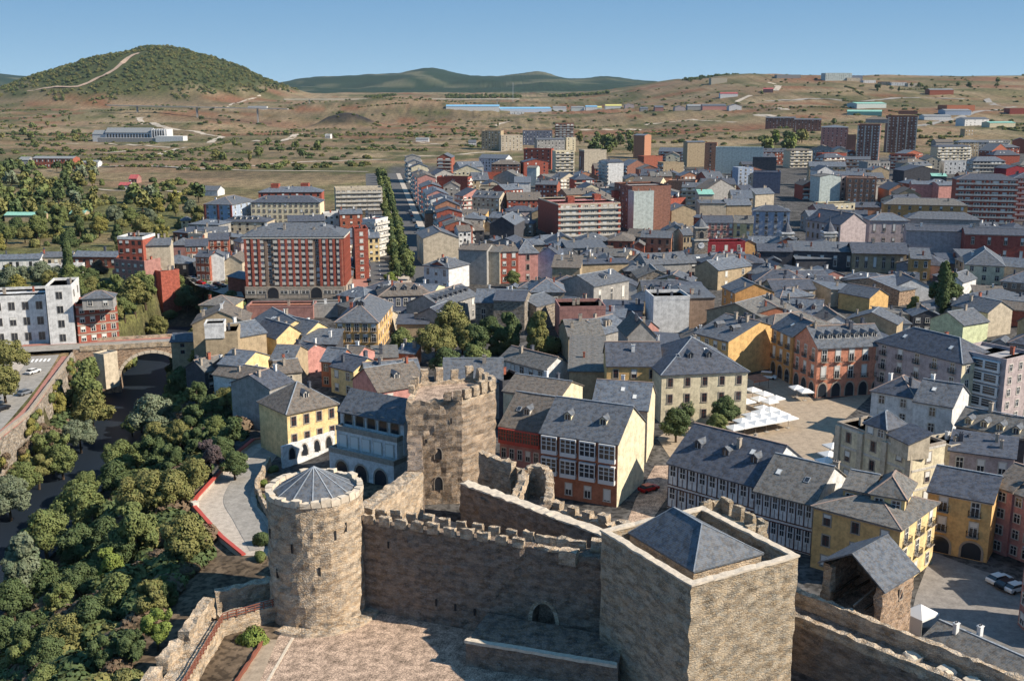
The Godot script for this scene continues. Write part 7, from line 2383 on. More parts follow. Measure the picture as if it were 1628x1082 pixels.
func town_between() -> void:
	b(-26, -513, 8, 13, 15, 15.0, "gz", 2.3, "brick", 5, 0, 4, "parapet")
	b(-31, -546, 8, 13, 14, 13.0, "gz", 2.3, "redbrick", 5, 0, 4, "parapet")
	b(-33, -560, 8, 13, 13, 16.0, "gz", 1.9, "redbrick", 5, 0, 4, "parapet")
	b(-35, -576, 8, 13, 17, 18.0, "gz", 2.9, "orangebrick", 5, 0, 4, "parapet")
	b(-40, -612, 8, 13, 16, 18.0, "gz", 1.9, "white", 5, 3, 4, "parapet")
	b(-46, -662, 8, 13, 17, 16.0, "gz", 2.7, "pink", 5, 3, 4, "parapet")
	b(-49, -680, 8, 13, 19, 16.0, "gz", 2.2, "cream", 5, 3, 4, "parapet")
	b(-54, -718, 8, 13, 19, 16.0, "gz", 2.1, "redbrick", 5, 0, 4, "parapet")
	b(-56, -736, 8, 13, 16, 15.0, "gz", 2.7, "cream", 5, 0, 4, "parapet")
	b(-61, -769, 8, 13, 17, 18.0, "gz", 2.4, "pink", 5, 0, 4, "parapet")
	b(-66, -806, 8, 13, 18, 16.0, "gz", 2.6, "pink", 5, 0, 4, "parapet")
	b(-68, -824, 8, 13, 18, 16.0, "gz", 1.8, "pink", 5, 0, 4, "parapet")
	b(-72, -854, 8, 13, 14, 15.0, "gz", 2.3, "pink", 5, 0, 4, "parapet")
	b(-74, -868, 8, 13, 14, 19.0, "gz", 2.5, "cream", 5, 0, 4, "parapet")
	b(-85, -952, 8, 13, 17, 17.0, "gz", 2.6, "grey", 5, 3, 4, "parapet")
	b(-88, -969, 8, 13, 17, 21.0, "gz", 1.9, "grey", 5, 0, 4, "parapet")
	p(43, -305, 95, 17, 14, 5.3, "shed", 1.5, "ochre", 2, 0, 2)
	p(104, -304, 100, 18, 12, 6.4, "shed", 1.5, "tan", 2, 6)
	p(152, -304, -36, 13, 11, 5.3, "hip", 3.0, "grey", 2, 4)
	p(100, -318, -6, 16, 10, 5.7, "hip", 2.0, "grey", 2, 0, 2)
	p(162, -318, 90, 17, 11, 6.7, "gz", 4.0, "tan", 2, 5)
	p(36, -326, -33, 15, 12, 4.3, "gx", 3.2, "rose", 1, 0, 0, "", -2)
	p(100, -331, 89, 14, 11, 6.0, "gx", 3.2, "white", 2, 0)
	p(112, -326, -30, 15, 10, 7.4, "gz", 2.9, "tan", 2, 0)
	p(94, -343, -22, 13, 14, 6.5, "gx", 4.2, "lilac", 2, 0, 3, "", 3)
	p(119, -339, -6, 15, 10, 4.5, "hip", 2.2, "white", 1, 5)
	p(37, -353, -8, 13, 10, 5.8, "shed", 1.3, "lilac", 2, 0, 3)
	p(156, -357, -8, 13, 10, 5.9, "hip", 2.4, "brick", 2, 0, 0, "", -2)
	p(47, -364, 90, 16, 10, 6.1, "gx", 2.4, "tan", 2, 0, 3, "", 2)
	p(58, -367, -8, 16, 11, 7.0, "gz", 3.4, "tan", 2, 0, 2)
	p(96, -369, 23, 14, 10, 7.4, "hip", 2.1, "grey", 2, 0, 2)
	p(168, -365, 32, 18, 12, 6.5, "shed", 1.5, "brownwall", 2, 0, 3)
	p(52, -377, 3, 13, 14, 6.6, "gx", 4.1, "tan", 2, 4, 2, "", 2)
	p(-46, -394, -25, 14, 13, 5.4, "hip", 2.7, "brownwall", 2, 4, 3)
	p(64, -392, 85, 16, 12, 6.3, "shed", 1.5, "tan", 2, 0, 2)
	p(101, -389, 7, 16, 12, 6.5, "gx", 2.6, "tan", 2, 5, 2)
	p(121, -394, 95, 19, 13, 5.0, "shed", 1.3, "beige", 2, 6, 2)
	p(62, -404, -19, 14, 11, 6.8, "gz", 2.4, "tan", 2, 0, 3)
	p(101, -402, -7, 19, 13, 7.1, "hip", 3.4, "stone", 2, 6, 3)
	p(197, -404, -34, 19, 13, 6.1, "hip", 3.3, "brownwall", 2, 6, 2)
	p(55, -416, 92, 15, 14, 6.4, "gx", 3.1, "stone", 2, 0, 3, "", 3)
	p(116, -419, 15, 14, 10, 5.3, "gx", 2.3, "grey", 2, 0, 2, "", -2)
	p(140, -419, -29, 17, 11, 4.7, "hip", 1.9, "beige", 2, 0, 3, "", -2)
	p(-80, -432, 84, 18, 14, 7.0, "gx", 3.7, "beige", 2, 5, 2)
	p(114, -432, 33, 18, 9, 4.2, "gz", 3.1, "grey", 1, 5, 2)
	p(127, -432, 102, 14, 9, 4.7, "gx", 1.7, "rose", 2, 4, 3)
	p(50, -439, 94, 16, 10, 5.6, "hip", 2.5, "dark", 2, 0, 3)
	p(62, -444, 16, 19, 14, 7.5, "gx", 3.7, "grey", 2, 0, 2, "", 2)
	p(206, -440, -34, 14, 12, 6.7, "gx", 2.8, "grey", 2, 0, 3)
	p(-141, -452, -5, 13, 12, 6.3, "hip", 2.6, "dark", 2, 4)
	p(-106, -457, 105, 14, 12, 6.1, "gx", 2.8, "grey", 2, 4, 2)
	p(-84, -453, -35, 13, 14, 6.5, "gx", 3.8, "stone", 2, 4, 0, "", -2)
	p(29, -454, -24, 13, 11, 5.7, "gx", 2.7, "tan", 2, 4)
	p(40, -451, 90, 17, 10, 5.9, "gx", 2.8, "lilac", 2, 0)
	p(75, -454, 13, 16, 11, 6.2, "gx", 2.6, "grey", 2, 5, 0, "", -2)
	p(100, -457, -7, 15, 12, 5.8, "hip", 2.7, "lilac", 2, 0, 3)
	p(176, -453, -30, 15, 13, 5.6, "hip", 3.5, "lilac", 2, 0)
	p(200, -453, -4, 19, 14, 6.1, "hip", 3.9, "tan", 2, 6, 3)
	p(-127, -470, 89, 18, 14, 5.3, "shed", 1.5, "tan", 2, 0, 3)
	p(-80, -469, 25, 14, 12, 7.5, "gx", 3.4, "tan", 2, 4)
	p(20, -465, -26, 13, 12, 7.2, "gx", 2.8, "dark", 2, 4, 2)
	p(44, -467, -24, 16, 11, 7.2, "gx", 2.4, "beige", 2, 0, 3)
	p(202, -469, -8, 13, 13, 6.4, "shed", 1.5, "lilac", 2, 0, 2)
	p(-108, -473, 2, 18, 14, 8.4, "gx", 3.5, "beige", 3, 5, 3, "", 2)
	p(95, -473, 3, 15, 11, 5.2, "gx", 1.9, "grey", 2, 5, 3, "", 2)
	p(116, -475, -7, 15, 11, 8.0, "gx", 2.6, "dark", 3, 0, 2, "", -2)
	p(-95, -498, -27, 16, 14, 9.4, "shed", 1.5, "brick", 3, 0)
	p(-81, -495, 76, 18, 14, 8.0, "hip", 3.5, "stone", 3, 5, 3, "", -2)
	p(-1, -488, -22, 19, 12, 8.6, "gz", 3.5, "grey", 3, 0, 3)
	p(33, -491, 7, 18, 14, 7.4, "shed", 1.5, "grey", 2, 5, 3)
	p(127, -498, 85, 14, 14, 7.6, "gx", 3.7, "brick", 2, 4, 3, "", 2)
	p(142, -489, 96, 16, 14, 7.8, "hip", 2.9, "white", 3, 0, 3, "", -2)
	p(177, -489, -22, 18, 12, 4.5, "hip", 2.5, "dark", 1, 0, 3, "", -2)
	p(-123, -518, 34, 20, 10, 6.7, "hip", 2.6, "lilac", 2, 0, 3, "", -2)
	p(-92, -512, 16, 15, 13, 7.2, "hip", 3.5, "rose", 2, 0, 3)
	p(-9, -511, 77, 15, 12, 5.8, "gx", 2.7, "stone", 2, 5, 3)
	p(6, -510, 6, 19, 10, 6.0, "hip", 2.1, "stone", 2, 0, 2)
	p(24, -514, 96, 14, 15, 6.1, "gx", 4.0, "tan", 2, 4)
	p(39, -518, 8, 15, 13, 7.0, "hip", 2.9, "brownwall", 2, 4, 3, "", -2)
	p(53, -518, 81, 20, 12, 7.5, "hip", 2.2, "brick", 2, 0, 3)
	p(102, -521, 14, 18, 11, 4.7, "gx", 2.2, "stone", 2, 0, 3, "", 2)
	p(-160, -543, -26, 17, 13, 7.5, "shed", 1.3, "brick", 2, 5, 2)
	p(-124, -538, 2, 19, 10, 4.8, "gx", 2.1, "ochre", 2, 0)
	p(-93, -540, 90, 20, 13, 5.9, "gz", 3.4, "lilac", 2, 0, 3)
	p(-81, -538, 92, 15, 13, 6.4, "hip", 3.3, "stone", 2, 5, 2)
	p(19, -537, 27, 20, 9, 4.6, "hip", 2.1, "grey", 1, 0, 2)
	p(82, -541, 85, 13, 13, 8.3, "gx", 3.7, "grey", 3, 0, 3, "", 3)
	p(243, -543, -24, 18, 13, 7.3, "gx", 2.9, "beige", 2, 0)
	p(249, -566, 28, 13, 12, 6.1, "gx", 3.2, "stone", 2, 0, 0, "", -2)
	p(262, -562, 97, 15, 12, 7.2, "hip", 2.4, "brownwall", 2, 0, 3)
	p(-24, -588, 102, 20, 13, 9.4, "shed", 1.5, "grey", 3, 0, 3)
	p(107, -585, 73, 14, 15, 9.0, "shed", 1.5, "brick", 3, 0, 3)
	p(-22, -606, 77, 17, 14, 7.0, "hip", 3.4, "tan", 2, 5, 2)
	p(-3, -606, -24, 17, 11, 7.8, "gx", 2.6, "grey", 3, 5, 3)
	p(172, -609, 7, 14, 12, 8.4, "gx", 3.0, "grey", 3, 0, 2)
	p(190, -606, 79, 20, 14, 7.6, "hip", 3.3, "tan", 2, 0, 3, "", -2)
	p(-24, -635, -7, 19, 12, 7.1, "shed", 1.5, "ochre", 2, 6)
	p(5, -634, 6, 17, 12, 9.0, "hip", 2.3, "lilac", 3, 0)
	p(19, -633, 90, 18, 15, 8.4, "gx", 3.1, "tan", 3, 6, 0, "", 2)
	p(182, -633, 95, 16, 12, 9.3, "gz", 3.1, "rose", 3, 5, 3)
	p(198, -631, -15, 18, 14, 6.2, "gx", 3.2, "ochre", 2, 5, 2)
	p(54, -305, 86, 13, 9, 5.7, "gx", 2.1, "rose", 2, 0, 0, "", 2)
	p(-44, -345, -24, 12, 9, 4.5, "gx", 2.2, "beige", 2, 0, 2)
	p(32, -342, -11, 9, 9, 5.1, "shed", 1.5, "grey", 2, 0)
	p(126, -348, 102, 10, 11, 4.8, "shed", 1.5, "beige", 2, 3, 3)
	p(134, -345, 86, 11, 9, 5.6, "gx", 2.0, "dark", 2, 3, 3, "", 2)
	p(170, -354, -32, 12, 10, 5.6, "gx", 2.0, "brick", 2, 0)
	p(-53, -365, 36, 11, 9, 4.5, "hip", 2.2, "stone", 2, 3, 0, "", -2)
	p(23, -365, -29, 11, 10, 4.6, "gx", 2.1, "tan", 1, 0)
	p(148, -366, 13, 9, 9, 4.5, "hip", 2.0, "beige", 2, 0, 2, "", -2)
	p(-54, -379, -35, 13, 10, 5.4, "hip", 2.6, "stone", 2, 0, 3, "", -2)
	p(173, -386, -15, 10, 9, 4.9, "shed", 1.5, "grey", 2, 0, 2)
	p(9, -397, -7, 12, 8, 5.2, "hip", 2.2, "ochre", 2, 0, 2)
	p(21, -410, 87, 10, 9, 5.3, "hip", 1.7, "beige", 2, 3, 2)
	p(42, -405, -9, 12, 10, 4.6, "gz", 2.4, "white", 2, 0, 2)
	p(118, -408, -6, 9, 9, 5.4, "gx", 1.9, "stone", 2, 0, 2, "", -2)
	p(-106, -421, 83, 13, 8, 4.6, "shed", 1.3, "brick", 1, 0)
	p(154, -419, -18, 11, 10, 4.6, "gx", 2.2, "rose", 2, 0, 3, "", 3)
	p(172, -417, 34, 11, 9, 4.5, "shed", 1.5, "dark", 2, 0, 2)
	p(-70, -430, 6, 11, 11, 4.7, "hip", 3.0, "brownwall", 2, 3, 0, "", -2)
	p(101, -427, -21, 11, 11, 5.8, "hip", 3.2, "rose", 2, 0, 2)
	p(-90, -440, -15, 10, 9, 5.4, "shed", 1.5, "grey", 2, 0)
	p(108, -439, 97, 11, 8, 5.6, "gx", 2.4, "beige", 2, 3, 2, "", -2)
	p(-98, -449, 8, 10, 9, 6.0, "hip", 2.0, "grey", 2, 0, 2)
	p(-70, -448, 86, 10, 9, 4.7, "gx", 2.0, "brownwall", 2, 3, 3, "", 2)
	p(-92, -461, -30, 12, 9, 5.9, "hip", 1.9, "tan", 2, 0, 3)
	p(-70, -459, 83, 13, 11, 4.8, "gz", 2.3, "brick", 2, 0, 3)
	p(35, -462, 33, 9, 9, 5.9, "gx", 2.5, "grey", 2, 3)
	p(54, -461, 99, 10, 10, 5.9, "hip", 2.1, "tan", 2, 0)
	p(193, -473, -4, 10, 8, 4.6, "shed", 1.3, "brownwall", 1, 0, 2)
	p(-89, -480, -10, 13, 9, 5.7, "gx", 2.0, "brownwall", 2, 4, 3, "", -2)
	p(35, -480, 83, 11, 8, 5.5, "hip", 1.9, "tan", 2, 3, 3, "", -2)
	p(53, -481, -30, 10, 8, 5.4, "hip", 2.4, "rose", 2, 0, 3, "", -2)
	p(81, -481, 4, 9, 11, 5.2, "gz", 1.9, "brownwall", 2, 3)
	p(23, -498, 25, 12, 11, 7.1, "hip", 2.5, "brick", 2, 3)
	p(110, -504, 91, 11, 11, 6.3, "gx", 2.8, "ochre", 2, 0, 0, "", -2)
	p(-158, -515, 95, 13, 9, 5.5, "hip", 2.3, "rose", 2, 0)
	p(119, -511, -9, 13, 11, 6.1, "gx", 3.0, "stone", 2, 0, 3, "", -2)
	p(134, -526, 91, 11, 10, 6.9, "gx", 2.9, "stone", 2, 0)
	p(-141, -546, 92, 12, 9, 4.6, "shed", 1.1, "stone", 1, 3, 3)
	p(65, -546, -26, 11, 11, 5.3, "gx", 3.2, "grey", 2, 3, 3)
	p(-20, -562, 95, 15, 10, 6.8, "hip", 2.7, "dark", 2, 4, 3)
	p(92, -571, 32, 13, 9, 4.4, "gx", 2.4, "ochre", 1, 0, 2, "", -2)
	p(6, -592, -10, 13, 11, 6.6, "hip", 3.0, "stone", 2, 4, 0, "", -2)
	b(193, -647, 12, 20, 12, 11.4, "flat", 0.7, "cream", 4, 6)
	b(-14, -684, -25, 19, 12, 12.0, "gx", 3.6, "beige", 4, 6, 3, "", 3)
	b(7, -683, 4, 21, 15, 10.9, "gx", 4.2, "redbrick", 4, 7, 0, "", -2)
	b(52, -675, -23, 21, 14, 12.1, "gz", 4.9, "white", 4, 0, 3)
	b(99, -682, 35, 18, 11, 11.1, "flat", 0.7, "redbrick", 4, 0, 3)
	b(145, -688, 85, 22, 13, 11.8, "gz", 4.2, "tan", 4, 0, 2, "parapet")
	b(223, -676, -5, 21, 11, 6.8, "gx", 2.5, "orangebrick", 2, 0, 3, "", 2)
	b(243, -676, 25, 20, 14, 11.4, "gx", 2.7, "beige", 4, 6, 3)
	b(-27, -718, 33, 19, 11, 10.2, "gz", 4.3, "pink", 3, 6, 3, "parapet")
	b(-3, -721, 37, 15, 14, 13.9, "gx", 3.2, "redbrick", 4, 5, 0, "", -2)
	b(44, -730, 24, 23, 14, 10.2, "gx", 3.2, "orangebrick", 3, 0, 3, "parapet")
	b(68, -717, -28, 15, 14, 14.3, "flat", 0.8, "grey", 5, 4, 2, "parapet")
	b(136, -726, 29, 24, 12, 14.2, "gz", 5.7, "grey", 5, 0, 2)
	b(164, -719, 24, 15, 12, 11.3, "gx", 3.1, "beige", 4, 0)
	b(262, -721, 81, 21, 15, 10.9, "gx", 4.0, "tan", 4, 0, 3, "", 2)
	b(-42, -757, 92, 19, 11, 12.9, "gx", 3.1, "grey", 4, 6, 3)
	b(-17, -765, 89, 19, 12, 11.6, "flat", 0.8, "beige", 4, 6, 2, "parapet")
	b(54, -762, 98, 21, 14, 11.0, "gx", 3.5, "cream", 4, 0, 2)
	b(73, -756, -18, 20, 13, 11.4, "hip", 3.4, "tan", 4, 6, 3, "parapet", -2)
	b(126, -756, -14, 14, 12, 12.5, "gx", 2.9, "cream", 4, 4, 2, "parapet", -2)
	b(146, -774, 6, 24, 13, 13.0, "gx", 3.8, "cream", 4, 7, 2)
	b(270, -768, 90, 23, 14, 10.1, "gx", 4.3, "orangebrick", 3, 0, 0, "", 2)
	b(-43, -811, -14, 24, 11, 14.7, "flat", 0.8, "redbrick", 5, 0, 2, "parapet")
	b(-15, -801, 98, 20, 13, 10.5, "gx", 2.9, "beige", 3, 6, 3, "parapet")
	b(8, -815, 89, 23, 12, 11.5, "gz", 3.5, "white", 4, 0)
	b(27, -808, 102, 23, 11, 11.8, "gx", 3.3, "pink", 4, 7, 3, "", 2)
	b(52, -812, 100, 17, 15, 13.8, "hip", 3.7, "redbrick", 4, 0, 2, "parapet")
	b(103, -815, -27, 22, 12, 11.8, "gx", 3.1, "cream", 4, 0, 2, "", -2)
	b(128, -812, -17, 20, 15, 12.2, "flat", 0.8, "orangebrick", 4, 0, 3, "parapet")
	b(149, -817, 101, 24, 14, 13.7, "gz", 4.9, "redbrick", 4, 0)
	b(170, -798, 101, 17, 10, 7.4, "gz", 2.9, "orangebrick", 2, 5, 2)
	b(217, -801, 90, 23, 11, 10.4, "gx", 3.1, "redbrick", 3, 7, 2, "parapet")
	b(273, -806, 26, 19, 11, 10.5, "gx", 2.9, "grey", 3, 0, 2, "", 3)
	b(295, -802, 100, 17, 12, 11.4, "hip", 2.5, "brick", 4, 5, 0, "parapet", -2)
	b(320, -818, 0, 17, 12, 9.8, "hip", 3.1, "orangebrick", 3, 5, 0, "", -2)
	b(-56, -857, 31, 17, 12, 13.9, "gz", 3.7, "grey", 4, 5, 2)
	b(-26, -853, 99, 24, 13, 10.4, "gz", 5.1, "tan", 3, 0, 3)
	b(-2, -858, -24, 23, 11, 11.7, "gz", 5.3, "grey", 4, 0, 2, "parapet")
	b(41, -854, 37, 18, 13, 10.9, "gz", 4.3, "beige", 4, 6, 0, "parapet")
	b(64, -840, 91, 24, 11, 8.9, "flat", 0.6, "grey", 3, 7, 3)
	b(93, -844, 90, 24, 12, 11.7, "gx", 2.8, "tan", 4, 0, 2, "", 3)
	b(117, -859, 3, 17, 11, 12.5, "gx", 3.2, "orangebrick", 4, 0, 0, "parapet", -2)
	b(137, -850, 9, 15, 13, 13.4, "gz", 3.0, "orangebrick", 4, 5, 0, "parapet")
	b(260, -841, -23, 22, 11, 14.6, "gx", 2.5, "orangebrick", 5, 0, 3, "parapet")
	b(283, -854, 86, 16, 14, 11.6, "gz", 3.6, "orangebrick", 4, 5)
	b(355, -846, -1, 17, 12, 13.2, "gx", 2.8, "brick", 4, 5, 0, "parapet")
	b(-36, -884, 3, 23, 15, 14.6, "gz", 4.8, "cream", 5, 7)
	b(-12, -897, 1, 22, 11, 11.7, "flat", 0.8, "redbrick", 4, 0, 2, "parapet")
	b(33, -893, 37, 23, 11, 9.0, "gx", 2.6, "pink", 3, 0, 3, "parapet")
	b(58, -884, 14, 21, 12, 10.5, "gz", 3.9, "orangebrick", 3, 0, 3, "parapet")
	b(113, -887, 80, 23, 15, 11.3, "gz", 4.7, "tan", 4, 7, 3, "parapet")
	b(131, -891, 79, 18, 13, 11.2, "gx", 2.7, "tan", 4, 5)
	b(156, -888, 0, 22, 13, 12.7, "hip", 2.7, "tan", 4, 7, 0, "parapet")
	b(208, -898, 28, 23, 12, 9.5, "gx", 2.8, "beige", 3, 7, 2, "", 3)
	b(255, -895, 95, 16, 14, 14.4, "gx", 3.8, "white", 5, 0)
	b(281, -891, -15, 15, 11, 12.9, "gx", 3.1, "beige", 4, 0, 0, "", -2)
	b(298, -889, 5, 15, 13, 15.0, "gz", 3.1, "tan", 5, 0, 0, "parapet")
	b(78, -916, 8, 20, 13, 14.8, "gx", 3.9, "brick", 5, 6, 0, "", 2)
	b(114, -913, 5, 18, 15, 14.2, "gz", 3.4, "darkbrick", 5, 6)
	b(265, -918, -7, 30, 13, 16.3, "gx", 3.5, "tan", 5, 9, 2)
	b(-39, -974, 26, 23, 15, 12.3, "gx", 4.3, "grey", 4, 0, 0, "", -2)
	b(-5, -984, -4, 26, 15, 14.1, "hip", 3.4, "darkbrick", 5, 8, 2, "", -2)
	b(110, -992, 27, 22, 15, 12.3, "gz", 5.0, "darkbrick", 4, 0, 3, "parapet")
	b(140, -962, 13, 19, 14, 16.3, "flat", 0.8, "tan", 5, 0, 3, "parapet")
	b(209, -957, 14, 30, 11, 9.4, "gz", 4.3, "darkbrick", 3, 9, 0, "parapet")
	b(320, -963, 10, 21, 16, 16.8, "flat", 0.8, "grey", 5, 7)
	b(362, -975, 37, 30, 12, 13.0, "gx", 3.2, "cream", 4, 0, 3, "", 3)
	b(427, -983, 0, 29, 13, 16.9, "hip", 3.5, "grey", 5, 9, 2, "parapet")
	b(467, -985, 6, 26, 15, 13.3, "hip", 3.2, "beige", 4, 0, 2)
	b(-64, -1055, 87, 29, 14, 16.3, "gx", 3.4, "brick", 5, 0, 2, "parapet")
	b(-16, -1064, -26, 29, 14, 14.6, "gx", 3.4, "white", 5, 9, 3)
	b(153, -1040, 83, 28, 13, 18.7, "gx", 3.1, "cream", 6, 9, 2)
	b(232, -1043, 2, 27, 12, 10.0, "gx", 2.3, "tan", 3, 8, 2, "parapet")
	b(305, -1047, 26, 26, 12, 16.4, "hip", 3.4, "darkbrick", 5, 8, 2, "parapet", -2)
	b(335, -1063, -14, 26, 13, 13.6, "gx", 2.7, "orangebrick", 4, 8, 2, "parapet")
	b(380, -1037, 29, 27, 15, 12.0, "hip", 3.4, "grey", 4, 0, 0, "", -2)
	b(405, -1058, 84, 27, 14, 14.0, "gx", 3.6, "beige", 5, 9, 3)
	b(478, -1064, 6, 27, 14, 18.1, "hip", 4.2, "redbrick", 6, 0, 2, "", -2)
	b(144, -1138, 26, 23, 12, 12.1, "flat", 0.6, "brick", 4, 0, 0, "parapet")
	b(256, -1121, 8, 25, 16, 12.3, "gx", 3.7, "darkbrick", 4, 0, 0, "", 2)
	b(327, -1119, 12, 27, 13, 16.1, "flat", 0.8, "redbrick", 5, 0)
	b(396, -1109, -12, 23, 14, 15.4, "flat", 0.8, "redbrick", 5, 7, 3, "parapet")
	b(504, -1144, 36, 31, 14, 18.2, "gz", 6.9, "brick", 6, 10, 3)
	b(179, -1215, -26, 29, 14, 13.3, "gx", 4.0, "redbrick", 4, 9, 3, "parapet")
	b(287, -1202, 3, 28, 12, 13.6, "gx", 3.5, "brick", 4, 9, 3, "", 3)
	b(363, -1213, 81, 27, 14, 15.1, "gx", 3.6, "beige", 5, 0, 0, "", 3)
	b(434, -1195, 31, 30, 13, 12.0, "gz", 3.8, "brick", 4, 9)
	b(545, -1209, 6, 27, 12, 17.9, "hip", 2.6, "redbrick", 6, 9)
	b(357, -1259, -19, 31, 15, 12.9, "gz", 5.4, "grey", 4, 10, 2)
	b(393, -1274, 84, 27, 13, 9.0, "gx", 2.8, "brick", 3, 9, 3, "parapet", 3)
	b(567, -1367, 1, 26, 13, 17.3, "hip", 2.6, "tan", 6, 8, 3)
	b(555, -1413, 4, 23, 14, 15.8, "gx", 3.3, "grey", 5, 0)
	b(596, -1411, -3, 32, 12, 15.4, "gx", 2.6, "grey", 5, 10)
	b(628, -1418, 3, 29, 12, 17.2, "flat", 0.8, "grey", 6, 9, 3, "parapet")
	b(661, -1426, -24, 18, 15, 16.3, "gz", 3.8, "brick", 5, 0, 2)


func cleared(p: Vector2) -> bool:   # the bare strip up the hill
	var q := [Vector2(-1285, -3852), Vector2(-1284, -3702), Vector2(-1287, -3587), Vector2(-1311, -3515), Vector2(-1345, -3438), Vector2(-1426, -3438), Vector2(-1504, -3437)]
	for i in q.size() - 1:
		if Geometry2D.get_closest_point_to_segment(p, q[i], q[i + 1]).distance_to(p) < 34.0:
			return true
	return false


func streets() -> void:
	ribbon("avenue", [Vector2(-48.1, -395), Vector2(-55.5, -450), Vector2(-69.0, -550), Vector2(-89.1, -700), Vector2(-109.3, -850), Vector2(-137.5, -1060)], 10.0, M.asphalt, 0.06, 20.0)
	ribbon("avenue", [Vector2(-29.1, -395), Vector2(-36.5, -450), Vector2(-50.0, -550), Vector2(-70.1, -700), Vector2(-90.3, -850), Vector2(-118.5, -1060)], 10.0, M.asphalt, 0.06, 20.0)
	ribbon("avenue_strip", [Vector2(-44.0, -435), Vector2(-59.5, -550), Vector2(-79.6, -700), Vector2(-99.8, -850), Vector2(-128.0, -1060)], 6.0, M.sidewalk, 0.18, 20.0)
	ribbon("avenue_pavement", [Vector2(-57.1, -395), Vector2(-64.5, -450), Vector2(-78.0, -550)], 7.0, M.red_paving, 0.15, 20.0)
	ribbon("avenue_pavement", [Vector2(-21.6, -395), Vector2(-29.0, -450), Vector2(-42.5, -550), Vector2(-62.6, -700), Vector2(-82.8, -850), Vector2(-111.0, -1060)], 4.0, M.sidewalk, 0.15, 20.0)
	for i in 40:
		var b := MB.new()
		var d := 420.0 + i * 12.0
		var x := -46.0 - (d - 450.0) * 0.1345
		b.box(Vector3(-0.12, 0, -1.6), Vector3(0.12, 0.01, 1.6), Transform3D(Basis(Vector3.UP, 0.134), Vector3(x - 9.5, 0.075, -d)))
		setting(put("lane_marking", b.mesh(M.paint)))
	sheet("square_paving", [Vector2(59.1, -278.0), Vector2(76.0, -293.8), Vector2(75.7, -260.4), Vector2(93.0, -267.9), Vector2(84.2, -253.2), Vector2(75.6, -239.9), Vector2(62.6, -206.9), Vector2(42.8, -201.5), Vector2(33.5, -217.2), Vector2(32.5, -230.5)], 0.05, M.paving)
	sheet("lower_square", [Vector2(61.9, -152.6), Vector2(70.7, -169.0), Vector2(76.0, -161.6), Vector2(83.6, -154.8), Vector2(70.4, -127.7), Vector2(69.0, -132.0), Vector2(61.3, -142.6), Vector2(57.3, -142.6)], 0.05, M.street_stone)
	sheet("sandy_yard", [Vector2(20.7, -181.8), Vector2(24.9, -181.8), Vector2(31.0, -197.7), Vector2(33.5, -212.3), Vector2(29.6, -212.3), Vector2(23.5, -193.2)], 0.05, M.earth)
	sheet("parking_street", [Vector2(-144.4, -461.7), Vector2(-137.0, -461.7), Vector2(-106.6, -417.9), Vector2(-101.5, -402.2), Vector2(-110.2, -407.3), Vector2(-127.6, -429.0)], 0.1, M.pale_road)
	cupola("smaller slate cupola with white cornice over the street", Vector3(127.9, 0, -500.4), 12.0, 5.0)
	cupola("larger slate cupola with iron finial and white cornice", Vector3(149.3, 0, -506.3), 11.5, 5.5)


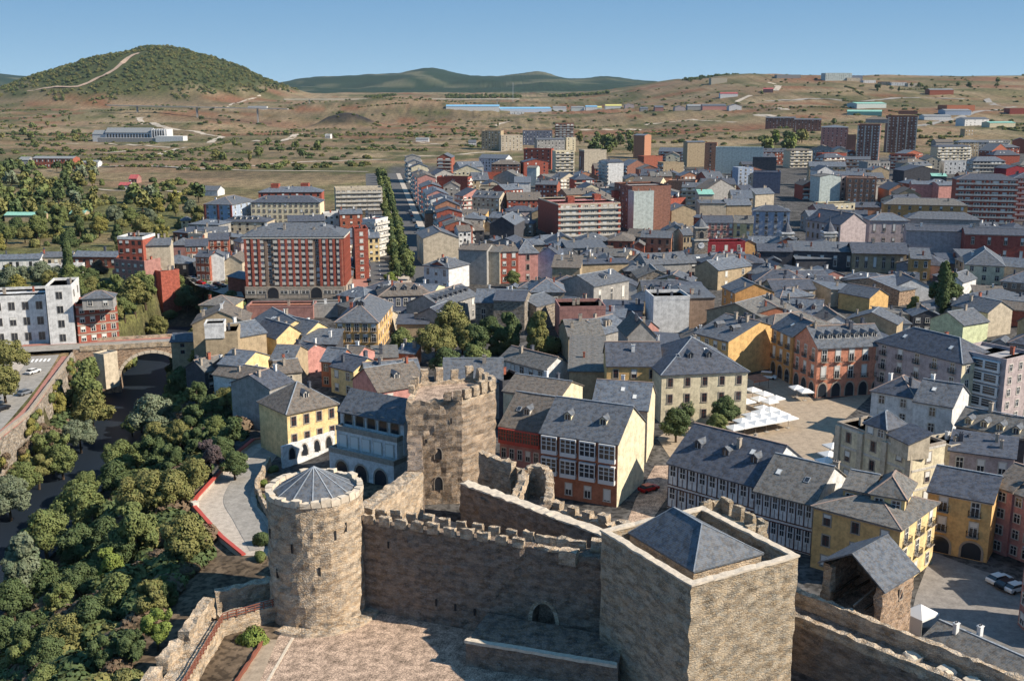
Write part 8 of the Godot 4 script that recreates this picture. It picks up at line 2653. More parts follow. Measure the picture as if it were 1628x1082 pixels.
func far_sites() -> void:
	w("warehouse", "long blue roofed warehouse beyond the fields", -101.2, -2854.6, -0.0, 137.1, 40.0, 7.0, "gx", 4.0, "white", "blue_metal")
	w("warehouse", "second long blue roofed warehouse beside the first", 32.0, -2895.5, 13.8, 137.8, 40.0, 8.0, "gx", 4.0, "blue", "blue_metal")
	w("warehouse", "white warehouse at the end of the blue warehouses", 126.7, -2947.4, -0.0, 35.9, 30.0, 9.0, "gx", 4.0, "white", "pale_slate")
	w("warehouse", "pale blue warehouse in the far industrial row", 175.7, -2962.5, -0.0, 33.5, 30.0, 9.0, "gx", 3.0, "paleblue", "pale_slate")
	w("warehouse", "white and blue warehouse in the far industrial row", 212.0, -2954.2, -0.0, 30.7, 30.0, 9.0, "gx", 3.0, "white", "blue_metal")
	w("warehouse", "white front grey roofed workshop in the far industrial strip", 190.3, -3148.5, -0.0, 43.6, 26.0, 8.0, "gz", 4.0, "white", "pale_slate")
	w("warehouse", "pale blue yellow roofed workshop in the far industrial strip", 227.4, -3017.0, -0.0, 34.5, 26.0, 8.0, "gx", 4.0, "paleblue", "yellow_paint")
	w("warehouse", "white yellow roofed workshop in the far industrial strip", 270.3, -2947.6, -0.0, 43.3, 26.0, 8.0, "gx", 4.0, "white", "yellow_paint")
	w("warehouse", "lilac grey workshop in the far industrial strip", 306.1, -2885.4, -0.0, 24.2, 26.0, 8.0, "gz", 4.0, "lilac", "pale_slate")
	w("warehouse", "long grey workshop in the far industrial strip", 328.1, -2748.8, -0.0, 18.5, 26.0, 8.0, "gx", 4.0, "grey", "slate")
	w("warehouse", "rose walled workshop in the far industrial strip", 345.3, -2599.1, -0.0, 20.4, 26.0, 8.0, "gx", 4.0, "rose", "slate")
	w("warehouse", "small lilac workshop in the far industrial strip", 389.3, -2566.6, -0.0, 24.6, 26.0, 8.0, "gz", 4.0, "lilac", "slate")
	w("warehouse", "pale roofed grey workshop in the far industrial strip", 427.3, -2586.8, -0.0, 35.1, 26.0, 8.0, "gx", 4.0, "grey", "pale_slate")
	w("warehouse", "pink walled wide workshop in the far industrial strip", 461.6, -2528.3, -0.0, 54.2, 26.0, 8.0, "gx", 4.0, "pink", "slate")
	w("warehouse", "white gabled workshop in the far industrial strip", 502.5, -2494.7, -0.0, 28.0, 26.0, 8.0, "gz", 4.0, "white", "slate")
	w("hall", "pale cream hall on the plateau skyline", 627.3, -3377.6, -0.0, 48.0, 40.0, 14.0, "flat", 0.8, "beige", "deck_grey")
	w("hall", "pale blue hospital block on the plateau skyline", 973.0, -3329.3, 3.6, 80.4, 40.0, 18.0, "flat", 0.8, "paleblue", "deck_grey", 4, 14)
	w("hall", "low grey white wing beside the skyline hospital", 1050.2, -3374.9, -17.3, 31.0, 30.0, 10.0, "flat", 0.8, "white", "deck_grey")
	w("hall", "long low grey hall at the skyline by the dirt road", 850.9, -3427.9, -2.9, 72.8, 40.0, 8.0, "flat", 0.8, "grey", "deck_grey")
	w("shed", "white sheds with red fronts on the plateau slope", 562.1, -2873.0, -0.0, 45.5, 20.0, 8.0, "gx", 3.0, "white", "red_metal")
	w("shed", "small rose barn beside the plateau dirt road", 668.1, -2886.6, -13.0, 25.4, 20.0, 8.0, "gx", 3.0, "rose", "red_metal")
	w("hall", "teal roofed hall below the yellow road", 787.2, -2450.8, 15.5, 73.8, 40.0, 9.0, "gx", 3.0, "paleblue", "patina")
	w("hall", "bright teal roofed long hall at the town edge", 721.1, -2254.6, -17.7, 67.0, 50.0, 6.0, "gx", 3.0, "patina", "patina")
	w("hall", "red brick factory with grey end beyond the towers", 952.3, -2365.0, 6.6, 63.0, 40.0, 10.0, "flat", 0.8, "terracotta", "deck_grey")
	w("hall", "blue front warehouse beyond the towers", 911.6, -2270.4, -0.5, 52.8, 40.0, 8.0, "gx", 3.0, "blue", "pale_slate")
	w("hall", "white gabled sheds in front of the red factory", 834.9, -2173.5, -0.0, 52.7, 30.0, 8.0, "gx", 3.0, "white", "pale_slate")
	w("hall", "brown barn with red end on the plateau", 1081.3, -2800.7, 1.8, 61.0, 30.0, 12.0, "gx", 3.0, "brick", "pale_slate")
	w("building", "white house block with dark windows by the yellow road", 831.5, -1987.4, 18.0, 52.3, 24.0, 12.0, "gx", 3.0, "white", "slate", 3, 6)
	w("building", "small stone ruin house in the dry field", 726.5, -1752.8, 7.8, 14.9, 14.0, 11.0, "flat", 0.8, "tan", "deck_grey", 2, 3)
	w("hall", "pale green roofed shed by the frame edge", 846.8, -1913.8, 7.6, 47.5, 26.0, 7.0, "gx", 2.0, "cream", "patina")
	w("hall", "red and white store at the frame edge", 1045.8, -2271.5, -2.2, 51.5, 30.0, 9.0, "flat", 0.8, "red", "red_metal")
	w("hall", "first low pale building of the plateau campus", 1016.9, -3316.8, 3.0, 40.1, 26.0, 8.0, "flat", 0.8, "beige", "deck_grey", 2, 6)
	w("hall", "second low pale building of the plateau campus", 1056.3, -3289.9, 3.7, 37.5, 26.0, 8.0, "flat", 0.8, "white", "deck_grey", 2, 6)
	w("hall", "third low pale building of the plateau campus", 1088.0, -3244.5, -18.5, 34.2, 26.0, 8.0, "flat", 0.8, "tan", "deck_grey", 2, 6)
	w("hall", "fourth low pale building of the plateau campus", 1121.7, -3225.1, -0.8, 42.9, 26.0, 8.0, "flat", 0.8, "white", "deck_grey", 2, 6)
	w("hall", "fifth low pale building of the plateau campus", 1152.6, -3185.3, 0.8, 38.0, 26.0, 8.0, "flat", 0.8, "beige", "deck_grey", 2, 6)
	w("factory", "long old brick factory with tall windows by the river park", -478.5, -1146.3, -4.1, 43.7, 16.0, 10.0, "gx", 2.0, "brick", "pale_slate", 2, 14)
	w("factory", "grey shed at the near end of the brick factory", -521.2, -1171.7, -0.0, 10.5, 16.0, 7.0, "gx", 3.0, "grey", "pale_slate")
	w("factory", "low brick annexe beside the old factory", -464.0, -1155.6, 1.4, 28.2, 12.0, 5.0, "gx", 1.5, "brick", "pale_slate", 1, 8)
	w("shed", "small white shed behind the brick factory", -443.1, -1155.9, -0.7, 13.3, 12.0, 5.0, "gx", 2.0, "white", "pale_slate")
	w("farm", "red roofed farm among the river trees", -328.2, -946.9, -0.0, 6.9, 12.0, 4.0, "gx", 3.0, "rose", "red_metal", 1, 3)
	w("farm", "pale farm annexe with red roof among the river trees", -313.8, -883.1, -0.0, 8.6, 10.0, 3.5, "gx", 2.0, "white", "red_metal")
	w("shed", "white cottage in the field grove", -230.8, -834.5, -11.6, 15.1, 12.0, 4.0, "gx", 3.0, "white", "slate")
	w("shed", "green roofed garden pavilion in the river wood", -308.4, -685.5, -0.0, 23.5, 10.0, 4.0, "gx", 1.5, "tan", "patina")
	w("shed", "second green roofed pavilion in the river wood", -277.9, -693.9, 3.0, 9.2, 10.0, 4.0, "gx", 1.5, "tan", "patina")
	w("house", "small white house with slate roof at the wood edge", -196.5, -651.0, 16.9, 6.6, 9.0, 5.0, "hip", 2.0, "cream", "slate", 2, 2)
	w("house", "lone white house in the dry fields", -59.5, -1645.5, 2.1, 11.5, 12.0, 5.0, "gx", 3.0, "white", "slate", 2, 3)
	w("shed", "white glasshouse in the dry field", -146.3, -1791.5, -0.0, 21.1, 12.0, 4.0, "gx", 2.0, "white", "pale_slate")
	w("shed", "white round cornered store on the far plain", 12.9, -2792.8, -0.3, 35.6, 24.0, 7.0, "flat", 0.8, "white", "deck_grey", 1, 8)
	w("shed", "white huts on the hillside track", -660.5, -2866.8, -0.0, 49.1, 14.0, 5.0, "gx", 2.0, "white", "pale_slate")
	w("shed", "canyon portal building of pale concrete", -314.3, -1878.8, -0.0, 9.0, 20.0, 7.0, "flat", 0.8, "white", "deck_grey", 1, 5)
	ribbon("dirt_road", [Vector2(-856, -2509), Vector2(-841, -2536), Vector2(-843, -2491), Vector2(-721, -2218), Vector2(-654, -2125), Vector2(-609, -2111), Vector2(-549, -2012), Vector2(-518, -1960), Vector2(-474, -1720)], 12, M.dirt_track, 0.5, 22.0)
	ribbon("dirt_road", [Vector2(-441, -1332), Vector2(-466, -1492), Vector2(-474, -1591)], 8, M.dirt_track, 0.5, 22.0)
	ribbon("dirt_road", [Vector2(-420, -1779), Vector2(-380, -1751), Vector2(-375, -1849), Vector2(-404, -2089), Vector2(-372, -2095)], 12, M.dirt_track, 0.5, 22.0)
	ribbon("dirt_road", [Vector2(-347, -1139), Vector2(-296, -1115), Vector2(-262, -1095), Vector2(-195, -1091)], 7, M.dirt_track, 0.5, 22.0)
	ribbon("dirt_road", [Vector2(-279, -1167), Vector2(-259, -1217), Vector2(-224, -1255)], 6, M.dirt_track, 0.5, 22.0)
	ribbon("dirt_road", [Vector2(-726, -1685), Vector2(-674, -1714), Vector2(-609, -1685), Vector2(-537, -1628), Vector2(-486, -1574)], 8, M.dirt_track, 0.5, 22.0)
	ribbon("dirt_road", [Vector2(-544, -1356), Vector2(-533, -1443), Vector2(-502, -1521)], 6, M.dirt_track, 0.5, 22.0)
	ribbon("dirt_road", [Vector2(-339, -881), Vector2(-308, -860), Vector2(-287, -871), Vector2(-257, -850), Vector2(-239, -844)], 4, M.dirt_track, 0.5, 22.0)
	ribbon("dirt_road", [Vector2(-752, -2771), Vector2(-842, -3318), Vector2(-855, -3517), Vector2(-844, -3718)], 9, M.dirt_track, 0.5, 22.0)
	ribbon("dirt_road", [Vector2(-255, -1218), Vector2(-219, -1256), Vector2(-143, -1293)], 6, M.dirt_track, 0.5, 22.0)
	ribbon("dirt_road", [Vector2(-230, -1093), Vector2(-190, -1087), Vector2(-142, -1077)], 6, M.dirt_track, 0.5, 22.0)
	ribbon("dirt_road", [Vector2(-137, -1374), Vector2(-93, -1372), Vector2(-47, -1442), Vector2(14, -1496)], 6, M.dirt_track, 0.5, 22.0)
	ribbon("dirt_road", [Vector2(-171, -1776), Vector2(-122, -1703), Vector2(-66, -1659), Vector2(-45, -1660)], 6, M.dirt_track, 0.5, 22.0)
	ribbon("dirt_road", [Vector2(-43, -2341), Vector2(-24, -2516), Vector2(16, -2567)], 10, M.dirt_track, 0.5, 22.0)
	ribbon("dirt_road", [Vector2(285, -2343), Vector2(331, -2366), Vector2(384, -2387), Vector2(421, -2313), Vector2(453, -2232)], 12, M.dirt_track, 0.5, 22.0)
	ribbon("dirt_road", [Vector2(138, -2192), Vector2(197, -2232), Vector2(261, -2217)], 14, M.dirt_track, 0.5, 22.0)
	ribbon("dirt_road", [Vector2(518, -2342), Vector2(531, -2272), Vector2(553, -2219)], 14, M.dirt_track, 0.5, 22.0)
	ribbon("dirt_road", [Vector2(560, -2770), Vector2(584, -2812), Vector2(616, -2852)], 14, M.dirt_track, 0.5, 22.0)
	ribbon("dirt_road", [Vector2(690, -2896), Vector2(734, -3048), Vector2(766, -3239), Vector2(757, -3282)], 16, M.dirt_track, 0.5, 22.0)
	ribbon("dirt_road", [Vector2(575, -2492), Vector2(591, -2457), Vector2(594, -2385)], 16, M.dirt_track, 0.5, 22.0)
	ribbon("main_road", [Vector2(630, -2755), Vector2(696, -2739), Vector2(784, -2762), Vector2(849, -2719), Vector2(948, -2735), Vector2(1115, -2722)], 12, M.pale_road, 0.5, 22.0)
	ribbon("main_road", [Vector2(714, -1924), Vector2(813, -2108), Vector2(906, -2221), Vector2(1020, -2356), Vector2(1138, -2454)], 16, M.pale_road, 0.5, 22.0)
	ribbon("main_road", [Vector2(1182, -2758), Vector2(1124, -2581), Vector2(1124, -2496), Vector2(1178, -2532)], 16, M.pale_road, 0.5, 22.0)
	ribbon("dirt_road", [Vector2(518, -2352), Vector2(541, -2298), Vector2(559, -2246)], 12, M.dirt_track, 0.5, 22.0)
	ribbon("hill_track", [Vector2(-1286, -3853), Vector2(-1284, -3703), Vector2(-1287, -3588), Vector2(-1312, -3515), Vector2(-1345, -3439), Vector2(-1426, -3438), Vector2(-1505, -3437)], 15, M.earth, 1.5, 22.0)
	ribbon("parkway", [Vector2(-561, -1196), Vector2(-494, -1186), Vector2(-436, -1155), Vector2(-401, -1162), Vector2(-347, -1139)], 8, M.pale_road, 1.0, 22.0)
	viaduct("far road viaduct crossing the canyon mouth", Vector3(-620.0, 62.0, -3000.0), Vector3(20.0, 62.0, -3300.0), 5, 12.0)
	viaduct("nearer slim viaduct on one tall pier below the canyon", Vector3(-960, 50, -2620), Vector3(-520, 42, -2560), 3, 9.0)
	pylon("thin mast beside the blue warehouses", Vector3(2.9, ground(2.9, -3409.2), -3409.2), 60.0)


func gardens() -> void:
	t("broad", -138.1, -1.0, -288.4, 10.7, "olive")
	t("round", -127.8, -1.0, -262.1, 10.5, "olive")
	t("tall", -115.2, -14.0, -283.2, 19.0, "mid")
	t("round", -113.1, -14.0, -278.6, 12.6, "olive")
	t("ragged", -120.4, -12.1, -287.5, 10.1, "olive")
	t("ragged", -122.4, -11.0, -278.2, 8.7, "yellow")
	t("bush", -122.4, -11.0, -282.7, 2.6, "bright")
	t("broad", -109.7, -14.0, -261.6, 8.9, "grey")
	t("ragged", -110.5, -14.0, -245.9, 10.9, "mid")
	t("round", -106.4, -14.0, -242.2, 9.3, "mid")
	t("ragged", -109.4, -14.0, -235.6, 8.6, "olive")
	t("broad", -111.3, -14.0, -225.8, 7.4, "grey")
	t("round", -110.5, -14.0, -231.3, 8.5, "mid")
	t("round", -92.2, -12.4, -265.0, 13.8, "grey")
	t("round", -100.2, -14.0, -278.9, 8.1, "grey")
	t("broad", -87.4, -11.4, -254.5, 8.1, "olive")
	t("round", -80.4, -8.7, -249.1, 7.7, "olive")
	t("round", -101.3, -14.0, -275.2, 6.4, "mid")
	t("broad", -91.8, -14.0, -242.5, 9.6, "mid")
	t("ragged", -83.6, -11.3, -238.1, 9.7, "dark")
	t("broad", -95.4, -14.0, -225.9, 7.8, "mid")
	t("broad", -74.8, -6.8, -205.0, 8.7, "olive")
	t("broad", -63.7, -3.0, -203.7, 7.4, "olive")
	t("round", -64.8, -3.4, -194.7, 9.2, "olive")
	t("round", -89.6, -13.7, -230.2, 9.1, "dark")
	t("round", -70.1, -4.9, -243.9, 6.5, "mid")
	t("ragged", -62.1, -3.0, -229.3, 8.7, "dark")
	t("bush", -87.7, -7.9, -277.3, 2.7, "yellow")
	t("broad", -90.8, -4.3, -305.4, 7.4, "yellow")
	t("round", -91.5, -8.1, -288.1, 10.4, "dark")
	t("ragged", -79.7, -3.7, -262.9, 8.4, "dark")
	t("broad", -71.3, -3.1, -259.4, 7.0, "olive")
	t("ragged", -62.5, -3.0, -212.4, 8.6, "purple")
	t("round", -57.3, -3.0, -211.5, 6.9, "dark")
	t("round", -65.3, -3.0, -252.9, 7.6, "yellow")
	t("round", -74.4, -4.1, -257.0, 7.3, "dark")
	t("ragged", -77.9, -6.8, -251.9, 8.6, "dark")
	t("ragged", -71.4, -5.5, -231.1, 7.9, "dark")
	t("round", -62.6, -3.0, -221.3, 6.8, "dark")
	t("ragged", -74.2, -6.5, -223.2, 7.7, "dark")
	t("round", -52.0, -3.0, -238.9, 6.3, "mid")
	t("bush", -42.0, -2.8, -235.7, 2.2, "dark", 0, "bush")
	t("round", -66.4, -3.0, -255.9, 6.3, "mid")
	t("ragged", -62.4, 0.0, -262.7, 6.2, "yellow")
	t("bush", -50.6, -3.0, -217.1, 1.4, "mid", 0, "bush")
	t("bush", -51.0, -3.0, -208.8, 1.2, "bright", 0, "bush")
	t("bush", -49.8, -3.0, -201.3, 1.1, "mid", 0, "bush")
	t("broad", -107.3, -14.0, -216.7, 8.5, "grey")
	t("broad", -89.8, -14.0, -209.6, 10.9, "mid")
	t("round", -91.4, -14.0, -197.5, 10.8, "mid")
	t("broad", -69.9, -5.2, -194.6, 10.5, "olive")
	t("ragged", -67.1, -6.7, -179.8, 11.3, "mid")
	t("round", -53.5, -0.9, -165.1, 9.8, "olive")
	t("tall", -86.6, -14.0, -176.6, 14.0, "grey")
	t("round", -80.6, -11.9, -187.4, 9.7, "dark")
	t("ragged", -70.0, -9.0, -174.6, 7.3, "bright")
	t("bush", -61.0, -5.4, -175.5, 3.2, "brown")
	t("bush", -52.5, -0.6, -160.8, 2.3, "brown")
	t("round", -61.0, -3.5, -153.7, 7.3, "mid")
	t("ragged", -52.6, -0.5, -144.4, 7.2, "olive")
	t("ragged", -49.1, -0.0, -136.2, 6.1, "bright")
	t("round", -86.5, -14.0, -171.8, 8.1, "dark")
	t("broad", -65.3, -5.5, -143.9, 6.6, "olive")
	t("ragged", -73.7, -9.9, -150.4, 8.2, "dark")
	t("ragged", -74.7, -10.3, -164.4, 7.1, "mid")
	t("bush", -58.2, -2.3, -145.2, 1.6, "olive")
	t("round", -74.1, -10.1, -144.4, 4.8, "olive")
	t("round", -62.3, -4.0, -129.9, 5.6, "mid")
	t("bush", -49.5, -0.1, -126.4, 2.7, "olive")
	t("round", -62.8, -4.3, -147.5, 7.1, "dark")
	t("broad", -73.8, -10.7, -172.3, 7.1, "dark")
	t("ragged", -51.3, -0.3, -132.0, 5.4, "dark")
	t("ragged", -55.3, -1.2, -132.2, 5.4, "dark")
	t("round", -66.1, -5.9, -139.7, 6.3, "dark")
	t("bush", -59.8, -2.9, -135.2, 2.0, "brown")
	t("ragged", -71.2, -8.6, -142.8, 6.4, "mid")
	t("round", -83.5, -13.6, -178.0, 8.6, "dark")
	t("round", -69.8, -8.0, -179.2, 8.4, "dark")
	t("ragged", -51.9, -0.4, -149.0, 5.5, "dark")
	t("round", -76.5, -9.6, -189.7, 8.0, "dark")
	t("round", -81.6, -13.3, -158.6, 7.2, "dark")
	t("bush", -36.5, -1.5, -138.6, 3.5, "bright", 0, "shrub", 0.67)
	t("bush", -44.3, -3.0, -178.7, 2.6, "dark", 0, "bush", 0.67)
	t("bush", -41.6, 0.0, -165.8, 1.6, "mid", 0, "bush", 0.83)
	t("broad", -21.6, 0.0, -298.8, 11.6, "olive")
	t("broad", -14.5, 0.0, -306.5, 10.3, "olive")
	t("round", -18.6, 0.0, -324.0, 13.9, "olive")
	t("round", -9.9, 0.0, -279.8, 10.6, "mid")
	t("round", -32.2, 0.0, -307.3, 9.2, "mid")
	t("tall", -0.3, 0.0, -307.1, 13.3, "dark")
	t("ragged", -4.4, 0.0, -311.1, 9.4, "dark")
	t("tall", 7.2, 0.0, -304.8, 14.1, "olive")
	t("bush", 10.8, 0.0, -312.5, 5.2, "olive")
	t("tall", 16.1, 0.0, -317.1, 8.8, "mid")
	t("round", -6.9, 0.0, -326.6, 8.8, "dark")
	t("round", -10.7, 0.0, -304.7, 11.0, "dark")
	t("round", -17.7, 0.0, -279.3, 10.1, "dark")
	t("bush", -3.2, 0.0, -311.2, 3.7, "dark")
	t("round", 36.3, 0.0, -227.6, 8.4, "dark")
	t("round", 41.0, 0.0, -243.9, 6.1, "dark")
	t("round", 49.2, 0.0, -239.1, 7.8, "dark")
	t("round", 45.9, 0.0, -231.1, 6.0, "mid")
	t("ragged", 152.5, 0.0, -374.8, 15.1, "dark")
	t("cypress", 147.1, 0.0, -362.1, 21.5, "dark")
	t("tall", 132.6, 0.0, -349.3, 10.3, "olive")
	t("tall", 175.0, 0.0, -388.6, 6.5, "mid")
	t("bush", 174.9, 0.0, -405.7, 2.4, "olive")
	t("round", 165.4, 0.0, -395.9, 6.9, "dark")
	t("round", -48.6, 0.0, -424.8, 6.5, "bright")
	t("round", 0.2, 0.0, -423.0, 7.5, "mid")
	t("round", -223.9, -4.0, -542.2, 13.0, "dark")
	t("cypress", -179.7, -0.6, -432.5, 20.0, "dark")
	t("round", -161.5, -1.0, -408.7, 8.6, "olive")
	t("ragged", -150.4, -1.0, -392.3, 9.4, "mid")
	t("broad", -133.6, -1.0, -364.5, 8.4, "mid")
	t("round", -133.9, -1.0, -375.5, 14.2, "olive")
	t("ragged", -135.0, -1.0, -390.4, 13.2, "mid")
	t("tall", -145.6, -1.0, -392.5, 11.5, "mid")
	t("round", -139.4, -7.8, -437.3, 13.0, "mid")
	t("round", -131.4, -10.8, -427.4, 11.9, "dark")
	t("ragged", -126.3, -7.5, -433.2, 9.3, "dark")
	t("round", -117.0, -8.6, -420.4, 10.1, "dark")
	t("round", -107.7, -6.5, -406.9, 9.0, "dark")
	t("round", -163.2, -1.0, -400.2, 8.4, "mid")
	t("round", -130.7, -14.0, -389.3, 10.3, "olive")
	t("ragged", -142.5, -8.3, -435.8, 8.6, "dark")
	t("ragged", -133.9, -1.0, -355.4, 9.3, "olive")
	t("round", -142.6, -1.0, -400.6, 8.3, "dark")
	t("bush", -139.0, -1.0, -404.8, 2.4, "mid")
	t("bush", -136.9, -12.2, -422.5, 3.4, "mid")
	t("round", -171.8, -0.4, -442.9, 9.3, "brown")
	t("round", -169.4, -0.7, -429.3, 8.2, "dark")
	t("round", -193.6, -0.9, -411.1, 12.1, "grey")
	t("broad", -197.4, -0.6, -432.0, 8.4, "grey")
	t("round", -186.6, -0.8, -422.5, 12.3, "grey")
	t("broad", -184.0, -0.6, -431.6, 8.3, "grey")
	t("round", -176.0, -0.7, -424.8, 10.6, "mid")
	t("ragged", -171.4, -0.7, -424.6, 9.4, "dark")
	t("round", -187.8, -1.0, -403.4, 10.3, "yellow")
	t("round", -196.5, -0.9, -411.3, 8.1, "olive")
	t("ragged", -178.9, -0.9, -411.5, 10.0, "olive")
	t("round", -170.9, -0.9, -416.7, 8.8, "mid")
	t("ragged", -493.1, 0.0, -1038.1, 16.4, "dark", 2)
	t("round", -474.3, 0.0, -1026.7, 17.5, "dark", 2)
	t("tall", -485.5, 0.0, -1077.4, 12.3, "mid", 2)
	t("round", -471.1, 0.0, -1068.4, 13.2, "mid", 2)
	t("broad", -455.4, 0.0, -1090.4, 10.6, "dark", 2)
	t("broad", -436.1, 0.0, -1073.1, 12.8, "mid", 2)
	t("round", -425.2, 0.0, -1072.5, 12.4, "yellow", 2)
	t("round", -409.3, 0.0, -1059.1, 14.0, "olive", 2)
	t("tall", -452.6, 0.0, -964.0, 15.4, "mid", 2)
	t("ragged", -433.2, 0.0, -972.8, 14.3, "dark", 2)
	t("ragged", -404.3, 0.0, -989.7, 12.6, "mid", 2)
	t("round", -381.7, 0.0, -962.6, 15.6, "grey", 2)
	t("round", -380.5, 0.0, -990.0, 12.4, "grey", 2)
	t("round", -425.9, -0.0, -894.6, 14.4, "mid", 2)
	t("round", -410.3, -0.0, -888.8, 15.6, "grey", 2)
	t("round", -409.1, 0.0, -911.1, 12.8, "olive", 2)
	t("ragged", -391.3, -0.0, -897.3, 14.2, "mid", 2)
	t("ragged", -372.3, 0.0, -905.3, 13.5, "dark", 2)
	t("round", -363.5, 0.0, -908.9, 13.1, "olive", 2)
	t("tall", -351.3, 0.0, -909.5, 13.0, "yellow", 2)
	t("round", -402.1, -0.3, -845.8, 12.9, "mid", 2)
	t("round", -372.2, -0.5, -835.1, 14.6, "mid", 2)
	t("round", -356.4, -0.7, -822.4, 16.5, "olive", 2)
	t("ragged", -356.5, -0.3, -845.9, 12.7, "olive", 2)
	t("broad", -356.6, -0.1, -869.9, 9.3, "dark", 2)
	t("round", -379.4, -1.0, -799.9, 11.6, "mid", 2)
	t("round", -356.1, -1.1, -795.1, 12.1, "olive", 2)
	t("round", -335.6, -1.4, -777.8, 15.2, "mid", 2)
	t("tall", -322.1, -1.6, -769.0, 17.0, "dark", 2)
	t("round", -317.7, -1.3, -785.3, 14.0, "dark", 2)
	t("round", -272.3, -1.4, -780.8, 14.9, "mid", 2)
	t("round", -266.2, -1.1, -797.0, 11.9, "grey", 2)
	t("ragged", -226.0, -1.4, -781.8, 14.6, "dark", 2)
	t("tall", -353.0, -2.3, -736.7, 14.2, "dark", 2)
	t("round", -347.0, -2.1, -746.8, 12.5, "mid", 2)
	t("ragged", -330.9, -2.3, -732.7, 15.1, "mid", 2)
	t("ragged", -323.1, -2.2, -739.7, 13.8, "dark", 2)
	t("ragged", -297.2, -2.3, -736.6, 14.2, "grey", 2)
	t("tall", -282.3, -2.4, -728.9, 15.6, "olive", 2)
	t("round", -249.6, -2.4, -730.8, 15.2, "olive", 2)
	t("round", -243.1, -2.1, -742.8, 12.8, "mid", 2)
	t("ragged", -231.8, -2.1, -743.1, 12.8, "yellow", 2)
	t("round", -326.5, -3.1, -689.5, 14.4, "olive", 2)
	t("round", -318.6, -3.1, -693.1, 14.0, "dark", 2)
	t("ragged", -310.2, -3.0, -696.9, 13.2, "olive", 2)
	t("broad", -291.0, -2.8, -708.3, 10.5, "olive", 2)
	t("round", -277.3, -2.9, -704.0, 11.4, "mid", 2)
	t("ragged", -226.8, -3.1, -690.6, 14.4, "yellow")
	t("tall", -220.3, -2.8, -708.0, 11.0, "olive")
	t("round", -207.1, -3.0, -696.7, 13.0, "grey")
	t("tall", -283.5, -3.7, -650.3, 13.7, "dark")
	t("ragged", -267.3, -3.8, -635.9, 16.1, "mid")
	t("round", -262.7, -3.7, -652.8, 13.3, "olive")
	t("ragged", -237.7, -3.8, -644.5, 14.7, "grey")
	t("round", -232.8, -3.6, -658.0, 12.3, "mid")
	t("round", -222.1, -3.6, -661.7, 11.1, "grey")
	t("ragged", -187.2, -3.8, -643.9, 14.7, "olive")
	t("round", -293.3, -4.0, -611.9, 12.4, "dark")
	t("round", -283.5, -4.0, -616.4, 11.4, "dark")
	t("round", -266.5, -4.0, -603.5, 14.2, "mid")
	t("ragged", -258.7, -4.0, -612.6, 12.2, "mid")
	t("tall", -245.9, -4.0, -612.1, 12.3, "dark")
	t("round", -235.0, -4.0, -613.5, 12.4, "yellow")
	t("broad", -230.1, -3.8, -635.1, 7.8, "olive")
	t("round", -206.6, -4.0, -601.7, 14.5, "olive")
	t("broad", -271.1, -4.0, -575.3, 11.1, "mid")
	t("broad", -264.8, -4.0, -583.8, 9.4, "olive")
	t("tall", -209.9, -4.0, -571.0, 12.0, "dark")
	t("ragged", -187.4, -4.0, -573.6, 11.8, "yellow")
	t("ragged", -253.1, -4.0, -526.6, 13.4, "yellow")
	t("round", -187.7, -4.0, -521.6, 14.2, "olive")
	# the double row of trees down the middle of the avenue, and the cars along its kerbs
	var d := 440.0
	rng.seed = 17
	while d < 1045.0:
		for s in [-2.2, 2.2]:
			var high := rng.randf_range(7.0, 9.0)
			tree("leafy avenue tree in the double row of the central strip", "trees in the central strip of the avenue", "round", Vector3(-46.0 - (d - 450.0) * 0.1345 + s + rng.randf_range(-0.6, 0.6), 0, -d), high, rng.randf_range(0.8, 1.0), ["leaf_dark", "leaf_mid"][rng.randi_range(0, 1)], rng.randf() * TAU, 1 if d < 700.0 else 2)
		d += 12.0 if d < 600.0 else 28.0


const FIELD_WORDS = [["dark round tree standing alone in the dry fields", "scattered trees of the dry fields"], ["green park tree rising behind the cream and brown tower", "park trees behind the cream brown tower"], ["bright green tree of the park by the dark street head", "park trees at the head of the dark street"], ["tree of the loose groves below the canyon road", "grove trees below the canyon road"], ["tree of the groves in front of the wooded hill", "grove trees before the wooded hill"], ["tree on the plateau edge beyond the twin towers", "plateau edge trees"]]


func f(where: int, kind: String, x: float, z: float, high: float, leaf: String) -> void:
	tree(FIELD_WORDS[where][0], FIELD_WORDS[where][1], kind, Vector3(x, ground(x, z) - 0.3, z), high, 1.0, "leaf_" + leaf, x, 2)


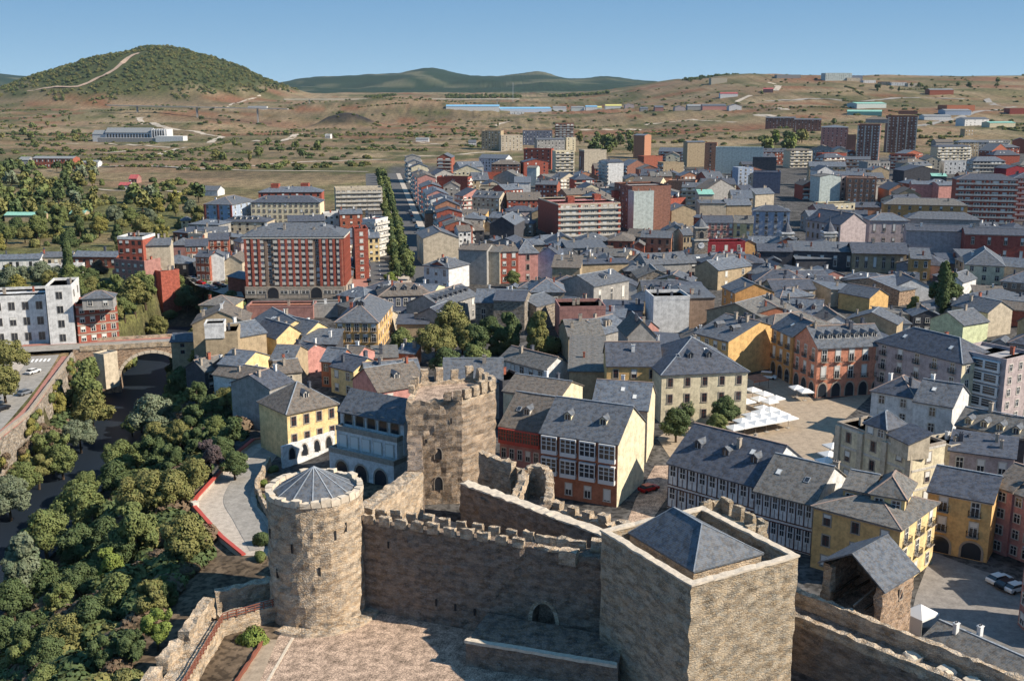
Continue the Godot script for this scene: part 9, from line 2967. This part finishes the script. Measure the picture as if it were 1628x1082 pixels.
func fields() -> void:
	# loose groups of trees: group, how many, least and greatest slant x / distance, distances, heights
	rng.seed = 23
	var kinds := ["round", "round", "broad", "tall", "ragged"]
	for e in [[1, 22, 0.062, 0.112, 1390, 1800, 13, 20], [2, 14, 0.222, 0.266, 1400, 1700, 15, 22], [3, 12, -0.29, -0.17, 1240, 1700, 9, 14], [4, 10, -0.46, -0.38, 1800, 2500, 10, 16], [5, 12, 0.33, 0.45, 2850, 3300, 10, 18], [0, 10, -0.47, -0.1, 1150, 2400, 6, 12], [0, 10, -0.1, 0.45, 1900, 3300, 7, 13]]:
		for i in int(e[1]):
			var d := lerpf(e[4], e[5], pow(rng.randf(), 1.4))
			f(e[0], kinds[rng.randi_range(0, 4)], d * rng.randf_range(e[2], e[3]), -d, rng.randf_range(e[6], e[7]), ["mid", "dark", "olive", "mid", "bright"][rng.randi_range(0, 4 if e[0] == 2 else 3)])
	# the thick growth under and between the trees of the river wood
	var low := {"leaf_mid": [], "leaf_olive": [], "leaf_dark": []}
	for i in 1000:
		var d := rng.randf_range(470, 960)
		var x := rng.randf_range(-0.49, -0.29) * d
		if d < 700.0 and broad.get_noise_2d(x * 9.0, d * 9.0) < -0.1:
			continue
		if rough.get_noise_2d(x * 0.4, d * 0.4) < 0.12:
			continue
		var s := rng.randf_range(0.7, 1.5)
		low[["leaf_mid", "leaf_olive", "leaf_dark"][rng.randi_range(0, 2)]].append(Transform3D(Basis(Vector3.UP, rng.randf() * TAU).scaled(Vector3(s, s * 1.3, s)), Vector3(x, ground(x, -d) - 0.3, -d)))
	for l in low:
		wood("undergrowth", "thick growth between the trees of the river wood", "bush", 1, low[l], l)
	# forest on the hill, counted by nobody
	rng.seed = 31
	var lots := {"leaf_mid": [], "leaf_dark": [], "leaf_olive": []}
	var n := 0
	while n < 9500:
		var x := rng.randf_range(-1960, -700)
		var z := rng.randf_range(-5000, -3150)
		var k := mound(x, z, -1290, -4050, 640 if x < -1290 else 560, 900)
		var e := broad.get_noise_2d(x * 3.0, z * 3.0)
		n += 1
		if k < 0.1 + 0.12 * e or (k < 0.3 and rng.randf() < 0.35):
			continue
		if z > -4180.0 and cleared(Vector2(x, z)):
			continue
		var s := rng.randf_range(0.7, 1.2)
		lots[["leaf_mid", "leaf_olive", "leaf_olive", "leaf_dark"][rng.randi_range(0, 3)]].append(Transform3D(Basis(Vector3.UP, rng.randf() * TAU).scaled(Vector3(s * 1.3, s, s * 1.3)), Vector3(x, ground(x, z) - 2.5, z)))
	for l in lots:
		wood("hill_forest", "green forest covering the round hill beyond the fields", "round", 2, lots[l], l)
	# belts of woodland in front of the far mountains and along the plateau
	var belts := {"leaf_mid": [], "leaf_dark": []}
	for i in 900:
		var t := rng.randf()
		var x := lerpf(-520, 780, t) + rng.randf_range(-30, 30)
		var z := -3950.0 - 160.0 * rng.randf() - 300.0 * t + 500.0 * t * t
		if broad.get_noise_2d(x * 2.0, 50.0) < -0.15:
			continue
		var s := rng.randf_range(0.7, 1.3)
		belts[["leaf_mid", "leaf_dark"][i % 2]].append(Transform3D(Basis(Vector3.UP, rng.randf() * TAU).scaled(Vector3(s * 1.2, s, s * 1.2)), Vector3(x, ground(x, z) - 2.0, z)))
	for l in belts:
		wood("woodland", "belt of woodland before the far mountains", "round", 2, belts[l], l)
	# hedges and scrub strewn over the dry fields
	var scrub := {"leaf_dark": [], "leaf_olive": [], "leaf_mid": []}
	n = 0
	while n < 8000:
		n += 1
		var d := 1100.0 + 2500.0 * pow(rng.randf(), 1.3)
		var x := rng.randf_range(-0.56, 0.56) * d
		if d < 1560.0 and x > -0.13 * d:
			continue
		var e := lumps.get_noise_2d(x * 2.5 + 77.0, -d * 4.0)
		if e < 0.2 and rng.randf() > 0.05:
			continue
		var s := rng.randf_range(0.7, 1.7)
		scrub[["leaf_dark", "leaf_olive", "leaf_mid"][rng.randi_range(0, 2)]].append(Transform3D(Basis(Vector3.UP, rng.randf() * TAU).scaled(Vector3(s * 1.3, s, s)), Vector3(x, ground(x, -d) - 0.5, -d)))
	for i in 60:   # hedgerows along the field edges
		var d := 1150.0 + 2000.0 * pow(rng.randf(), 1.3)
		var x := rng.randf_range(-0.55, 0.5) * d
		var along := Vector2.from_angle(rng.randf_range(-0.35, 0.35) + (PI / 2 if i % 4 == 0 else 0.0))
		if d < 1560.0 and x > -0.15 * d:
			continue
		for k in rng.randi_range(12, 34):
			var q := Vector2(x, -d) + along * k * 8.0
			var s := rng.randf_range(0.7, 1.5)
			scrub[["leaf_dark", "leaf_olive", "leaf_mid"][k % 3]].append(Transform3D(Basis(Vector3.UP, k).scaled(Vector3(s * 1.2, s, s)), Vector3(q.x, ground(q.x, q.y) - 0.5, q.y)))
	for l in scrub:
		wood("scrub", "scrub and hedges strewn over the dry fields", "bush", 2, scrub[l], l)
	# undergrowth on the gorge slopes and ivy on the quay wall
	var under := {"leaf_dark": [], "leaf_mid": [], "leaf_olive": [], "leaf_brown": []}
	for i in 2100:
		var z := rng.randf_range(-480, -112)
		var x := ramp(z, RIVER) + (rng.randf_range(9.5, 60) if rng.randf() < 0.75 else rng.randf_range(-19, -8.5))
		var h := ground(x, z)
		if h > (-0.4 if z > -166.0 else -3.2) or h < -13.4 or x > -46.5:
			continue
		if z > -320.0 and x < ramp(z, RIVER) - 12.0 and rng.randf() < 0.6:
			continue
		var s := rng.randf_range(0.6, 1.5)
		under[["leaf_dark", "leaf_dark", "leaf_mid", "leaf_olive", "leaf_brown"][rng.randi_range(0, 4)]].append(Transform3D(Basis(Vector3.UP, rng.randf() * TAU).scaled(Vector3(s, s, s)), Vector3(x, h - 0.2, z)))
	for l in under:
		wood("undergrowth", "tangled undergrowth on the gorge slopes", "bush", 1, under[l], l)
	var ivy := {"leaf_yellow": [], "leaf_mid": [], "leaf_brown": []}
	for i in 150:
		var z := rng.randf_range(-310, -226)
		var x := ramp(z, QUAY)
		var y := rng.randf_range(-10.5, -1.5)
		if broad.get_noise_2d(z * 30.0, y * 20.0) < -0.1:
			continue
		ivy[["leaf_yellow", "leaf_mid", "leaf_brown"][rng.randi_range(0, 2)]].append(Transform3D(Basis(Vector3.UP, rng.randf() * TAU).scaled(Vector3(0.35, 0.6, 0.5)), Vector3(x + 1.2, y, z)))
	for l in ivy:
		wood("ivy", "ivy hanging down the quay wall", "bush", 1, ivy[l], l)


func vehicles() -> void:
	for e in [["red", Color(0.6, 0.05, 0.07)], ["white", Color(0.85, 0.85, 0.85)], ["grey", Color(0.42, 0.44, 0.47)], ["dark", Color(0.08, 0.09, 0.12)]]:
		cars[e[0]] = car_proto(e[0], e[1])
	cars["white_van"] = car_proto("white_van", Color(0.88, 0.88, 0.88), true)
	car("red", "red car parked in the sandy yard beside the cream gable", "", Vector3(26.5, 0.08, -197.5), 35)
	car("white_van", "white van parked at the narrow end of the square", "", Vector3(69.4, 0.08, -282.2), -20)
	car("white", "white car on the riverside lot near the crossing", "", Vector3(-133.8, -0.9, -291.8), 70)
	car("grey", "grey car beside the riverside road", "", Vector3(-126.5, -0.9, -270.1), 70)
	car("dark", "dark car at the frame edge of the riverside lot", "", Vector3(-125.9, -0.9, -255.7), 70)
	car("dark", "dark car in the small parking street by the gorge, first along the row", "cars in the parking street", Vector3(-141.5, 0.08, -458.0), -38)
	car("red", "red car in the small parking street by the gorge, second along the row", "cars in the parking street", Vector3(-136.6, 0.08, -448.6), -38)
	car("white", "white car in the small parking street by the gorge, third along the row", "cars in the parking street", Vector3(-133.0, 0.08, -442.0), -38)
	car("grey", "grey car in the small parking street by the gorge, fourth along the row", "cars in the parking street", Vector3(-129.9, 0.08, -437.2), -38)
	car("dark", "dark car in the small parking street by the gorge, fifth along the row", "cars in the parking street", Vector3(-131.7, 0.08, -449.5), -38)
	car("white", "white car in the small parking street by the gorge, sixth along the row", "cars in the parking street", Vector3(-128.3, 0.08, -444.5), -38)
	car("red", "red car in the small parking street by the gorge, seventh along the row", "cars in the parking street", Vector3(-126.0, 0.08, -431.3), -38)
	car("white", "white car in the small parking street by the gorge, eighth along the row", "cars in the parking street", Vector3(-120.9, 0.08, -422.6), -38)
	car("grey", "grey car in the small parking street by the gorge, ninth along the row", "cars in the parking street", Vector3(-117.7, 0.08, -418.9), -38)
	car("dark", "dark car in the small parking street by the gorge, tenth along the row", "cars in the parking street", Vector3(-118.7, 0.08, -428.6), -38)
	car("dark", "dark car in the small parking street by the gorge, last along the row", "cars in the parking street", Vector3(-115.9, 0.08, -424.8), -38)
	car("white", "white car in the dark lower street under the pink houses, first one", "", Vector3(76.8, 0.08, -157.3), 25)
	car("white", "white car in the dark lower street under the pink houses, second one", "", Vector3(78.1, 0.08, -154.3), 25)
	car("dark", "dark car in the dark lower street under the pink houses, third one", "", Vector3(77.3, 0.08, -155.4), 25)
	rng.seed = 19
	var d := 430.0
	while d < 720.0:
		for s in [-14.5, 13.8]:
			if rng.randf() < 0.75:
				var c: String = ["dark", "white", "grey", "red", "dark", "grey"][rng.randi_range(0, 5)]
				car(c, "%s car parked along the %s of the avenue" % [c, "shop side kerb" if s < 0 else "far kerb"], "cars parked along the avenue", Vector3(-46.0 - (d - 450.0) * 0.1345 + s, 0.2, -d), 97.0 + rng.randf_range(-4, 4))
		d += 6.3 if d < 560.0 else 9.0


func square() -> void:
	parasol("white square parasol in the front row, first from the cream building", Vector3(49.7, 0.06, -230.6), 28.6)
	parasol("white square parasol in the front row, second from the cream building", Vector3(52.4, 0.06, -232.1), 32.0)
	parasol("white square parasol in the front row, third from the cream building", Vector3(55.2, 0.06, -233.6), 25.6)
	parasol("white square parasol in the front row, fourth from the cream building", Vector3(58.0, 0.06, -235.1), 25.8)
	parasol("white square parasol in the front row, fifth from the cream building", Vector3(60.8, 0.06, -236.6), 29.9)
	parasol("white square parasol in the front row, last from the cream building", Vector3(63.7, 0.06, -238.2), 30.5)
	parasol("white parasol of the middle row, first from the cream building", Vector3(52.5, 0.06, -235.6), 27.9)
	parasol("white parasol of the middle row, second from the cream building", Vector3(55.0, 0.06, -237.0), 24.4)
	parasol("white parasol of the middle row, third from the cream building", Vector3(57.5, 0.06, -238.5), 27.0)
	parasol("white parasol of the middle row, fourth from the cream building", Vector3(60.1, 0.06, -239.9), 30.6)
	parasol("white parasol of the middle row, last from the cream building", Vector3(62.6, 0.06, -241.4), 28.0)
	parasol("white parasol of the short rear row, first from the trees", Vector3(55.5, 0.06, -240.1), 27.7)
	parasol("white parasol of the short rear row, second from the trees", Vector3(58.3, 0.06, -242.4), 27.1)
	parasol("white parasol of the short rear row, third from the trees", Vector3(61.1, 0.06, -244.8), 29.0)
	parasol("white parasol by the red awning, first towards the amber house", Vector3(60.7, 0.06, -262.2), 28.8)
	parasol("white parasol by the red awning, second towards the amber house", Vector3(62.7, 0.06, -258.4), 29.5)
	parasol("white parasol by the red awning, third towards the amber house", Vector3(64.7, 0.06, -254.6), 30.9)
	parasol("white parasol by the red awning, fourth towards the amber house", Vector3(56.9, 0.06, -251.7), 30.0)
	parasol("white parasol by the red awning, fifth towards the amber house", Vector3(59.7, 0.06, -246.1), 27.0)
	parasol("white parasol by the red awning, sixth towards the amber house", Vector3(60.5, 0.06, -253.9), 26.0)
	parasol("white parasol by the red awning, seventh towards the amber house", Vector3(62.4, 0.06, -251.7), 30.3)
	parasol("white parasol below the red terrace corner, first from the slate roofs", Vector3(60.6, 0.06, -205.8), 20)
	parasol("white parasol below the red terrace corner, second from the slate roofs", Vector3(63.8, 0.06, -208.2), 20)
	parasol("white parasol below the red terrace corner, third from the slate roofs", Vector3(68.0, 0.06, -217.7), 20)
	parasol("white parasol below the red terrace corner, fourth from the slate roofs", Vector3(65.6, 0.06, -212.3), 20)
	parasol("grey white parasol under the salmon arcade, inner one", Vector3(72.4, 0.06, -264.1), 10)
	parasol("grey white parasol under the salmon arcade, outer one", Vector3(73.6, 0.06, -261.0), 10)
	# red awning by the cream building, the small white market tent by the gatehouse, terrace tables
	var a := thing("red_awning", "red sloping awning at the edge of the white parasols", "awning", "", Vector3(64.0, 0, -272.5), 0.5)
	var b := MB.new()
	b.quad(Vector3(-2.6, 2.6, 1.8), Vector3(2.6, 2.6, 1.8), Vector3(2.6, 3.3, -1.8), Vector3(-2.6, 3.3, -1.8))
	b.quad(Vector3(-2.6, 2.3, 1.8), Vector3(2.6, 2.3, 1.8), Vector3(2.6, 2.6, 1.8), Vector3(-2.6, 2.6, 1.8))
	put("cloth", b.mesh(M.terracotta), a)
	for x in [-2.5, 2.5]:
		for z in [-1.7, 1.7]:
			var p := MB.new()
			p.tube(Vector3(x, 0, z), Vector3(x, 2.6 if z > 0 else 3.2, z), 0.05, 0.05, 6)
			put("post", p.mesh(M.iron), a)
	var t := thing("market_tent", "small white market tent beside the gatehouse wall", "tent", "", Vector3(58.6, 0, -142.2), 0.6)
	var m := MB.new()
	var e := [Vector3(-2, 2.6, 1.7), Vector3(2, 2.6, 1.7), Vector3(2, 2.6, -1.7), Vector3(-2, 2.6, -1.7)]
	for i in 4:
		m.tri(e[i], e[(i + 1) % 4], Vector3(0, 3.9, 0))
		m.quad(e[i] - Vector3(0, 0.35, 0), e[(i + 1) % 4] - Vector3(0, 0.35, 0), e[(i + 1) % 4], e[i])
	put("canopy", m.mesh(M.canvas), t)
	for c in e:
		var p := MB.new()
		p.tube(Vector3(c.x, 0, c.z), c, 0.05, 0.05, 6)
		put("post", p.mesh(M.trim), t)
	var s := MB.new()
	s.quad(Vector3(-2, 0.1, -1.7), Vector3(-2, 0.1, 1.7), Vector3(-2, 2.3, 1.7), Vector3(-2, 2.3, -1.7))
	put("side_cloth", s.mesh(M.canvas), t)
